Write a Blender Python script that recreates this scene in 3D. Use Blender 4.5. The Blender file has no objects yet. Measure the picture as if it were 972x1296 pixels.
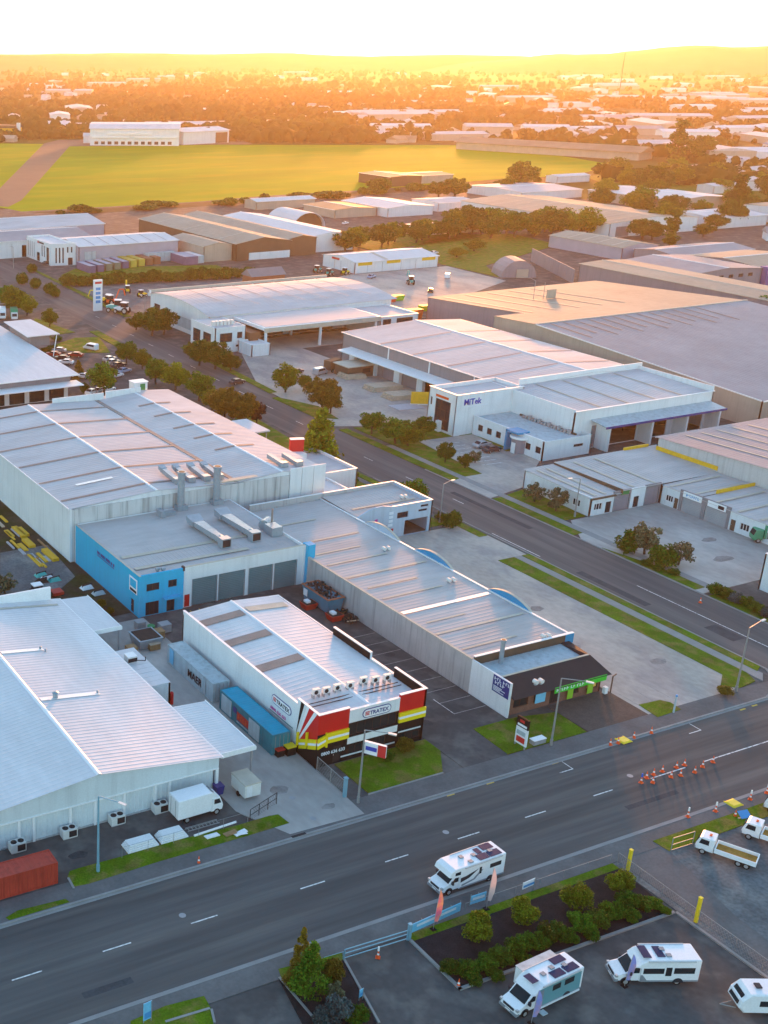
import bpy, math, random
import numpy as np
from math import radians, sin, cos, pi, atan2, hypot
from mathutils import Vector, Matrix

sc = bpy.context.scene
C = sc.collection
# ------------------------------------------------------------------ camera
cam = bpy.data.cameras.new('camera')
cam_o = bpy.data.objects.new('camera', cam)
C.objects.link(cam_o)
sc.camera = cam_o
cam.sensor_fit = 'VERTICAL'
cam.sensor_height = 24
cam.lens = 28.333
cam.shift_x = 0.2978
cam.clip_start = 1
cam.clip_end = 60000
cam_o.location = (0, 0, 80)
cam_o.rotation_euler = (radians(90 - 20.892), 0, radians(-24.316))
# ------------------------------------------------------------------ sky, sun, exposure
SUN_EL, SUN_AZ = 4.3, 40.0
w = bpy.data.worlds.new('World')
sc.world = w
w.use_nodes = True
nt = w.node_tree
sky = nt.nodes.new('ShaderNodeTexSky')
sky.sky_type = 'NISHITA'
sky.sun_disc = False
sky.sun_elevation = radians(SUN_EL)
sky.sun_rotation = radians(SUN_AZ)
sky.altitude = 80
sky.air_density = 1.0
sky.dust_density = 0.7
sky.ozone_density = 1.9
nt.links.new(sky.outputs[0], nt.nodes['Background'].inputs[0])
nt.nodes['Background'].inputs[1].default_value = 0.15
sl = bpy.data.lights.new('sun', 'SUN')
sl.energy = 1.8
sl.angle = radians(4.0)
sl.color = (1.0, 0.345, 0.08)
so = bpy.data.objects.new('sun', sl)
C.objects.link(so)
sd = Vector((sin(radians(SUN_AZ)) * cos(radians(SUN_EL)), cos(radians(SUN_AZ)) * cos(radians(SUN_EL)), sin(radians(SUN_EL))))
so.rotation_euler = sd.to_track_quat('Z', 'Y').to_euler()
sc.view_settings.view_transform = 'Standard'
sc.view_settings.look = 'None'
sc.view_settings.gamma = 1
sc.view_settings.exposure = 2.6
cy = sc.cycles
cy.use_denoising = True
cy.max_bounces = 6
cy.diffuse_bounces = 3
cy.glossy_bounces = 2
cy.transmission_bounces = 2
cy.transparent_max_bounces = 4
cy.volume_bounces = 0
cy.caustics_reflective = False
cy.caustics_refractive = False
cy.sample_clamp_indirect = 4

HAZE_DENSITY = 0.64e-4
HAZE_ANISO = 0.6
rnd = random.Random(7)


def nth(k):
    return str(k) + ('th' if 10 <= k % 100 <= 20 else {1: 'st', 2: 'nd', 3: 'rd'}.get(k % 10, 'th'))


def relabel(objs, text):
    """things of one look told apart by their order across the view"""
    objs = sorted(objs, key=lambda o: atan2(o.location.x, o.location.y))
    for k, o in enumerate(objs):
        o['label'] = text % nth(k + 1)


# ------------------------------------------------------------------ materials
MATS = {}


def mat(name, col, rough=.6, metal=0., spec=.4, var=.12, scale=.6, fine=6., fvar=.06, stretch=(1, 1, 1),
        bump=0., bscale=30., objvar=0., trans=0., island=0., col2=None, thresh=None, streak=0.):
    """principled material whose colour wanders with two noises; col2 mixes in where a third noise is high"""
    m = bpy.data.materials.new(name)
    m.use_nodes = True
    t = m.node_tree
    N, L = t.nodes, t.links
    b = N['Principled BSDF']
    b.inputs['Roughness'].default_value = rough
    b.inputs['Metallic'].default_value = metal
    b.inputs['Specular IOR Level'].default_value = spec
    tc = N.new('ShaderNodeTexCoord')
    mp = N.new('ShaderNodeMapping')
    mp.inputs['Scale'].default_value = stretch
    L.new(tc.outputs['Object'], mp.inputs['Vector'])

    def noise(s, d=3.):
        n = N.new('ShaderNodeTexNoise')
        n.inputs['Scale'].default_value = s
        n.inputs['Detail'].default_value = d
        L.new(mp.outputs[0], n.inputs['Vector'])
        return n.outputs['Fac']

    def rng(v, a, bb, lo=.25, hi=.75):
        r = N.new('ShaderNodeMapRange')
        r.inputs['From Min'].default_value = lo
        r.inputs['From Max'].default_value = hi
        r.inputs['To Min'].default_value = a
        r.inputs['To Max'].default_value = bb
        L.new(v, r.inputs['Value'])
        return r.outputs[0]

    def mul(a, bb):
        q = N.new('ShaderNodeMath')
        q.operation = 'MULTIPLY'
        L.new(a, q.inputs[0])
        L.new(bb, q.inputs[1])
        return q.outputs[0]
    f = mul(rng(noise(scale), 1 - var, 1 + var), rng(noise(fine), 1 - fvar, 1 + fvar))
    if objvar:
        oi = N.new('ShaderNodeObjectInfo')
        f = mul(f, rng(oi.outputs['Random'], 1 - objvar, 1 + objvar, 0, 1))
    if island:
        ge = N.new('ShaderNodeNewGeometry')
        f = mul(f, rng(ge.outputs['Random Per Island'], 1 - island, 1 + island, 0, 1))
    base = N.new('ShaderNodeRGB')
    base.outputs[0].default_value = (*col, 1)
    csrc = base.outputs[0]
    if col2 is not None:
        mx = N.new('ShaderNodeMix')
        mx.data_type = 'RGBA'
        c2 = N.new('ShaderNodeRGB')
        c2.outputs[0].default_value = (*col2, 1)
        lo, hi, ns = thresh or (.5, .65, scale * 2.3)
        L.new(rng(noise(ns, 4.), 0, 1, lo, hi), mx.inputs['Factor'])
        L.new(csrc, mx.inputs['A'])
        L.new(c2.outputs[0], mx.inputs['B'])
        csrc = mx.outputs['Result']
    if streak:
        mp2 = N.new('ShaderNodeMapping')
        mp2.inputs['Scale'].default_value = (1.6, 1.6, .08)
        L.new(tc.outputs['Object'], mp2.inputs['Vector'])
        n2 = N.new('ShaderNodeTexNoise')
        n2.inputs['Scale'].default_value = 1.
        n2.inputs['Detail'].default_value = 5
        L.new(mp2.outputs[0], n2.inputs['Vector'])
        f = mul(f, rng(n2.outputs['Fac'], 1, 1 - streak, .5, .72))
    vm = N.new('ShaderNodeVectorMath')
    vm.operation = 'SCALE'
    L.new(csrc, vm.inputs[0])
    L.new(f, vm.inputs['Scale'])
    L.new(vm.outputs[0], b.inputs['Base Color'])
    if bump:
        bp = N.new('ShaderNodeBump')
        bp.inputs['Strength'].default_value = bump
        bp.inputs['Distance'].default_value = .1
        L.new(noise(bscale), bp.inputs['Height'])
        L.new(bp.outputs[0], b.inputs['Normal'])
    if trans:
        tr = N.new('ShaderNodeBsdfTranslucent')
        L.new(vm.outputs[0], tr.inputs['Color'])
        ms = N.new('ShaderNodeMixShader')
        ms.inputs[0].default_value = trans
        L.new(b.outputs[0], ms.inputs[1])
        L.new(tr.outputs[0], ms.inputs[2])
        L.new(ms.outputs[0], N['Material Output'].inputs['Surface'])
    MATS[name] = m
    return m


M = MATS
# ground
mat('asphalt_road', (.1, .098, .098), .9, spec=.06, var=.2, scale=.3, fine=1.6, fvar=.14, stretch=(.05, 1, 1), bump=.15, bscale=9, col2=(.135, .128, .122), thresh=(.46, .64, .45))
mat('asphalt_side', (.115, .11, .11), .9, spec=.06, var=.2, scale=.3, fine=1.6, fvar=.1, stretch=(1, .05, 1), bump=.15, bscale=9, col2=(.15, .14, .135), thresh=(.46, .64, .45))
mat('asphalt_yard', (.09, .088, .088), .92, spec=.05, var=.26, scale=.12, fine=1.5, fvar=.12, col2=(.14, .133, .126), thresh=(.48, .64, .3))
mat('asphalt_path', (.14, .138, .138), .92, spec=.06, var=.18, scale=.3, fine=3, fvar=.1)
mat('concrete_yard', (.35, .33, .31), .85, spec=.2, var=.16, scale=.1, fine=1.2, fvar=.1, col2=(.44, .415, .385), thresh=(.48, .66, .13), stretch=(1, .5, 1))
mat('concrete_lot', (.43, .385, .34), .85, spec=.2, var=.17, scale=.09, fine=1.4, fvar=.12, col2=(.32, .3, .285), thresh=(.46, .6, .16), stretch=(1, .6, 1))
mat('concrete_kerb', (.27, .27, .265), .85, spec=.1, var=.12, scale=.5)
mat('concrete_wall', (.42, .42, .42), .85, spec=.2, var=.1, scale=.4, streak=.35)
mat('concrete_panel', (.5, .5, .5), .85, spec=.2, var=.08, scale=.4, streak=.2)
mat('gravel', (.135, .145, .15), .95, spec=.05, var=.25, scale=.25, fine=2.5, fvar=.25, bump=.3, bscale=6, col2=(.21, .21, .2), thresh=(.5, .66, .18))
mat('paver', (.1, .075, .066), .9, spec=.2, var=.15, scale=.8, fine=5, fvar=.2)
mat('soil', (.032, .028, .03), .95, spec=.03, var=.3, scale=.8, fine=8, fvar=.3)
mat('dirt', (.06, .052, .04), .95, spec=.03, var=.35, scale=.15, fine=2, fvar=.25, col2=(.04, .05, .02), thresh=(.45, .6, .2))
mat('lawn', (.085, .15, .007), .95, spec=.08, var=.28, scale=.35, fine=5, fvar=.3, bump=.5, bscale=7, col2=(.16, .15, .035), thresh=(.48, .62, .5))
mat('airfield_grass', (.17, .27, .003), .95, spec=.02, var=.16, scale=.006, fine=.05, fvar=.06, stretch=(1, 3, 1), col2=(.25, .27, .005), thresh=(.5, .75, .012))
mat('terrain_soil', (.06, .055, .022), .95, spec=.02, var=.3, scale=.004, fine=.03, fvar=.25, col2=(.07, .085, .022), thresh=(.42, .6, .003))
mat('hill_soil', (.06, .055, .03), .95, spec=.05, var=.3, scale=.002, fine=.01, fvar=.2)
mat('taxiway', (.12, .1, .09), .9, spec=.1, var=.1, scale=.05)
mat('road_paint', (.72, .72, .7), .7, spec=.3, var=.16, scale=2, fine=8, fvar=.14, col2=(.25, .25, .25), thresh=(.52, .66, 3.0))
mat('asphalt_patch', (.07, .074, .081), .92, spec=.05, var=.2, scale=.6, fine=4, fvar=.15)
mat('oil_stain', (.06, .061, .065), .85, spec=.1, var=.3, scale=.8, fine=4, fvar=.2)
mat('concrete_stain', (.25, .235, .225), .85, spec=.1, var=.25, scale=.8, fine=4, fvar=.15)
mat('faded_paint', (.32, .31, .3), .8, spec=.2, var=.3, scale=1.5, fine=8, fvar=.3)
mat('yellow_paint', (.6, .38, .04), .7, var=.2, scale=2)
# building skins
mat('roof_white', (.67, .655, .66), .75, spec=.12, var=.09, scale=.12, fine=1.2, fvar=.05, stretch=(1, .3, 1))
mat('roof_zinc', (.55, .53, .535), .75, spec=.12, var=.12, scale=.1, fine=1.0, fvar=.07, stretch=(.3, 1, 1), col2=(.45, .43, .43), thresh=(.5, .72, .12))
mat('roof_grey', (.5, .475, .465), .8, spec=.1, var=.12, scale=.1, fine=.9, fvar=.07, stretch=(.3, 1, 1), col2=(.41, .39, .38), thresh=(.5, .7, .14))
mat('roof_mid', (.33, .32, .34), .78, spec=.12, var=.12, scale=.08, fine=.6, fvar=.06)
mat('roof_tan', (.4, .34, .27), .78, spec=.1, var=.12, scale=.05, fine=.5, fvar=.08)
mat('roof_dark', (.04, .038, .042), .7, spec=.08, var=.1, scale=.5)
mat('roof_rust', (.3, .2, .13), .7, spec=.2, var=.2, scale=.08)
mat('skylight_white', (.84, .83, .8), .4, spec=.4, var=.05)
mat('skylight_tan', (.5, .46, .38), .75, spec=.15, var=.12, scale=.6)
mat('skylight_brown', (.27, .23, .21), .75, spec=.15, var=.14, scale=.6)
mat('trim_white', (.8, .8, .8), .5, var=.05)
mat('trim_grey', (.3, .3, .31), .6, var=.1)
mat('wall_white', (.72, .74, .75), .6, spec=.3, var=.05, scale=.3, streak=.1)
mat('wall_pale', (.62, .68, .7), .6, spec=.3, var=.05, scale=.3, streak=.12)
mat('wall_stained', (.56, .57, .57), .7, spec=.3, var=.08, scale=.3, streak=.45)
mat('wall_grey', (.23, .215, .225), .7, spec=.3, var=.07, scale=.3, streak=.1)
mat('wall_lilac', (.4, .37, .43), .7, spec=.3, var=.07, scale=.3)
mat('wall_mauve', (.26, .235, .26), .7, spec=.3, var=.08, scale=.2, streak=.12)
mat('wall_beige', (.44, .37, .3), .7, spec=.3, var=.08, scale=.3, streak=.1)
mat('wall_brown', (.13, .085, .06), .7, spec=.08, var=.12, scale=.3)
mat('wall_timber', (.22, .09, .045), .7, spec=.3, var=.12, scale=.3)
mat('wall_brick', (.2, .1, .075), .85, spec=.2, var=.15, scale=1.5, fine=9, fvar=.25)
mat('wall_blue', (.0, .4, .66), .7, spec=.1, var=.05, scale=.3, streak=.12)
mat('wall_bluegrey', (.42, .52, .62), .65, spec=.3, var=.05, scale=.3, streak=.15)
mat('wall_purple', (.16, .11, .3), .7, spec=.3, var=.08)
mat('blue_trim', (.0, .25, .48), .5, var=.05)
mat('navy', (.02, .035, .2), .5, var=.05)
mat('red_paint', (.62, .012, .012), .5, var=.05, scale=.5)
mat('yellow_skin', (.82, .62, .01), .5, var=.05)
mat('black_skin', (.016, .014, .015), .6, var=.1, spec=.08)
mat('green_sign', (.03, .55, .03), .5, var=.04)
mat('sign_white', (.82, .82, .83), .5, var=.03)
mat('sign_blue', (.06, .3, .62), .5, var=.04)
mat('cyan_sign', (.16, .52, .75), .5, var=.06, scale=2)
mat('letter_blue', (.03, .06, .4), .5, var=.03)
mat('letter_black', (.02, .02, .025), .5, var=.03, spec=.08)
mat('letter_red', (.6, .03, .03), .5, var=.03)
mat('letter_pale', (.7, .76, .82), .5, var=.03)
mat('letter_magenta', (.55, .06, .3), .5, var=.03)
mat('roller_teal', (.1, .19, .21), .55, spec=.15, var=.07, scale=.5)
mat('roller_grey', (.33, .34, .35), .55, spec=.4, var=.07, scale=.5)
mat('glass', (.012, .026, .034), .2, spec=.12, var=.1)
mat('glass_lit', (.62, .4, .1), .4, var=.3, scale=1.5)
mat('frame_dark', (.03, .03, .033), .5, var=.05, spec=.08)
mat('frame_white', (.75, .75, .75), .5, var=.05)
mat('interior_shade', (.016, .014, .013), .9, spec=.08, var=.2)  # near-black: the shade inside open bays, put into the colour
# metals, things
mat('steel_duct', (.3, .36, .4), .4, metal=.3, spec=.5, var=.12, scale=1.5)
mat('steel_post', (.3, .31, .31), .5, metal=.4, spec=.4, var=.1)
mat('post_blue', (.2, .4, .5), .5, metal=.2, var=.1)
mat('ac_white', (.68, .67, .64), .5, var=.06)
mat('container_pale', (.42, .5, .53), .6, var=.12, scale=.8, streak=.25)
mat('container_teal', (.03, .21, .26), .6, var=.12, scale=.8, streak=.2, spec=.15)
mat('container_teal_roof', (.0, .33, .5), .55, var=.1, scale=.8, spec=.12)
mat('container_red', (.42, .045, .025), .65, var=.15, scale=.8, streak=.3)
mat('container_orange', (.75, .1, .02), .6, var=.1, scale=.8)
mat('container_green', (.25, .5, .03), .6, var=.1)
mat('container_purple', (.15, .11, .2), .6, var=.12)
mat('container_olive', (.2, .2, .14), .6, var=.12)
mat('container_yellow', (.6, .4, .06), .6, var=.12)
mat('container_rust', (.35, .12, .06), .65, var=.15)
mat('skip_blue', (.03, .2, .3), .6, var=.15, scale=1)
mat('scrap', (.03, .024, .02), .9, var=.3, scale=2)
mat('bin_red', (.5, .03, .02), .6, var=.15, scale=2)
mat('barrel_green', (.01, .2, .06), .5, var=.1)
mat('wood', (.32, .19, .09), .8, var=.2, scale=2)
mat('wood_pale', (.5, .4, .3), .8, var=.18, scale=1.2)
mat('beam_yellow', (.75, .42, .02), .6, var=.12, scale=2)
mat('beam_grey', (.4, .4, .44), .6, var=.12, scale=2)
mat('vehicle_white', (.8, .81, .82), .35, spec=.5, var=.03)
mat('vehicle_silver', (.45, .46, .48), .3, metal=.4, spec=.5, var=.03)
mat('vehicle_dark', (.03, .03, .04), .3, spec=.5, var=.03)
mat('vehicle_red', (.35, .02, .02), .3, spec=.5, var=.03)
mat('vehicle_blue', (.25, .35, .5), .3, spec=.5, var=.03)
mat('vehicle_green', (.01, .3, .16), .4, spec=.5, var=.05)
mat('vehicle_teal', (.02, .42, .38), .45, spec=.5, var=.08)
mat('graphic_dark', (.03, .035, .045), .4, var=.03, spec=.08)
mat('graphic_grey', (.22, .25, .28), .4, var=.03)
mat('awning', (.12, .3, .34), .5, var=.05)
mat('tyre', (.018, .018, .018), .9, spec=.08, var=.1)
mat('rim', (.5, .5, .5), .4, metal=.5, var=.05)
mat('solar', (.015, .03, .09), .35, spec=.06, var=.1, scale=3)
mat('tray_rust', (.4, .2, .03), .8, var=.3, scale=1.5)
mat('cone_orange', (.85, .1, .015), .5, var=.05)
mat('cone_band', (.85, .85, .82), .4, var=.03)
mat('cone_blue', (.02, .12, .6), .5, var=.05)
mat('flag_pink', (.8, .2, .3), .7, var=.1, scale=1, trans=.3, col2=(.85, .45, .2), thresh=(.45, .6, .8))
mat('flag_white', (.82, .62, .58), .7, var=.08, trans=.3)
mat('flag_blue', (.3, .35, .72), .7, var=.1, trans=.3, col2=(.8, .4, .35), thresh=(.47, .6, .5))
mat('plastic_yellow', (.8, .58, .02), .5, var=.08)
# plants
mat('bark', (.09, .06, .04), .9, spec=.1, var=.25, scale=2)
LEAF = dict(rough=.75, spec=.15, var=.25, scale=.45, fine=2, fvar=.15, island=.4, objvar=.25, trans=.14)
mat('leaf_green', (.07, .15, .009), **LEAF)
mat('leaf_dark', (.058, .105, .008), **LEAF)
mat('leaf_olive', (.14, .17, .008), **LEAF)
mat('leaf_gold', (.24, .16, .015), **LEAF)
mat('leaf_rust', (.15, .11, .012), **LEAF)
mat('leaf_blue', (.07, .1, .1), **LEAF)
mat('leaf_plum', (.05, .02, .02), **LEAF)
mat('leaf_grey', (.12, .13, .07), **LEAF)
mat('leaf_far', (.04, .045, .006), rough=.8, spec=.02, var=.35, scale=.004, fine=.05, fvar=.2, island=.35, trans=.1)


# ------------------------------------------------------------------ mesh helpers
class MB:
    def __init__(s):
        s.v = []
        s.f = []
        s.mi = []
        s.cur = 0

    def add(s, vs, fs):
        k = len(s.v)
        s.v += [tuple(p) for p in vs]
        for f in fs:
            s.f.append(tuple(i + k for i in f))
            s.mi.append(s.cur)
        return s

    def box(s, x0, y0, z0, x1, y1, z1):
        return s.add([(x0, y0, z0), (x1, y0, z0), (x1, y1, z0), (x0, y1, z0), (x0, y0, z1), (x1, y0, z1), (x1, y1, z1), (x0, y1, z1)],
                     [(3, 2, 1, 0), (4, 5, 6, 7), (0, 1, 5, 4), (1, 2, 6, 5), (2, 3, 7, 6), (3, 0, 4, 7)])

    def hexa(s, b4, t4):
        return s.add(list(b4) + list(t4), [(3, 2, 1, 0), (4, 5, 6, 7), (0, 1, 5, 4), (1, 2, 6, 5), (2, 3, 7, 6), (3, 0, 4, 7)])

    def obox(s, O, U, V, W):
        O, U, V, W = Vector(O), Vector(U), Vector(V), Vector(W)
        return s.hexa([O, O + U, O + U + V, O + V], [O + W, O + U + W, O + U + V + W, O + V + W])

    def prism(s, poly, z0, z1):
        n = len(poly)
        a = sum(poly[i][0] * poly[(i + 1) % n][1] - poly[(i + 1) % n][0] * poly[i][1] for i in range(n))
        if a < 0:
            poly = poly[::-1]
        vs = [(p[0], p[1], z0) for p in poly] + [(p[0], p[1], z1) for p in poly]
        fs = [tuple(range(n, 2 * n)), tuple(range(n - 1, -1, -1))] + [(i, (i + 1) % n, n + (i + 1) % n, n + i) for i in range(n)]
        return s.add(vs, fs)

    def extrude(s, pts, D):
        """closed 3-D polygon pushed along D"""
        n = len(pts)
        pts = [Vector(p) for p in pts]
        D = Vector(D)
        nn = Vector((0, 0, 0))
        for i in range(n):
            nn += pts[i].cross(pts[(i + 1) % n])
        if nn.dot(D) > 0:
            pts = pts[::-1]
        return s.add(pts + [p + D for p in pts], [tuple(range(n)), tuple(range(2 * n - 1, n - 1, -1))] + [(i, n + i, n + (i + 1) % n, (i + 1) % n) for i in range(n)])

    def tube(s, p0, p1, r0, r1=None, n=8, cap=True):
        p0, p1 = Vector(p0), Vector(p1)
        r1 = r0 if r1 is None else r1
        d = (p1 - p0).normalized()
        a = d.orthogonal().normalized()
        b = d.cross(a)
        vs = [p0 + (a * cos(2 * pi * i / n) + b * sin(2 * pi * i / n)) * r0 for i in range(n)] + [p1 + (a * cos(2 * pi * i / n) + b * sin(2 * pi * i / n)) * r1 for i in range(n)]
        fs = [(i, (i + 1) % n, n + (i + 1) % n, n + i) for i in range(n)]
        if cap:
            fs += [tuple(range(n - 1, -1, -1)), tuple(range(n, 2 * n))]
        return s.add(vs, fs)

    def path(s, pts, r, n=6):
        for a, b in zip(pts, pts[1:]):
            s.tube(a, b, r, n=n)
        return s

    def ribs(s, O, U, V, Nn, pitch, rise=.03, topw=.12, thick=.04):
        """ribbed metal sheet: U runs across the ribs, V along them"""
        O, U, V, Nn = Vector(O), Vector(U), Vector(V), Vector(Nn).normalized()
        Lu = U.length
        u = U / Lu
        k = max(1, int(round(Lu / pitch)))
        p = Lu / k
        prof = [(0, 0)]
        for i in range(k):
            c = (i + .5) * p
            prof += [(c - topw, 0), (c - topw / 2, rise), (c + topw / 2, rise), (c + topw, 0)]
        prof.append((Lu, 0))
        n = len(prof)
        vs = [O + u * a + Nn * h for a, h in prof] + [O + u * a + Nn * h + V for a, h in prof]
        flip = U.cross(V).dot(Nn) < 0
        fs = [(i, i + 1, n + i + 1, n + i) if not flip else (i, n + i, n + i + 1, i + 1) for i in range(n - 1)]
        s.add(vs, fs)
        s.obox(O - Nn * thick, U, V, Nn * (thick - .002)) if not flip else s.obox(O - Nn * thick, V, U, Nn * (thick - .002))
        return s

    def build(s, name, m, parent=None, smooth=False):
        me = bpy.data.meshes.new(name)
        off = Vector((0, 0, 0))
        if parent is not None:
            r = parent
            while r.parent is not None:
                r = r.parent
            if not r.get('_local'):
                off = Vector(r.location)
        me.from_pydata([tuple(Vector(p) - off) for p in s.v] if off.length else s.v, [], s.f)
        ms = m if isinstance(m, (list, tuple)) else [m]
        for q in ms:
            me.materials.append(MATS[q] if isinstance(q, str) else q)
        if len(ms) > 1:
            me.polygons.foreach_set('material_index', s.mi)
        if smooth:
            me.polygons.foreach_set('use_smooth', [True] * len(me.polygons))
        me.update()
        o = bpy.data.objects.new(name, me)
        C.objects.link(o)
        if parent is not None:
            o.parent = parent
        return o


def tag(o, label=None, cat=None, group=None, kind=None):
    if label:
        o['label'] = label
    if cat:
        o['category'] = cat
    if group:
        o['group'] = group
    if kind:
        o['kind'] = kind
    return o


def thing(name, label, cat, loc=(0, 0, 0), rz=None, group=None):
    """Empty at the base of a thing. rz None: parts are written in world metres; a number: in the thing's own frame"""
    o = bpy.data.objects.new(name, None)
    C.objects.link(o)
    o.empty_display_size = .5
    o.location = loc if len(loc) == 3 else (loc[0], loc[1], 0)
    if rz is not None:
        o.rotation_euler = (0, 0, rz)
        o['_local'] = 1
    return tag(o, label, cat, group)


def copy_tree(o, parent=None):
    c = o.copy()
    C.objects.link(c)
    c.parent = parent
    for ch in o.children:
        copy_tree(ch, c)
    return c


def place(proto, used, loc, rz, label, group=None, scale=None):
    """the first call moves the prototype itself, later ones a copy of its tree"""
    r = proto if not used else copy_tree(proto)
    used.append(1)
    r.location = loc if len(loc) == 3 else (loc[0], loc[1], 0)
    r.rotation_euler = (0, 0, rz)
    if scale:
        r.scale = scale if isinstance(scale, (tuple, list)) else (scale,) * 3
    r['label'] = label
    if group:
        r['group'] = group
    return r


def ground(name, poly, z, m, z0=None):
    o = MB().prism([tuple(p) for p in poly], z - .06 if z0 is None else z0, z).build(name, m)
    return tag(o, kind='structure')


def rect(x0, y0, x1, y1):
    return [(x0, y0), (x1, y0), (x1, y1), (x0, y1)]


def arc(cx, cyy, r, a0, a1, n=10):
    return [(cx + r * cos(radians(a0 + (a1 - a0) * i / n)), cyy + r * sin(radians(a0 + (a1 - a0) * i / n))) for i in range(n + 1)]


def letters(txt, size, O, ux, uz, m, parent, depth=.03, name='lettering', bold=True):
    """lettering: baseline start O, reading along ux, upright along uz"""
    cu = bpy.data.curves.new(name, 'FONT')
    cu.body = txt
    cu.size = size
    cu.extrude = depth / 2
    cu.resolution_u = 2
    if bold:
        cu.offset = size * .018
    to = bpy.data.objects.new('tmp', cu)
    C.objects.link(to)
    dg = bpy.context.evaluated_depsgraph_get()
    me = bpy.data.meshes.new_from_object(to.evaluated_get(dg))
    bpy.data.objects.remove(to)
    ux, uz = Vector(ux).normalized(), Vector(uz).normalized()
    nn = ux.cross(uz)
    mt = Matrix((ux, uz, nn)).transposed().to_4x4()
    r = parent
    while r.parent is not None:
        r = r.parent
    mt.translation = Vector(O) + nn * depth / 2 - (Vector((0, 0, 0)) if r.get('_local') else Vector(r.location))
    me.transform(mt)
    me.materials.clear()
    me.materials.append(MATS[m])
    me.name = name
    o = bpy.data.objects.new(name, me)
    C.objects.link(o)
    o.parent = parent
    return o


def blocks(root, O, ux, widths, h, m, gap=.08):
    """lettering too blurred to read: one upright bar-built glyph shape per letter"""
    ux = Vector(ux).normalized()
    n = Vector((ux.y, -ux.x, 0))
    u = 0.
    for k, wd in enumerate(widths):
        if wd > 0:
            b = Vector(O) + ux * u
            g = MB().obox(b, ux * wd * .32, n * .02, (0, 0, h))
            g.obox(b + ux * wd * .32 + Vector((0, 0, h * (.38, .8, .0, .42)[k % 4])), ux * wd * .5, n * .02, (0, 0, h * .2))
            g.build('letter_shape', m, root)
        u += abs(wd) + gap


# ------------------------------------------------------------------ building helpers
def frame_of(p0, p1):
    t = Vector((p1[0] - p0[0], p1[1] - p0[1], 0))
    Lh = t.length
    t /= Lh
    return t, Vector((t.y, -t.x, 0)), Lh


def window(root, O, t, n, u0, u1, v0, v1, thick, fm='frame_white', pane='glass', cols=2, rows=1, name='window'):
    b = Vector((O[0], O[1], 0)) - n * min(.14, thick * .6)
    fw = .09
    mb = MB()

    def bar(a0, a1, c0, c1):
        mb.obox(b + t * a0 + Vector((0, 0, c0)) + n * .0, t * (a1 - a0), -n * .08, Vector((0, 0, c1 - c0)))
    bar(u0, u1, v0, v0 + fw)
    bar(u0, u1, v1 - fw, v1)
    bar(u0, u0 + fw, v0 + fw, v1 - fw)
    bar(u1 - fw, u1, v0 + fw, v1 - fw)
    for k in range(1, cols):
        x = u0 + (u1 - u0) * k / cols
        bar(x - fw / 2, x + fw / 2, v0 + fw, v1 - fw)
    for k in range(1, rows):
        z = v0 + (v1 - v0) * k / rows
        bar(u0 + fw, u1 - fw, z - fw / 2, z + fw / 2)
    w_ = mb.build(name, fm, root)
    MB().obox(b + t * u0 + Vector((0, 0, v0)) - n * .05, t * (u1 - u0), -n * .02, Vector((0, 0, v1 - v0))).build('pane', pane, w_)
    return w_


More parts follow.
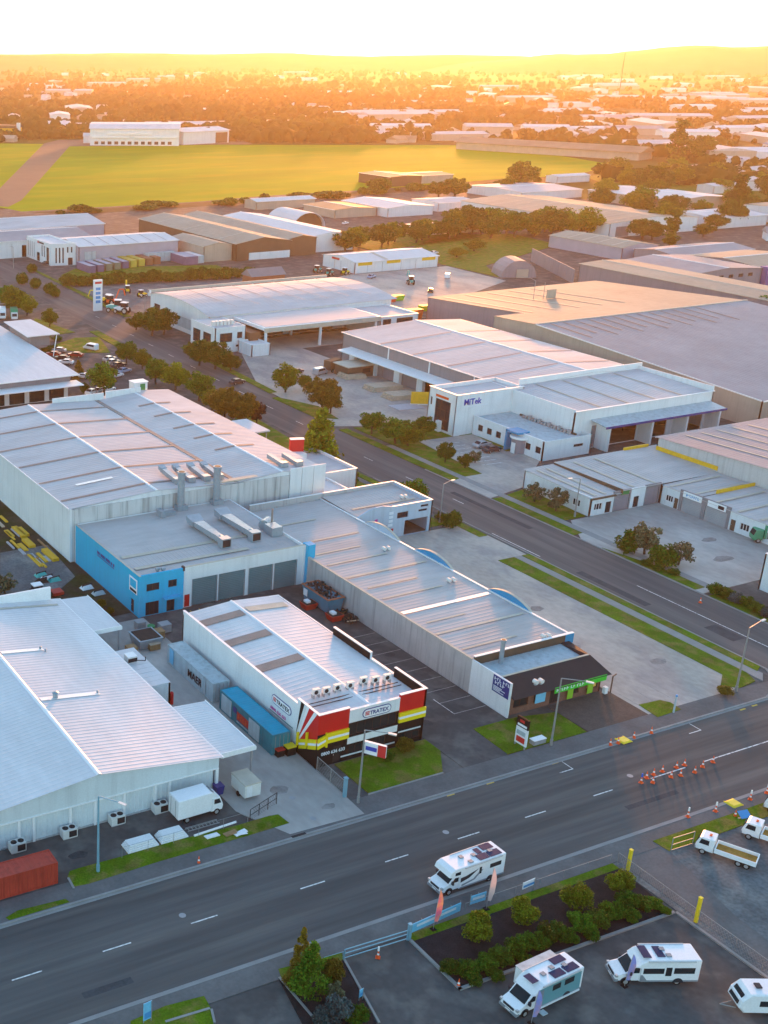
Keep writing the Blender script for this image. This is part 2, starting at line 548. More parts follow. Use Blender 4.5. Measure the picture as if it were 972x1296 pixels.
def wall(root, p0, p1, z0, z1, m, openings=(), thick=.25, name='wall', rib=None, top=None):
    """wall from p0 to p1 (outside on the right hand); openings (u0,u1,v0,v1,kind,...) are cut and filled.
    top: list of (u, z) that raises the wall top into a gable"""
    t, n, Lh = frame_of(p0, p1)
    O = Vector((p0[0], p0[1], 0))
    us = sorted({0., Lh} | {float(o[0]) for o in openings} | {float(o[1]) for o in openings})
    vs = sorted({float(z0), float(z1)} | {float(o[2]) for o in openings} | {float(o[3]) for o in openings})
    mb = MB()
    for i in range(len(us) - 1):
        run = None
        for j in range(len(vs) - 1):
            cu, cv = (us[i] + us[i + 1]) / 2, (vs[j] + vs[j + 1]) / 2
            hole = any(o[0] < cu < o[1] and o[2] < cv < o[3] for o in openings)
            if not hole:
                run = [vs[j] if run is None else run[0], vs[j + 1]]
            if run and (hole or j == len(vs) - 2):
                a, b = run
                if rib and a <= z0 + .01 and b >= z1 - .01 and not openings:
                    mb.ribs(O + t * us[i] + Vector((0, 0, a)), t * (us[i + 1] - us[i]), Vector((0, 0, b - a)), n, rib, .05, .14, thick)
                else:
                    mb.obox(O + t * us[i] + Vector((0, 0, a)), -n * thick, t * (us[i + 1] - us[i]), Vector((0, 0, b - a)))
                run = None
    if top:
        pts = [O + t * u + Vector((0, 0, z)) for u, z in top]
        mb.extrude(pts, -n * thick)
    wo = mb.build(name, m, root)
    for o in openings:
        u0, u1, v0, v1, kind = o[:5]
        ex = o[5] if len(o) > 5 else None
        if kind == 'win':
            window(root, O, t, n, u0, u1, v0, v1, thick, cols=ex or 2)
        elif kind == 'dwin':
            window(root, O, t, n, u0, u1, v0, v1, thick, fm='frame_dark', cols=ex or 2)
        elif kind == 'glaz':
            window(root, O, t, n, u0, u1, v0, v1, thick, fm='frame_dark', cols=ex or 4, rows=3, name='glazing')
        elif kind == 'lit':
            window(root, O, t, n, u0, u1, v0, v1, thick, fm='frame_dark', pane='glass_lit', cols=ex or 2)
        elif kind == 'door':
            d = MB().obox(O + t * u0 + Vector((0, 0, v0)) - n * (thick * .5), t * (u1 - u0), -n * .06, Vector((0, 0, v1 - v0))).build('door', ex or 'frame_dark', root)
            MB().obox(O + t * (u0 + .12) + Vector((0, 0, v0 + 1)) - n * (thick * .5 - .05), t * .06, -n * .04, Vector((0, 0, .15))).build('door_handle', 'rim', d)
        elif kind == 'roll':
            q = MB().ribs(O + t * u0 + Vector((0, 0, v0)) - n * (thick * .55), Vector((0, 0, v1 - v0)), t * (u1 - u0), n, .3, .035, .1, .04).build('roller_door', ex or 'roller_grey', root)
            mb2 = MB()
            for a in (u0 - .1, u1):
                mb2.obox(O + t * a + Vector((0, 0, v0)) + n * .03, -n * .1, t * .1, Vector((0, 0, v1 - v0)))
            mb2.build('door_track', 'trim_grey', q)
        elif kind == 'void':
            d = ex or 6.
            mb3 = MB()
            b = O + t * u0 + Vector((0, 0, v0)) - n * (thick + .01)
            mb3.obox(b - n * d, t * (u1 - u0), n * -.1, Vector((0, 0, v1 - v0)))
            mb3.build('shade_panel', 'interior_shade', root)  # added panel whose dark colour stands for the shade inside the opening
    return wo


def slope(root, a, b, c, d, m, rib=.9, name='roof_sheet', rise=.03, topw=.13):
    """roof slope a-b along the eave, d-c along the ridge; the ribs run from eave to ridge"""
    a, b, c, d = (Vector(q) for q in (a, b, c, d))
    n = (b - a).cross(d - a)
    if n.z < 0:
        n = -n
    if rib:
        return MB().ribs(a, b - a, d - a, n, rib, rise, topw, .05).build(name, m, root)
    mb = MB()
    n.normalize()
    mb.obox(a - n * .08, b - a, d - a, n * .08)
    return mb.build(name, m, root)


def strip(root, p, q, width_vec, m, lift=.09, name='skylight', th=.03):
    """thin roof strip from p to q (points on the roof), width_vec sideways"""
    p, q, wv = Vector(p), Vector(q), Vector(width_vec)
    n = (q - p).cross(wv)
    if n.z < 0:
        n = -n
    n.normalize()
    return MB().obox(p + n * lift - wv / 2, q - p, wv, n * th).build(name, m, root)


def gable(root, x0, y0, x1, y1, ze, zr, axis, rm, rib=.9, over=.25, ridge=None, lights=(), lm='skylight_tan', lw=1.0, cap='trim_white', sides=(0, 1), gutter=True):
    """two roof slopes; axis 'y': the ridge runs along Y at x=ridge. lights: positions along the ridge"""
    if axis == 'y':
        r = (x0 + x1) / 2 if ridge is None else ridge
        S = [((x0 - over, y0 - over), (x0 - over, y1 + over), (r, y1 + over), (r, y0 - over)),
             ((x1 + over, y0 - over), (x1 + over, y1 + over), (r, y1 + over), (r, y0 - over))]
        half = [r - x0, x1 - r]
    else:
        r = (y0 + y1) / 2 if ridge is None else ridge
        S = [((x0 - over, y0 - over), (x1 + over, y0 - over), (x1 + over, r), (x0 - over, r)),
             ((x0 - over, y1 + over), (x1 + over, y1 + over), (x1 + over, r), (x0 - over, r))]
        half = [r - y0, y1 - r]
    for k in (0, 1):
        a, b, c, d = S[k]
        zeo = ze - over * (zr - ze) / half[k]
        slope(root, (*a, zeo), (*b, zeo), (*c, zr), (*d, zr), rm, rib)
        if gutter:
            g = MB()
            o = Vector((-1 if k == 0 else 1, 0, 0)) if axis == 'y' else Vector((0, -1 if k == 0 else 1, 0))
            A, B = Vector((*a, zeo)), Vector((*b, zeo))
            g.obox(A - Vector((0, 0, .2)), B - A, o * .16, Vector((0, 0, .2)))
            g.build('gutter', cap, root)
        if k in sides:
            for li in lights:
                if isinstance(li, (tuple, list)):
                    y, wd, f0, f1 = li
                else:
                    y, wd, f0, f1 = li, lw, .06, .94
                e = Vector((*a, zeo))
                rg = Vector((*d, zr))
                ab = (Vector((*b, zeo)) - e).normalized()
                sft = ab * ((y - a[1]) if axis == 'y' else (y - a[0]))
                P0 = e + (rg - e) * f0 + sft
                P1 = e + (rg - e) * f1 + sft
                strip(root, P0, P1, ab * wd, lm)
    mb = MB()
    if axis == 'y':
        mb.hexa([(r - .3, y0 - over, zr - .02), (r + .3, y0 - over, zr - .02), (r + .3, y1 + over, zr - .02), (r - .3, y1 + over, zr - .02)],
                [(r - .08, y0 - over, zr + .12), (r + .08, y0 - over, zr + .12), (r + .08, y1 + over, zr + .12), (r - .08, y1 + over, zr + .12)])
    else:
        mb.hexa([(x0 - over, r - .3, zr - .02), (x1 + over, r - .3, zr - .02), (x1 + over, r + .3, zr - .02), (x0 - over, r + .3, zr - .02)],
                [(x0 - over, r - .08, zr + .12), (x1 + over, r - .08, zr + .12), (x1 + over, r + .08, zr + .12), (x0 - over, r + .08, zr + .12)])
    mb.build('ridge_cap', cap, root)


def shed(name, label, x0, y0, x1, y1, ze, zr, axis, wm, rm, rib=1.2, op=None, ridge=None, lights=(), lm='skylight_tan', lw=1., cat='warehouse', sides=(0, 1), ribw=None, cap='trim_white', over=.3, root=None):
    """plain gabled building. op: {'front':[...], 'left':[...], 'right':[...], 'back':[...]}"""
    op = op or {}
    r = root or thing(name, label, cat, ((x0 + x1) / 2, (y0 + y1) / 2, 0))
    if axis == 'y':
        rr = (x0 + x1) / 2 if ridge is None else ridge
        tf = [(0, ze), (x1 - x0, ze), (rr - x0, zr - .08)]
        tb = [(0, ze), (x1 - x0, ze), (x1 - rr, zr - .08)]
        tl = tr = None
    else:
        rr = (y0 + y1) / 2 if ridge is None else ridge
        tf = tb = None
        tr = [(0, ze), (y1 - y0, ze), (rr - y0, zr - .08)]
        tl = [(0, ze), (y1 - y0, ze), (y1 - rr, zr - .08)]
    wall(r, (x0, y0), (x1, y0), 0, ze, wm, op.get('front', ()), top=tf, rib=ribw)
    wall(r, (x1, y0), (x1, y1), 0, ze, wm, op.get('right', ()), top=tr, rib=ribw)
    wall(r, (x1, y1), (x0, y1), 0, ze, wm, op.get('back', ()), top=tb, rib=ribw)
    wall(r, (x0, y1), (x0, y0), 0, ze, wm, op.get('left', ()), top=tl, rib=ribw)
    gable(r, x0, y0, x1, y1, ze, zr, axis, rm, rib, ridge=rr, lights=lights, lm=lm, lw=lw, sides=sides, cap=cap, over=over)
    return r


def flatbox(name, label, x0, y0, x1, y1, z, wm, rm, par=.4, op=None, cat='building', root=None, pm=None):
    """flat-roofed block with a parapet"""
    op = op or {}
    r = root or thing(name, label, cat, ((x0 + x1) / 2, (y0 + y1) / 2, 0))
    wall(r, (x0, y0), (x1, y0), 0, z, wm, op.get('front', ()))
    wall(r, (x1, y0), (x1, y1), 0, z, wm, op.get('right', ()))
    wall(r, (x1, y1), (x0, y1), 0, z, wm, op.get('back', ()))
    wall(r, (x0, y1), (x0, y0), 0, z, wm, op.get('left', ()))
    MB().box(x0 + .25, y0 + .25, z - par - .2, x1 - .25, y1 - .25, z - par).build('roof', rm, r)
    mb = MB()
    c = .05
    mb.box(x0 - c, y0 - c, z, x1 + c, y0 + .3, z + .06)
    mb.box(x0 - c, y1 - .3, z, x1 + c, y1 + c, z + .06)
    mb.box(x0 - c, y0 + .3, z, x0 + .3, y1 - .3, z + .06)
    mb.box(x1 - .3, y0 + .3, z, x1 + c, y1 - .3, z + .06)
    mb.build('coping', pm or 'trim_white', r)
    return r


def board(root, O, t, u, h, m, th=.06, name='sign_board'):
    """thin board: lower-left O, along t for u, up h, facing t x z"""
    t = Vector(t).normalized()
    n = Vector((t.y, -t.x, 0))
    return MB().obox(Vector(O), n * th, t * u, Vector((0, 0, h))).build(name, m, root)

# ================================================================== the setting
R_ = 6600
ground('terrain', rect(-R_, -R_, R_, R_), 0, 'terrain_soil', -.5)
ground('industrial_ground', rect(-150, -60, 560, 625), .012, 'asphalt_yard', -.3)
ground('airfield', [(236, 652), (243, 612), (351, 613), (400, 622), (480, 624), (608, 645), (660, 640), (752, 690), (812, 872), (770, 905), (617, 977), (470, 1050), (412, 1090), (250, 1190), (150, 1190), (150, 700)], .02, 'airfield_grass')
ground('taxiway', [(232, 650), (244, 634), (262, 660), (456, 1030), (520, 1010), (620, 985), (640, 1040), (560, 1090), (480, 1110), (449, 1072), (274, 726), (232, 660)], .03, 'taxiway')
# far rim: low hills
rng = np.random.default_rng(3)


def hill_ring(name, az0, az1, dist, width, hmax, seed):
    rg = np.random.default_rng(seed)
    n, k = 90, 7
    vs, fs = [], []
    ph = rg.uniform(0, 6.28, 6)
    for i in range(n + 1):
        s = i / n
        az = radians(az0 + (az1 - az0) * s)
        env = sin(pi * s) ** .6
        hh = hmax * env * (.85 + .05 * sin(3 * s * 2 * pi + ph[0]) + .04 * sin(7.3 * s * 2 * pi + ph[1]) + .02 * sin(19 * s * 2 * pi + ph[2]) + .012 * sin(41 * s * 2 * pi + ph[3]))
        for j in range(k):
            q = j / (k - 1)
            d = dist + (q - .5) * width
            z = -2 + hh * (sin(pi * q) ** 1.3) * (1 + .06 * sin(i * .9 + j * 2.1))
            vs.append((d * sin(az), d * cos(az), z))
    for i in range(n):
        for j in range(k - 1):
            a = i * k + j
            fs.append((a, a + 1, a + k + 1, a + k))
    o = MB().add(vs, fs).build(name, 'hill_soil', smooth=True)
    tag(o, kind='structure')


hill_ring('hills', 39, 96, 5700, 1500, 150, 5)
hill_ring('hills', -40, 62, 6000, 1100, 91, 9)

# ---- main road (runs along X) and side road (runs along Y, bending a little to the right)
road = ground('main_road', rect(-500, 76.0, 1400, 90.6), .02, 'asphalt_road')
SL = [(147.9, 90.6), (147.9, 185), (150.5, 240), (156, 330), (162, 432), (176, 640)]
SR = [(160.6, 90.6), (160.6, 185), (163.6, 240), (170, 330), (178.5, 460), (192, 640)]
side = ground('side_road', [(141.5, 90.5), (144.6, 92), (146.4, 94.2)] + SL[1:] + SR[::-1][:-1] + [(161.6, 94.5), (163.2, 92.2), (166.5, 90.5)], .016, 'asphalt_side')


def paint(x0, y0, x1, y1, root, m='road_paint', z=.026):
    MB().box(x0, y0, z - .004, x1, y1, z).build('road_marking', m, root)


for px in ((32.35, 83.51), (41.61, 83.45), (51.18, 83.45), (63.94, 83.32), (74.58, 83.29), (84.27, 83.30), (93.78, 83.25), (103.94, 83.41)):
    paint(px[0] - 1.5, 83.22, px[0] + 1.5, 83.36, road)
paint(18, 83.22, 21, 83.36, road)
paint((111.37, 82.89)[0], 83.1, (117.02, 83.09)[0], 83.26, road)
paint((120.05, 82.85)[0], 83.1, 150, 83.26, road)
# parking-bay ends on the far side and faded old lines
for px in ((104.61, 89.64), (125.99, 89.33)):
    paint(px[0] - 2.1, 88.42, px[0], 88.54, road)
    paint(px[0] - .1, 88.54, px[0], 90.2, road)
for x in ((87.10, 90.67)[0], (92.93, 90.68)[0]):
    paint(x, 90.1, x + 1.1, 90.35, road, 'yellow_paint')
for px in ((90.80, 90.40), (92.99, 90.48), (101.34, 90.37), (103.52, 90.32), (135.26, 89.89), (137.56, 89.96)):
    paint(px[0] - .5, px[1] - .12, px[0] + .5, px[1] + .12, road, 'yellow_paint')
# side road centre lines
paint(154.0, 97, 154.15, 124.2, side, z=.022)
paint(148.6, 139.5, 148.75, 151.2, side, z=.022)
for k in range(14):
    y = 165 + k * 14
    x = 154.2 if y < 190 else 154.2 + (y - 190) * .062
    paint(x, y, x + .14, y + 3, side, z=.022)

# ---- kerbs: a real step between road and verge
mb = MB()
mb.box(-300, 90.6, 0, 141.0, 90.85, .15)
mb.box(168, 90.6, 0, 900, 90.85, .15)
tag(mb.build('far_kerb', 'concrete_kerb'), kind='structure')
mb = MB()
mb.box(-300, 90.25, 0, 141.0, 90.6, .032)
mb.box(-300, 76.0, 0, 600, 76.3, .03)
tag(mb.build('gutter_channel', 'concrete_kerb'), kind='structure')
mb = MB()
mb.box(-300, 75.75, 0, 600, 76.0, .14)
tag(mb.build('near_kerb', 'concrete_kerb'), kind='structure')
mb = MB()
mb.box(147.65, 96, 0, 147.9, 184, .15)
mb.box(160.6, 96, 0, 160.85, 184, .15)
pts = [(141.0, 90.72), (143.8, 91.5), (146.2, 93.4), (147.78, 96)]
for a, b in zip(pts, pts[1:]):
    v = Vector((b[0] - a[0], b[1] - a[1], 0))
    mb.obox((a[0], a[1], 0), v, Vector((-v.y, v.x, 0)).normalized() * .25, (0, 0, .15))
pts = [(160.72, 96), (162, 93.6), (164.4, 91.4), (168, 90.72)]
for a, b in zip(pts, pts[1:]):
    v = Vector((b[0] - a[0], b[1] - a[1], 0))
    mb.obox((a[0], a[1], 0), v, Vector((v.y, -v.x, 0)).normalized() * -.25, (0, 0, .15))
tag(mb.build('side_kerb', 'concrete_kerb'), kind='structure')

# ---- pavements
ground('far_footpath', [(-300, 90.85), (141, 90.85), (144, 91.9), (145.6, 93.6), (139.5, 93.9), (-300, 93.9)], .13, 'asphalt_path', 0)
ground('near_footpath', rect(-300, 73.2, 600, 75.75), .12, 'asphalt_path', 0)
ground('side_footpath', [(144.3, 94.0), (146.2, 95.5), (145.9, 141), (144.4, 141)], .126, 'concrete_kerb', 0)
ground('side_footpath', rect(163.3, 96, 164.9, 200), .126, 'concrete_kerb', 0)
ground('side_footpath', rect(144.0, 160, 145.4, 200), .126, 'asphalt_path', 0)
# yards on the far side of the main road
ground('warehouse_forecourt', rect(-20, 93.9, 63.6, 102), .09, 'asphalt_yard', 0)
ground('concrete_driveway', [(66.56, 91.39), (76.27, 91.16), (76.4, 95), (76.4, 101.5), (76.6, 146), (63.4, 146), (63.4, 97.5)], .135, 'concrete_yard', 0)
ground('shared_driveway', rect(76.5, 134, 107, 146.8), .08, 'asphalt_yard', 0)
ground('shop_driveway', [(92.8, 93.9), (99.4, 93.9), (105.6, 101), (105.6, 147), (92.4, 147)], .085, 'asphalt_yard', 0)
ground('shop_patio', rect(112.6, 93.9, 122.9, 100.8), .138, 'paver', 0)
ground('concrete_lot', [(122.9, 93.9), (139.5, 93.9), (141.3, 99), (140.8, 141.1), (147.1, 141.1), (147.1, 156.5), (123.0, 156.5)], .11, 'concrete_lot', 0)
ground('blue_yard', rect(20, 148.5, 75.8, 215), .06, 'dirt', 0)
ground('beam_yard', [(65.95, 178.65), (74.68, 178.57), (73.54, 164.32), (65.91, 157.81), (58.16, 158.18)], .075, 'gravel', 0)
ground('display_yard', rect(56, -40, 94.3, 73.2), .06, 'asphalt_yard', 0)
ground('display_yard', rect(-100, -40, 51.5, 73.2), .062, 'asphalt_yard', 0)
ground('gravel_yard', [(94.6, 73.2), (140, 73.2), (140, -20), (94.6, -20)], .07, 'gravel', 0)
ground('gravel_drive', [(95.5, 75.7), (101.5, 75.7), (101.9, 72.2), (100.2, 66), (99.2, 62), (98.8, 56), (95.5, 50)], .1, 'asphalt_path', 0)
# right-hand yards beyond the side road
ground('units_yard', [(160.9, 117.5), (160.9, 142.5), (166, 150), (188.2, 150.2), (188.2, 117.5)], .108, 'concrete_yard', 0)
ground('units_yard_edge', rect(188.2, 100, 260, 131), .1, 'concrete_yard', 0)
ground('office_carpark', [(160.9, 165.2), (171.5, 167.5), (186, 178.5), (187, 199), (172, 200), (169.5, 179), (160.9, 175.8)], .104, 'concrete_lot', 0)
ground('timber_yard', [(161.5, 217), (181, 208.5), (199, 208.5), (199, 285), (226, 285), (226, 300), (186, 300), (165.4, 255)], .1, 'concrete_lot', 0)
ground('hire_yard', [(178, 345), (250, 345), (250, 400), (178, 400)], .09, 'gravel', 0)
ground('machinery_yard', [(250, 305), (330, 345), (332, 380), (283, 380), (250, 360)], .09, 'concrete_lot', 0)
ground('car_park', [(116.5, 232), (147, 232), (152, 330), (121, 330)], .09, 'asphalt_yard', 0)
# lawns
LZ = .16
ground('lawn', [(41.36, 94.50), (42.05, 95.46), (43.16, 95.52), (48.19, 95.44), (54.40, 95.49), (62.12, 95.13), (66.26, 95.19), (67.39, 95.01), (67.61, 93.13), (61.86, 93.04), (51.19, 93.05), (43.00, 92.79), (41.31, 93.00)], LZ, 'lawn', 0)
ground('lawn', [(33.37, 91.44), (34.82, 91.94), (39.91, 91.61), (40.07, 91.00), (33.59, 90.95)], LZ, 'lawn', 0)
ground('lawn', [(79.2, 94.2), (89.7, 94.0), (92.7, 98), (92.7, 100.9), (79.2, 100.9)], LZ, 'lawn', 0)
ground('lawn', [(99.7, 94.1), (112.4, 93.95), (112.5, 99.2), (106.5, 100.4), (99.9, 100.4)], LZ, 'lawn', 0)
ground('lawn', [(123.73, 96.21), (127.28, 95.96), (128.00, 94.95), (127.79, 93.04), (123.36, 92.86)], LZ, 'lawn', 0)
ground('lawn', [(140.8, 97.5), (140.9, 141), (144.3, 141), (144.3, 96.5), (143.3, 94.4), (139.5, 93.9), (138, 95.5)], LZ, 'lawn', 0)
ground('lawn', [(146.0, 96.2), (147.6, 97.0), (147.6, 141), (146.0, 141)], LZ - .01, 'lawn', 0)
ground('lawn', rect(145.2, 150.5, 147.05, 160), LZ, 'lawn', 0)
ground('lawn', rect(145.5, 180, 147.1, 200), LZ, 'lawn', 0)
ground('lawn', rect(139.5, 158, 143.9, 205), LZ, 'lawn', 0)
ground('lawn', rect(130, 184, 139.4, 232), LZ - .02, 'lawn', 0)
ground('lawn', [(161.0, 176), (163.2, 176.6), (163.2, 214), (161.0, 214)], LZ, 'lawn', 0)
ground('lawn', [(165.0, 177), (169.3, 177), (171.5, 199.5), (168, 213), (165, 214)], LZ, 'lawn', 0)
ground('lawn', [(171.5, 200), (186.5, 199.2), (184.2, 186.2), (186, 186.2), (187.4, 199.4), (181, 200.6), (180.9, 207), (171.5, 208)], LZ - .01, 'lawn', 0)
ground('lawn', rect(161.0, 144.5, 163.2, 164.7), LZ, 'lawn', 0)
ground('lawn', [(165, 150.6), (170.1, 150.6), (171.2, 166.6), (165, 165.2)], LZ, 'lawn', 0)
ground('lawn', [(161, 119), (163.2, 119), (163.2, 128), (161, 138)], LZ, 'lawn', 0)
ground('lawn', rect(161, 96, 163.2, 116.5), LZ, 'lawn', 0)
ground('lawn', [(161.8, 224), (166, 221), (168, 232), (163.5, 243), (162, 243)], LZ, 'lawn', 0)
ground('lawn', [(163.8, 247), (166, 247), (170, 300), (167.6, 300)], LZ, 'lawn', 0)
ground('lawn', [(139.21, 305.37), (132.70, 315.80), (144.99, 323.74), (151.88, 321.79), (146.34, 302.15)], LZ, 'lawn', 0)
ground('lawn', [(145.10, 354.86), (148.08, 330.63), (141.32, 330.09), (141.68, 349.81)], LZ, 'lawn', 0)
ground('lawn', [(184, 424), (196, 436), (250, 420), (246, 400), (236, 396), (184, 400)], LZ, 'lawn', 0)
ground('lawn', [(172, 345), (174.5, 345), (180, 440), (178.6, 440)], LZ, 'lawn', 0)
ground('lawn', [(333, 352), (347, 375), (415, 405), (420, 440), (385, 450), (345, 420), (333, 385)], LZ, 'lawn', 0)
ground('lawn', [(38.50, 74.21), (42.07, 74.55), (45.92, 74.19), (45.68, 72.09), (44.88, 70.72), (38.25, 73.71)], LZ, 'lawn', 0)
ground('lawn', [(53.93, 74.33), (55.82, 74.16), (60.61, 73.74), (60.31, 72.82), (55.91, 72.98), (53.52, 73.16)], LZ, 'lawn', 0)
ground('lawn', [(67.9, 72.2), (94.6, 72.2), (94.6, 73.15), (67.9, 73.15)], LZ, 'lawn', 0)
ground('lawn', [(101.8, 72.2), (120, 72.2), (140, 72.2), (140, 74.0), (119, 74.2), (101.6, 74.2)], LZ, 'lawn', 0)
# garden beds with concrete edging
ground('garden_bed', [(67.8, 65.6), (94.0, 65.2), (94.6, 72.2), (67.8, 72.2)], .15, 'soil', 0)
ground('garden_bed', [(53.31, 73.37), (60.30, 73.06), (58.11, 65.14), (56.39, 63.53), (51.73, 65.64)], .14, 'soil', 0)
mb = MB()
mb.box(67.5, 65.2, 0, 67.8, 72.4, .24)
mb.obox((67.5, 65.2, 0), (26.6, -.45, 0), (0, .3, 0), (0, 0, .24))
mb.obox((94.1, 64.8, 0), (.25, -16, 0), (.3, 0, 0), (0, 0, .24))
for a, b in (((53.31, 73.37), (53.30, 67.31)), ((60.18, 72.88), (58.24, 65.08)), ((41.26, 72.75), (45.61, 72.53)), ((45.61, 72.53), (45.06, 71.04)), ((41.36, 94.50), (41.21, 92.77))):
    v = Vector((b[0] - a[0], b[1] - a[1], 0))
    mb.obox((a[0], a[1], 0), v, Vector((-v.y, v.x, 0)).normalized() * .22, (0, 0, .22))
mb.box(79, 93.95, 0, 89.8, 94.15, .2)
tag(mb.build('garden_edging', 'concrete_kerb'), kind='structure')
# parking bay lines of the shop driveway, and a few stencils
sd_ = MB()
for k in range(9):
    y = 104.3 + k * 2.9
    MB().box(100.2, y, .086, 105.4, y + .1, .094).build('bay_line', 'faded_paint', bpy.data.objects['shop_driveway'])
MB().box(100.2, 104.3, .086, 100.3, 108.5, .0945).build('bay_line', 'road_paint', bpy.data.objects['shop_driveway'])
for k in range(3):
    MB().box(84.2 + k * 1.6, 141.5, .081, 84.32 + k * 1.6, 145.4, .089).build('bay_line', 'yellow_paint', bpy.data.objects['shared_driveway'])
for k in range(8):
    MB().obox((173.0 + k * .2, 181.2 + k * 2.1, .105), (5.2, -.4, 0), (0, .14, 0), (0, 0, .008)).build('bay_line', 'road_paint', bpy.data.objects['office_carpark'])
for k in range(3):
    MB().box(123.6 + k * 2.7, 95.2, .111, 123.7 + k * 2.7, 99.3, .119).build('bay_line', 'faded_paint', bpy.data.objects['concrete_lot'])
# street furniture set in the ground: pit lids
for p in ((70.51, 92.78), (70.65, 97.06)):
    MB().prism(arc(p[0], p[1], .38, 0, 330, 11), .13, .145).build('pit_lid', 'trim_grey', bpy.data.objects['concrete_driveway'])
MB().box(66.4, 90.65, .1, 68.2, 91.0, .165).build('drain_grate', 'frame_dark', bpy.data.objects['far_kerb'])

# worn surface: trench patches, sealed repairs and oil stains lying on the seal
prg = random.Random(23)


def blob(x, y, rx, ry, n=11):
    return [(x + rx * cos(6.2832 * i / n) * prg.uniform(.75, 1.15), y + ry * sin(6.2832 * i / n) * prg.uniform(.75, 1.15)) for i in range(n)]


for (x0, y0, x1, y1) in ((104, 79.6, 112, 80.3), (36, 78.4, 41, 79.2)):
    MB().box(x0, y0, .0205, x1, y1, .0245).build('road_patch', 'asphalt_patch', road)
for (x0, y0, x1, y1) in ((149, 118, 150.4, 132), (156, 150, 157.2, 171), (151, 104, 153.4, 109)):
    MB().box(x0, y0, .0165, x1, y1, .0195).build('road_patch', 'asphalt_patch', side)
for (nm, z, pts) in (('shop_driveway', .085, ((97.5, 112, 1.2, .8), (103, 121, .9, .7), (99, 128, 1.4, .9), (95.5, 104, 1.0, .7), (102.6, 110, .8, .6))), ('warehouse_forecourt', .09, ((44, 97.6, 1.2, .7), (57, 97.2, 1.4, .6), (35, 98.6, 1.6, .7))),
                     ('concrete_driveway', .135, ((70, 99, 1.3, .9), (69.6, 108, .9, .7), (71, 117, 1.5, 1), (73.5, 94, .9, .5))), ('concrete_lot', .11, ((128, 112, 1.6, 1.2), (133, 124, 1.2, .9), (127, 133, 1.8, 1.1), (136, 104, 1.3, .9), (131, 147, 1.8, 1))),
                     ('units_yard', .108, ((172, 139, 2, 1.1), (181, 133, 1.6, .9), (176, 126, 2.2, 1.1)))):
    for (x, y, rx, ry) in pts:
        MB().prism(blob(x, y, rx, ry), z + .0005, z + .0045).build('oil_stain', 'oil_stain' if 'concrete' not in nm and nm != 'units_yard' else 'concrete_stain', bpy.data.objects[nm])
for x in (49.5, 82.4, 109.6):
    MB().prism(arc(x, 86.2 - (x % 3), .36, 0, 330, 11), .0205, .0255).build('manhole_lid', 'trim_grey', road)

ground('rough_grass', [(246, 606), (262, 588), (400, 596), (560, 612), (640, 618), (606, 640), (480, 620), (350, 609)], .05, 'dirt', 0)
ground('lawn', [(330, 424), (400, 436), (404, 462), (372, 470), (330, 446)], LZ, 'lawn', 0)
ground('rough_grass', [(560, 400), (640, 380), (760, 520), (740, 660), (660, 630), (612, 540)], .05, 'lawn', 0)
ground('lawn', [(140, 200.5), (146, 200.5), (150, 240), (155.5, 330), (152.5, 330), (147.4, 250)], LZ, 'lawn', 0)

# ================================================================== near buildings
# ---- B1: white ribbed-roof warehouse at the lower left
X0, X1, Y0, Y1, ZE, ZR, XR = 33.0, 63.5, 101.7, 148.0, 4.85, 6.7, 48.2
b = thing('white_warehouse', 'white ribbed-roof warehouse with pale gable front, lower left corner', 'warehouse', (48.2, 125, 0))
wall(b, (X0, Y0), (X1, Y0), 3.3, ZE, 'wall_pale', top=[(0, ZE), (X1 - X0, ZE), (XR - X0, ZR - .08)], name='gable_fascia')
bays = [33.0] + [q[0] for q in ((38.93, 100.96), (40.64, 101.10), (44.95, 101.15), (47.92, 101.39), (51.49, 101.54), (55.38, 101.76), (57.21, 101.78), (63.04, 102.24))]
for a, c in zip(bays, bays[1:]):
    MB().ribs((a + .12, Y0 + .22, 0), (c - a - .24, 0, 0), (0, 0, 3.3), (0, -1, 0), .55, .03, .1, .15).build('wall_panel', 'wall_pale', b)
    MB().box(a - .14, Y0 - .03, 0, a + .14, Y0 + .3, 3.3).build('pilaster', 'trim_white', b)
MB().box(X1 - .35, Y0 - .03, 0, X1, Y0 + .3, 3.3).build('pilaster', 'trim_white', b)
MB().box(X0, Y0 - .1, 3.22, X1, Y0 + .2, 3.34).build('ledge', 'trim_white', b)
MB().box(X0, Y0 + .02, 0, X1, Y0 + .2, .22).build('plinth', 'concrete_wall', b)
wall(b, (X1, Y0 + .3), (X1, Y1), 0, ZE, 'wall_pale')
wall(b, (X1, Y1), (X0, Y1), 0, ZE, 'wall_pale', top=[(0, ZE), (X1 - X0, ZE), (X1 - XR, ZR - .08)])
wall(b, (X0, Y1), (X0, Y0 + .3), 0, ZE, 'wall_pale')
gable(b, X0, Y0, X1, Y1, ZE, ZR, 'y', 'roof_white', rib=.7, over=.3, ridge=XR, cap='trim_white')
zr = lambda x: ZR - abs(x - XR) * (ZR - ZE) / (X1 - XR)
for (x0, x1, y) in ((48.6, 54.5, 132.3), (48.6, 56.5, 119.0), (43.5, 47.8, 132.3), (49, 52.2, 144.5)):
    strip(b, (x0, y, zr(x0)), (x1, y, zr(x1)), (0, .8, 0), 'skylight_white', lift=.08)
strip(b, (48.8, 146, zr(48.8)), (62.6, 146, zr(62.6)), (0, .5, 0), 'skylight_tan', lift=.08)
MB().box(X0, Y1 - .1, ZE - .3, 62.3, Y1 + .25, ZR + .35).build('parapet', 'trim_white', b)
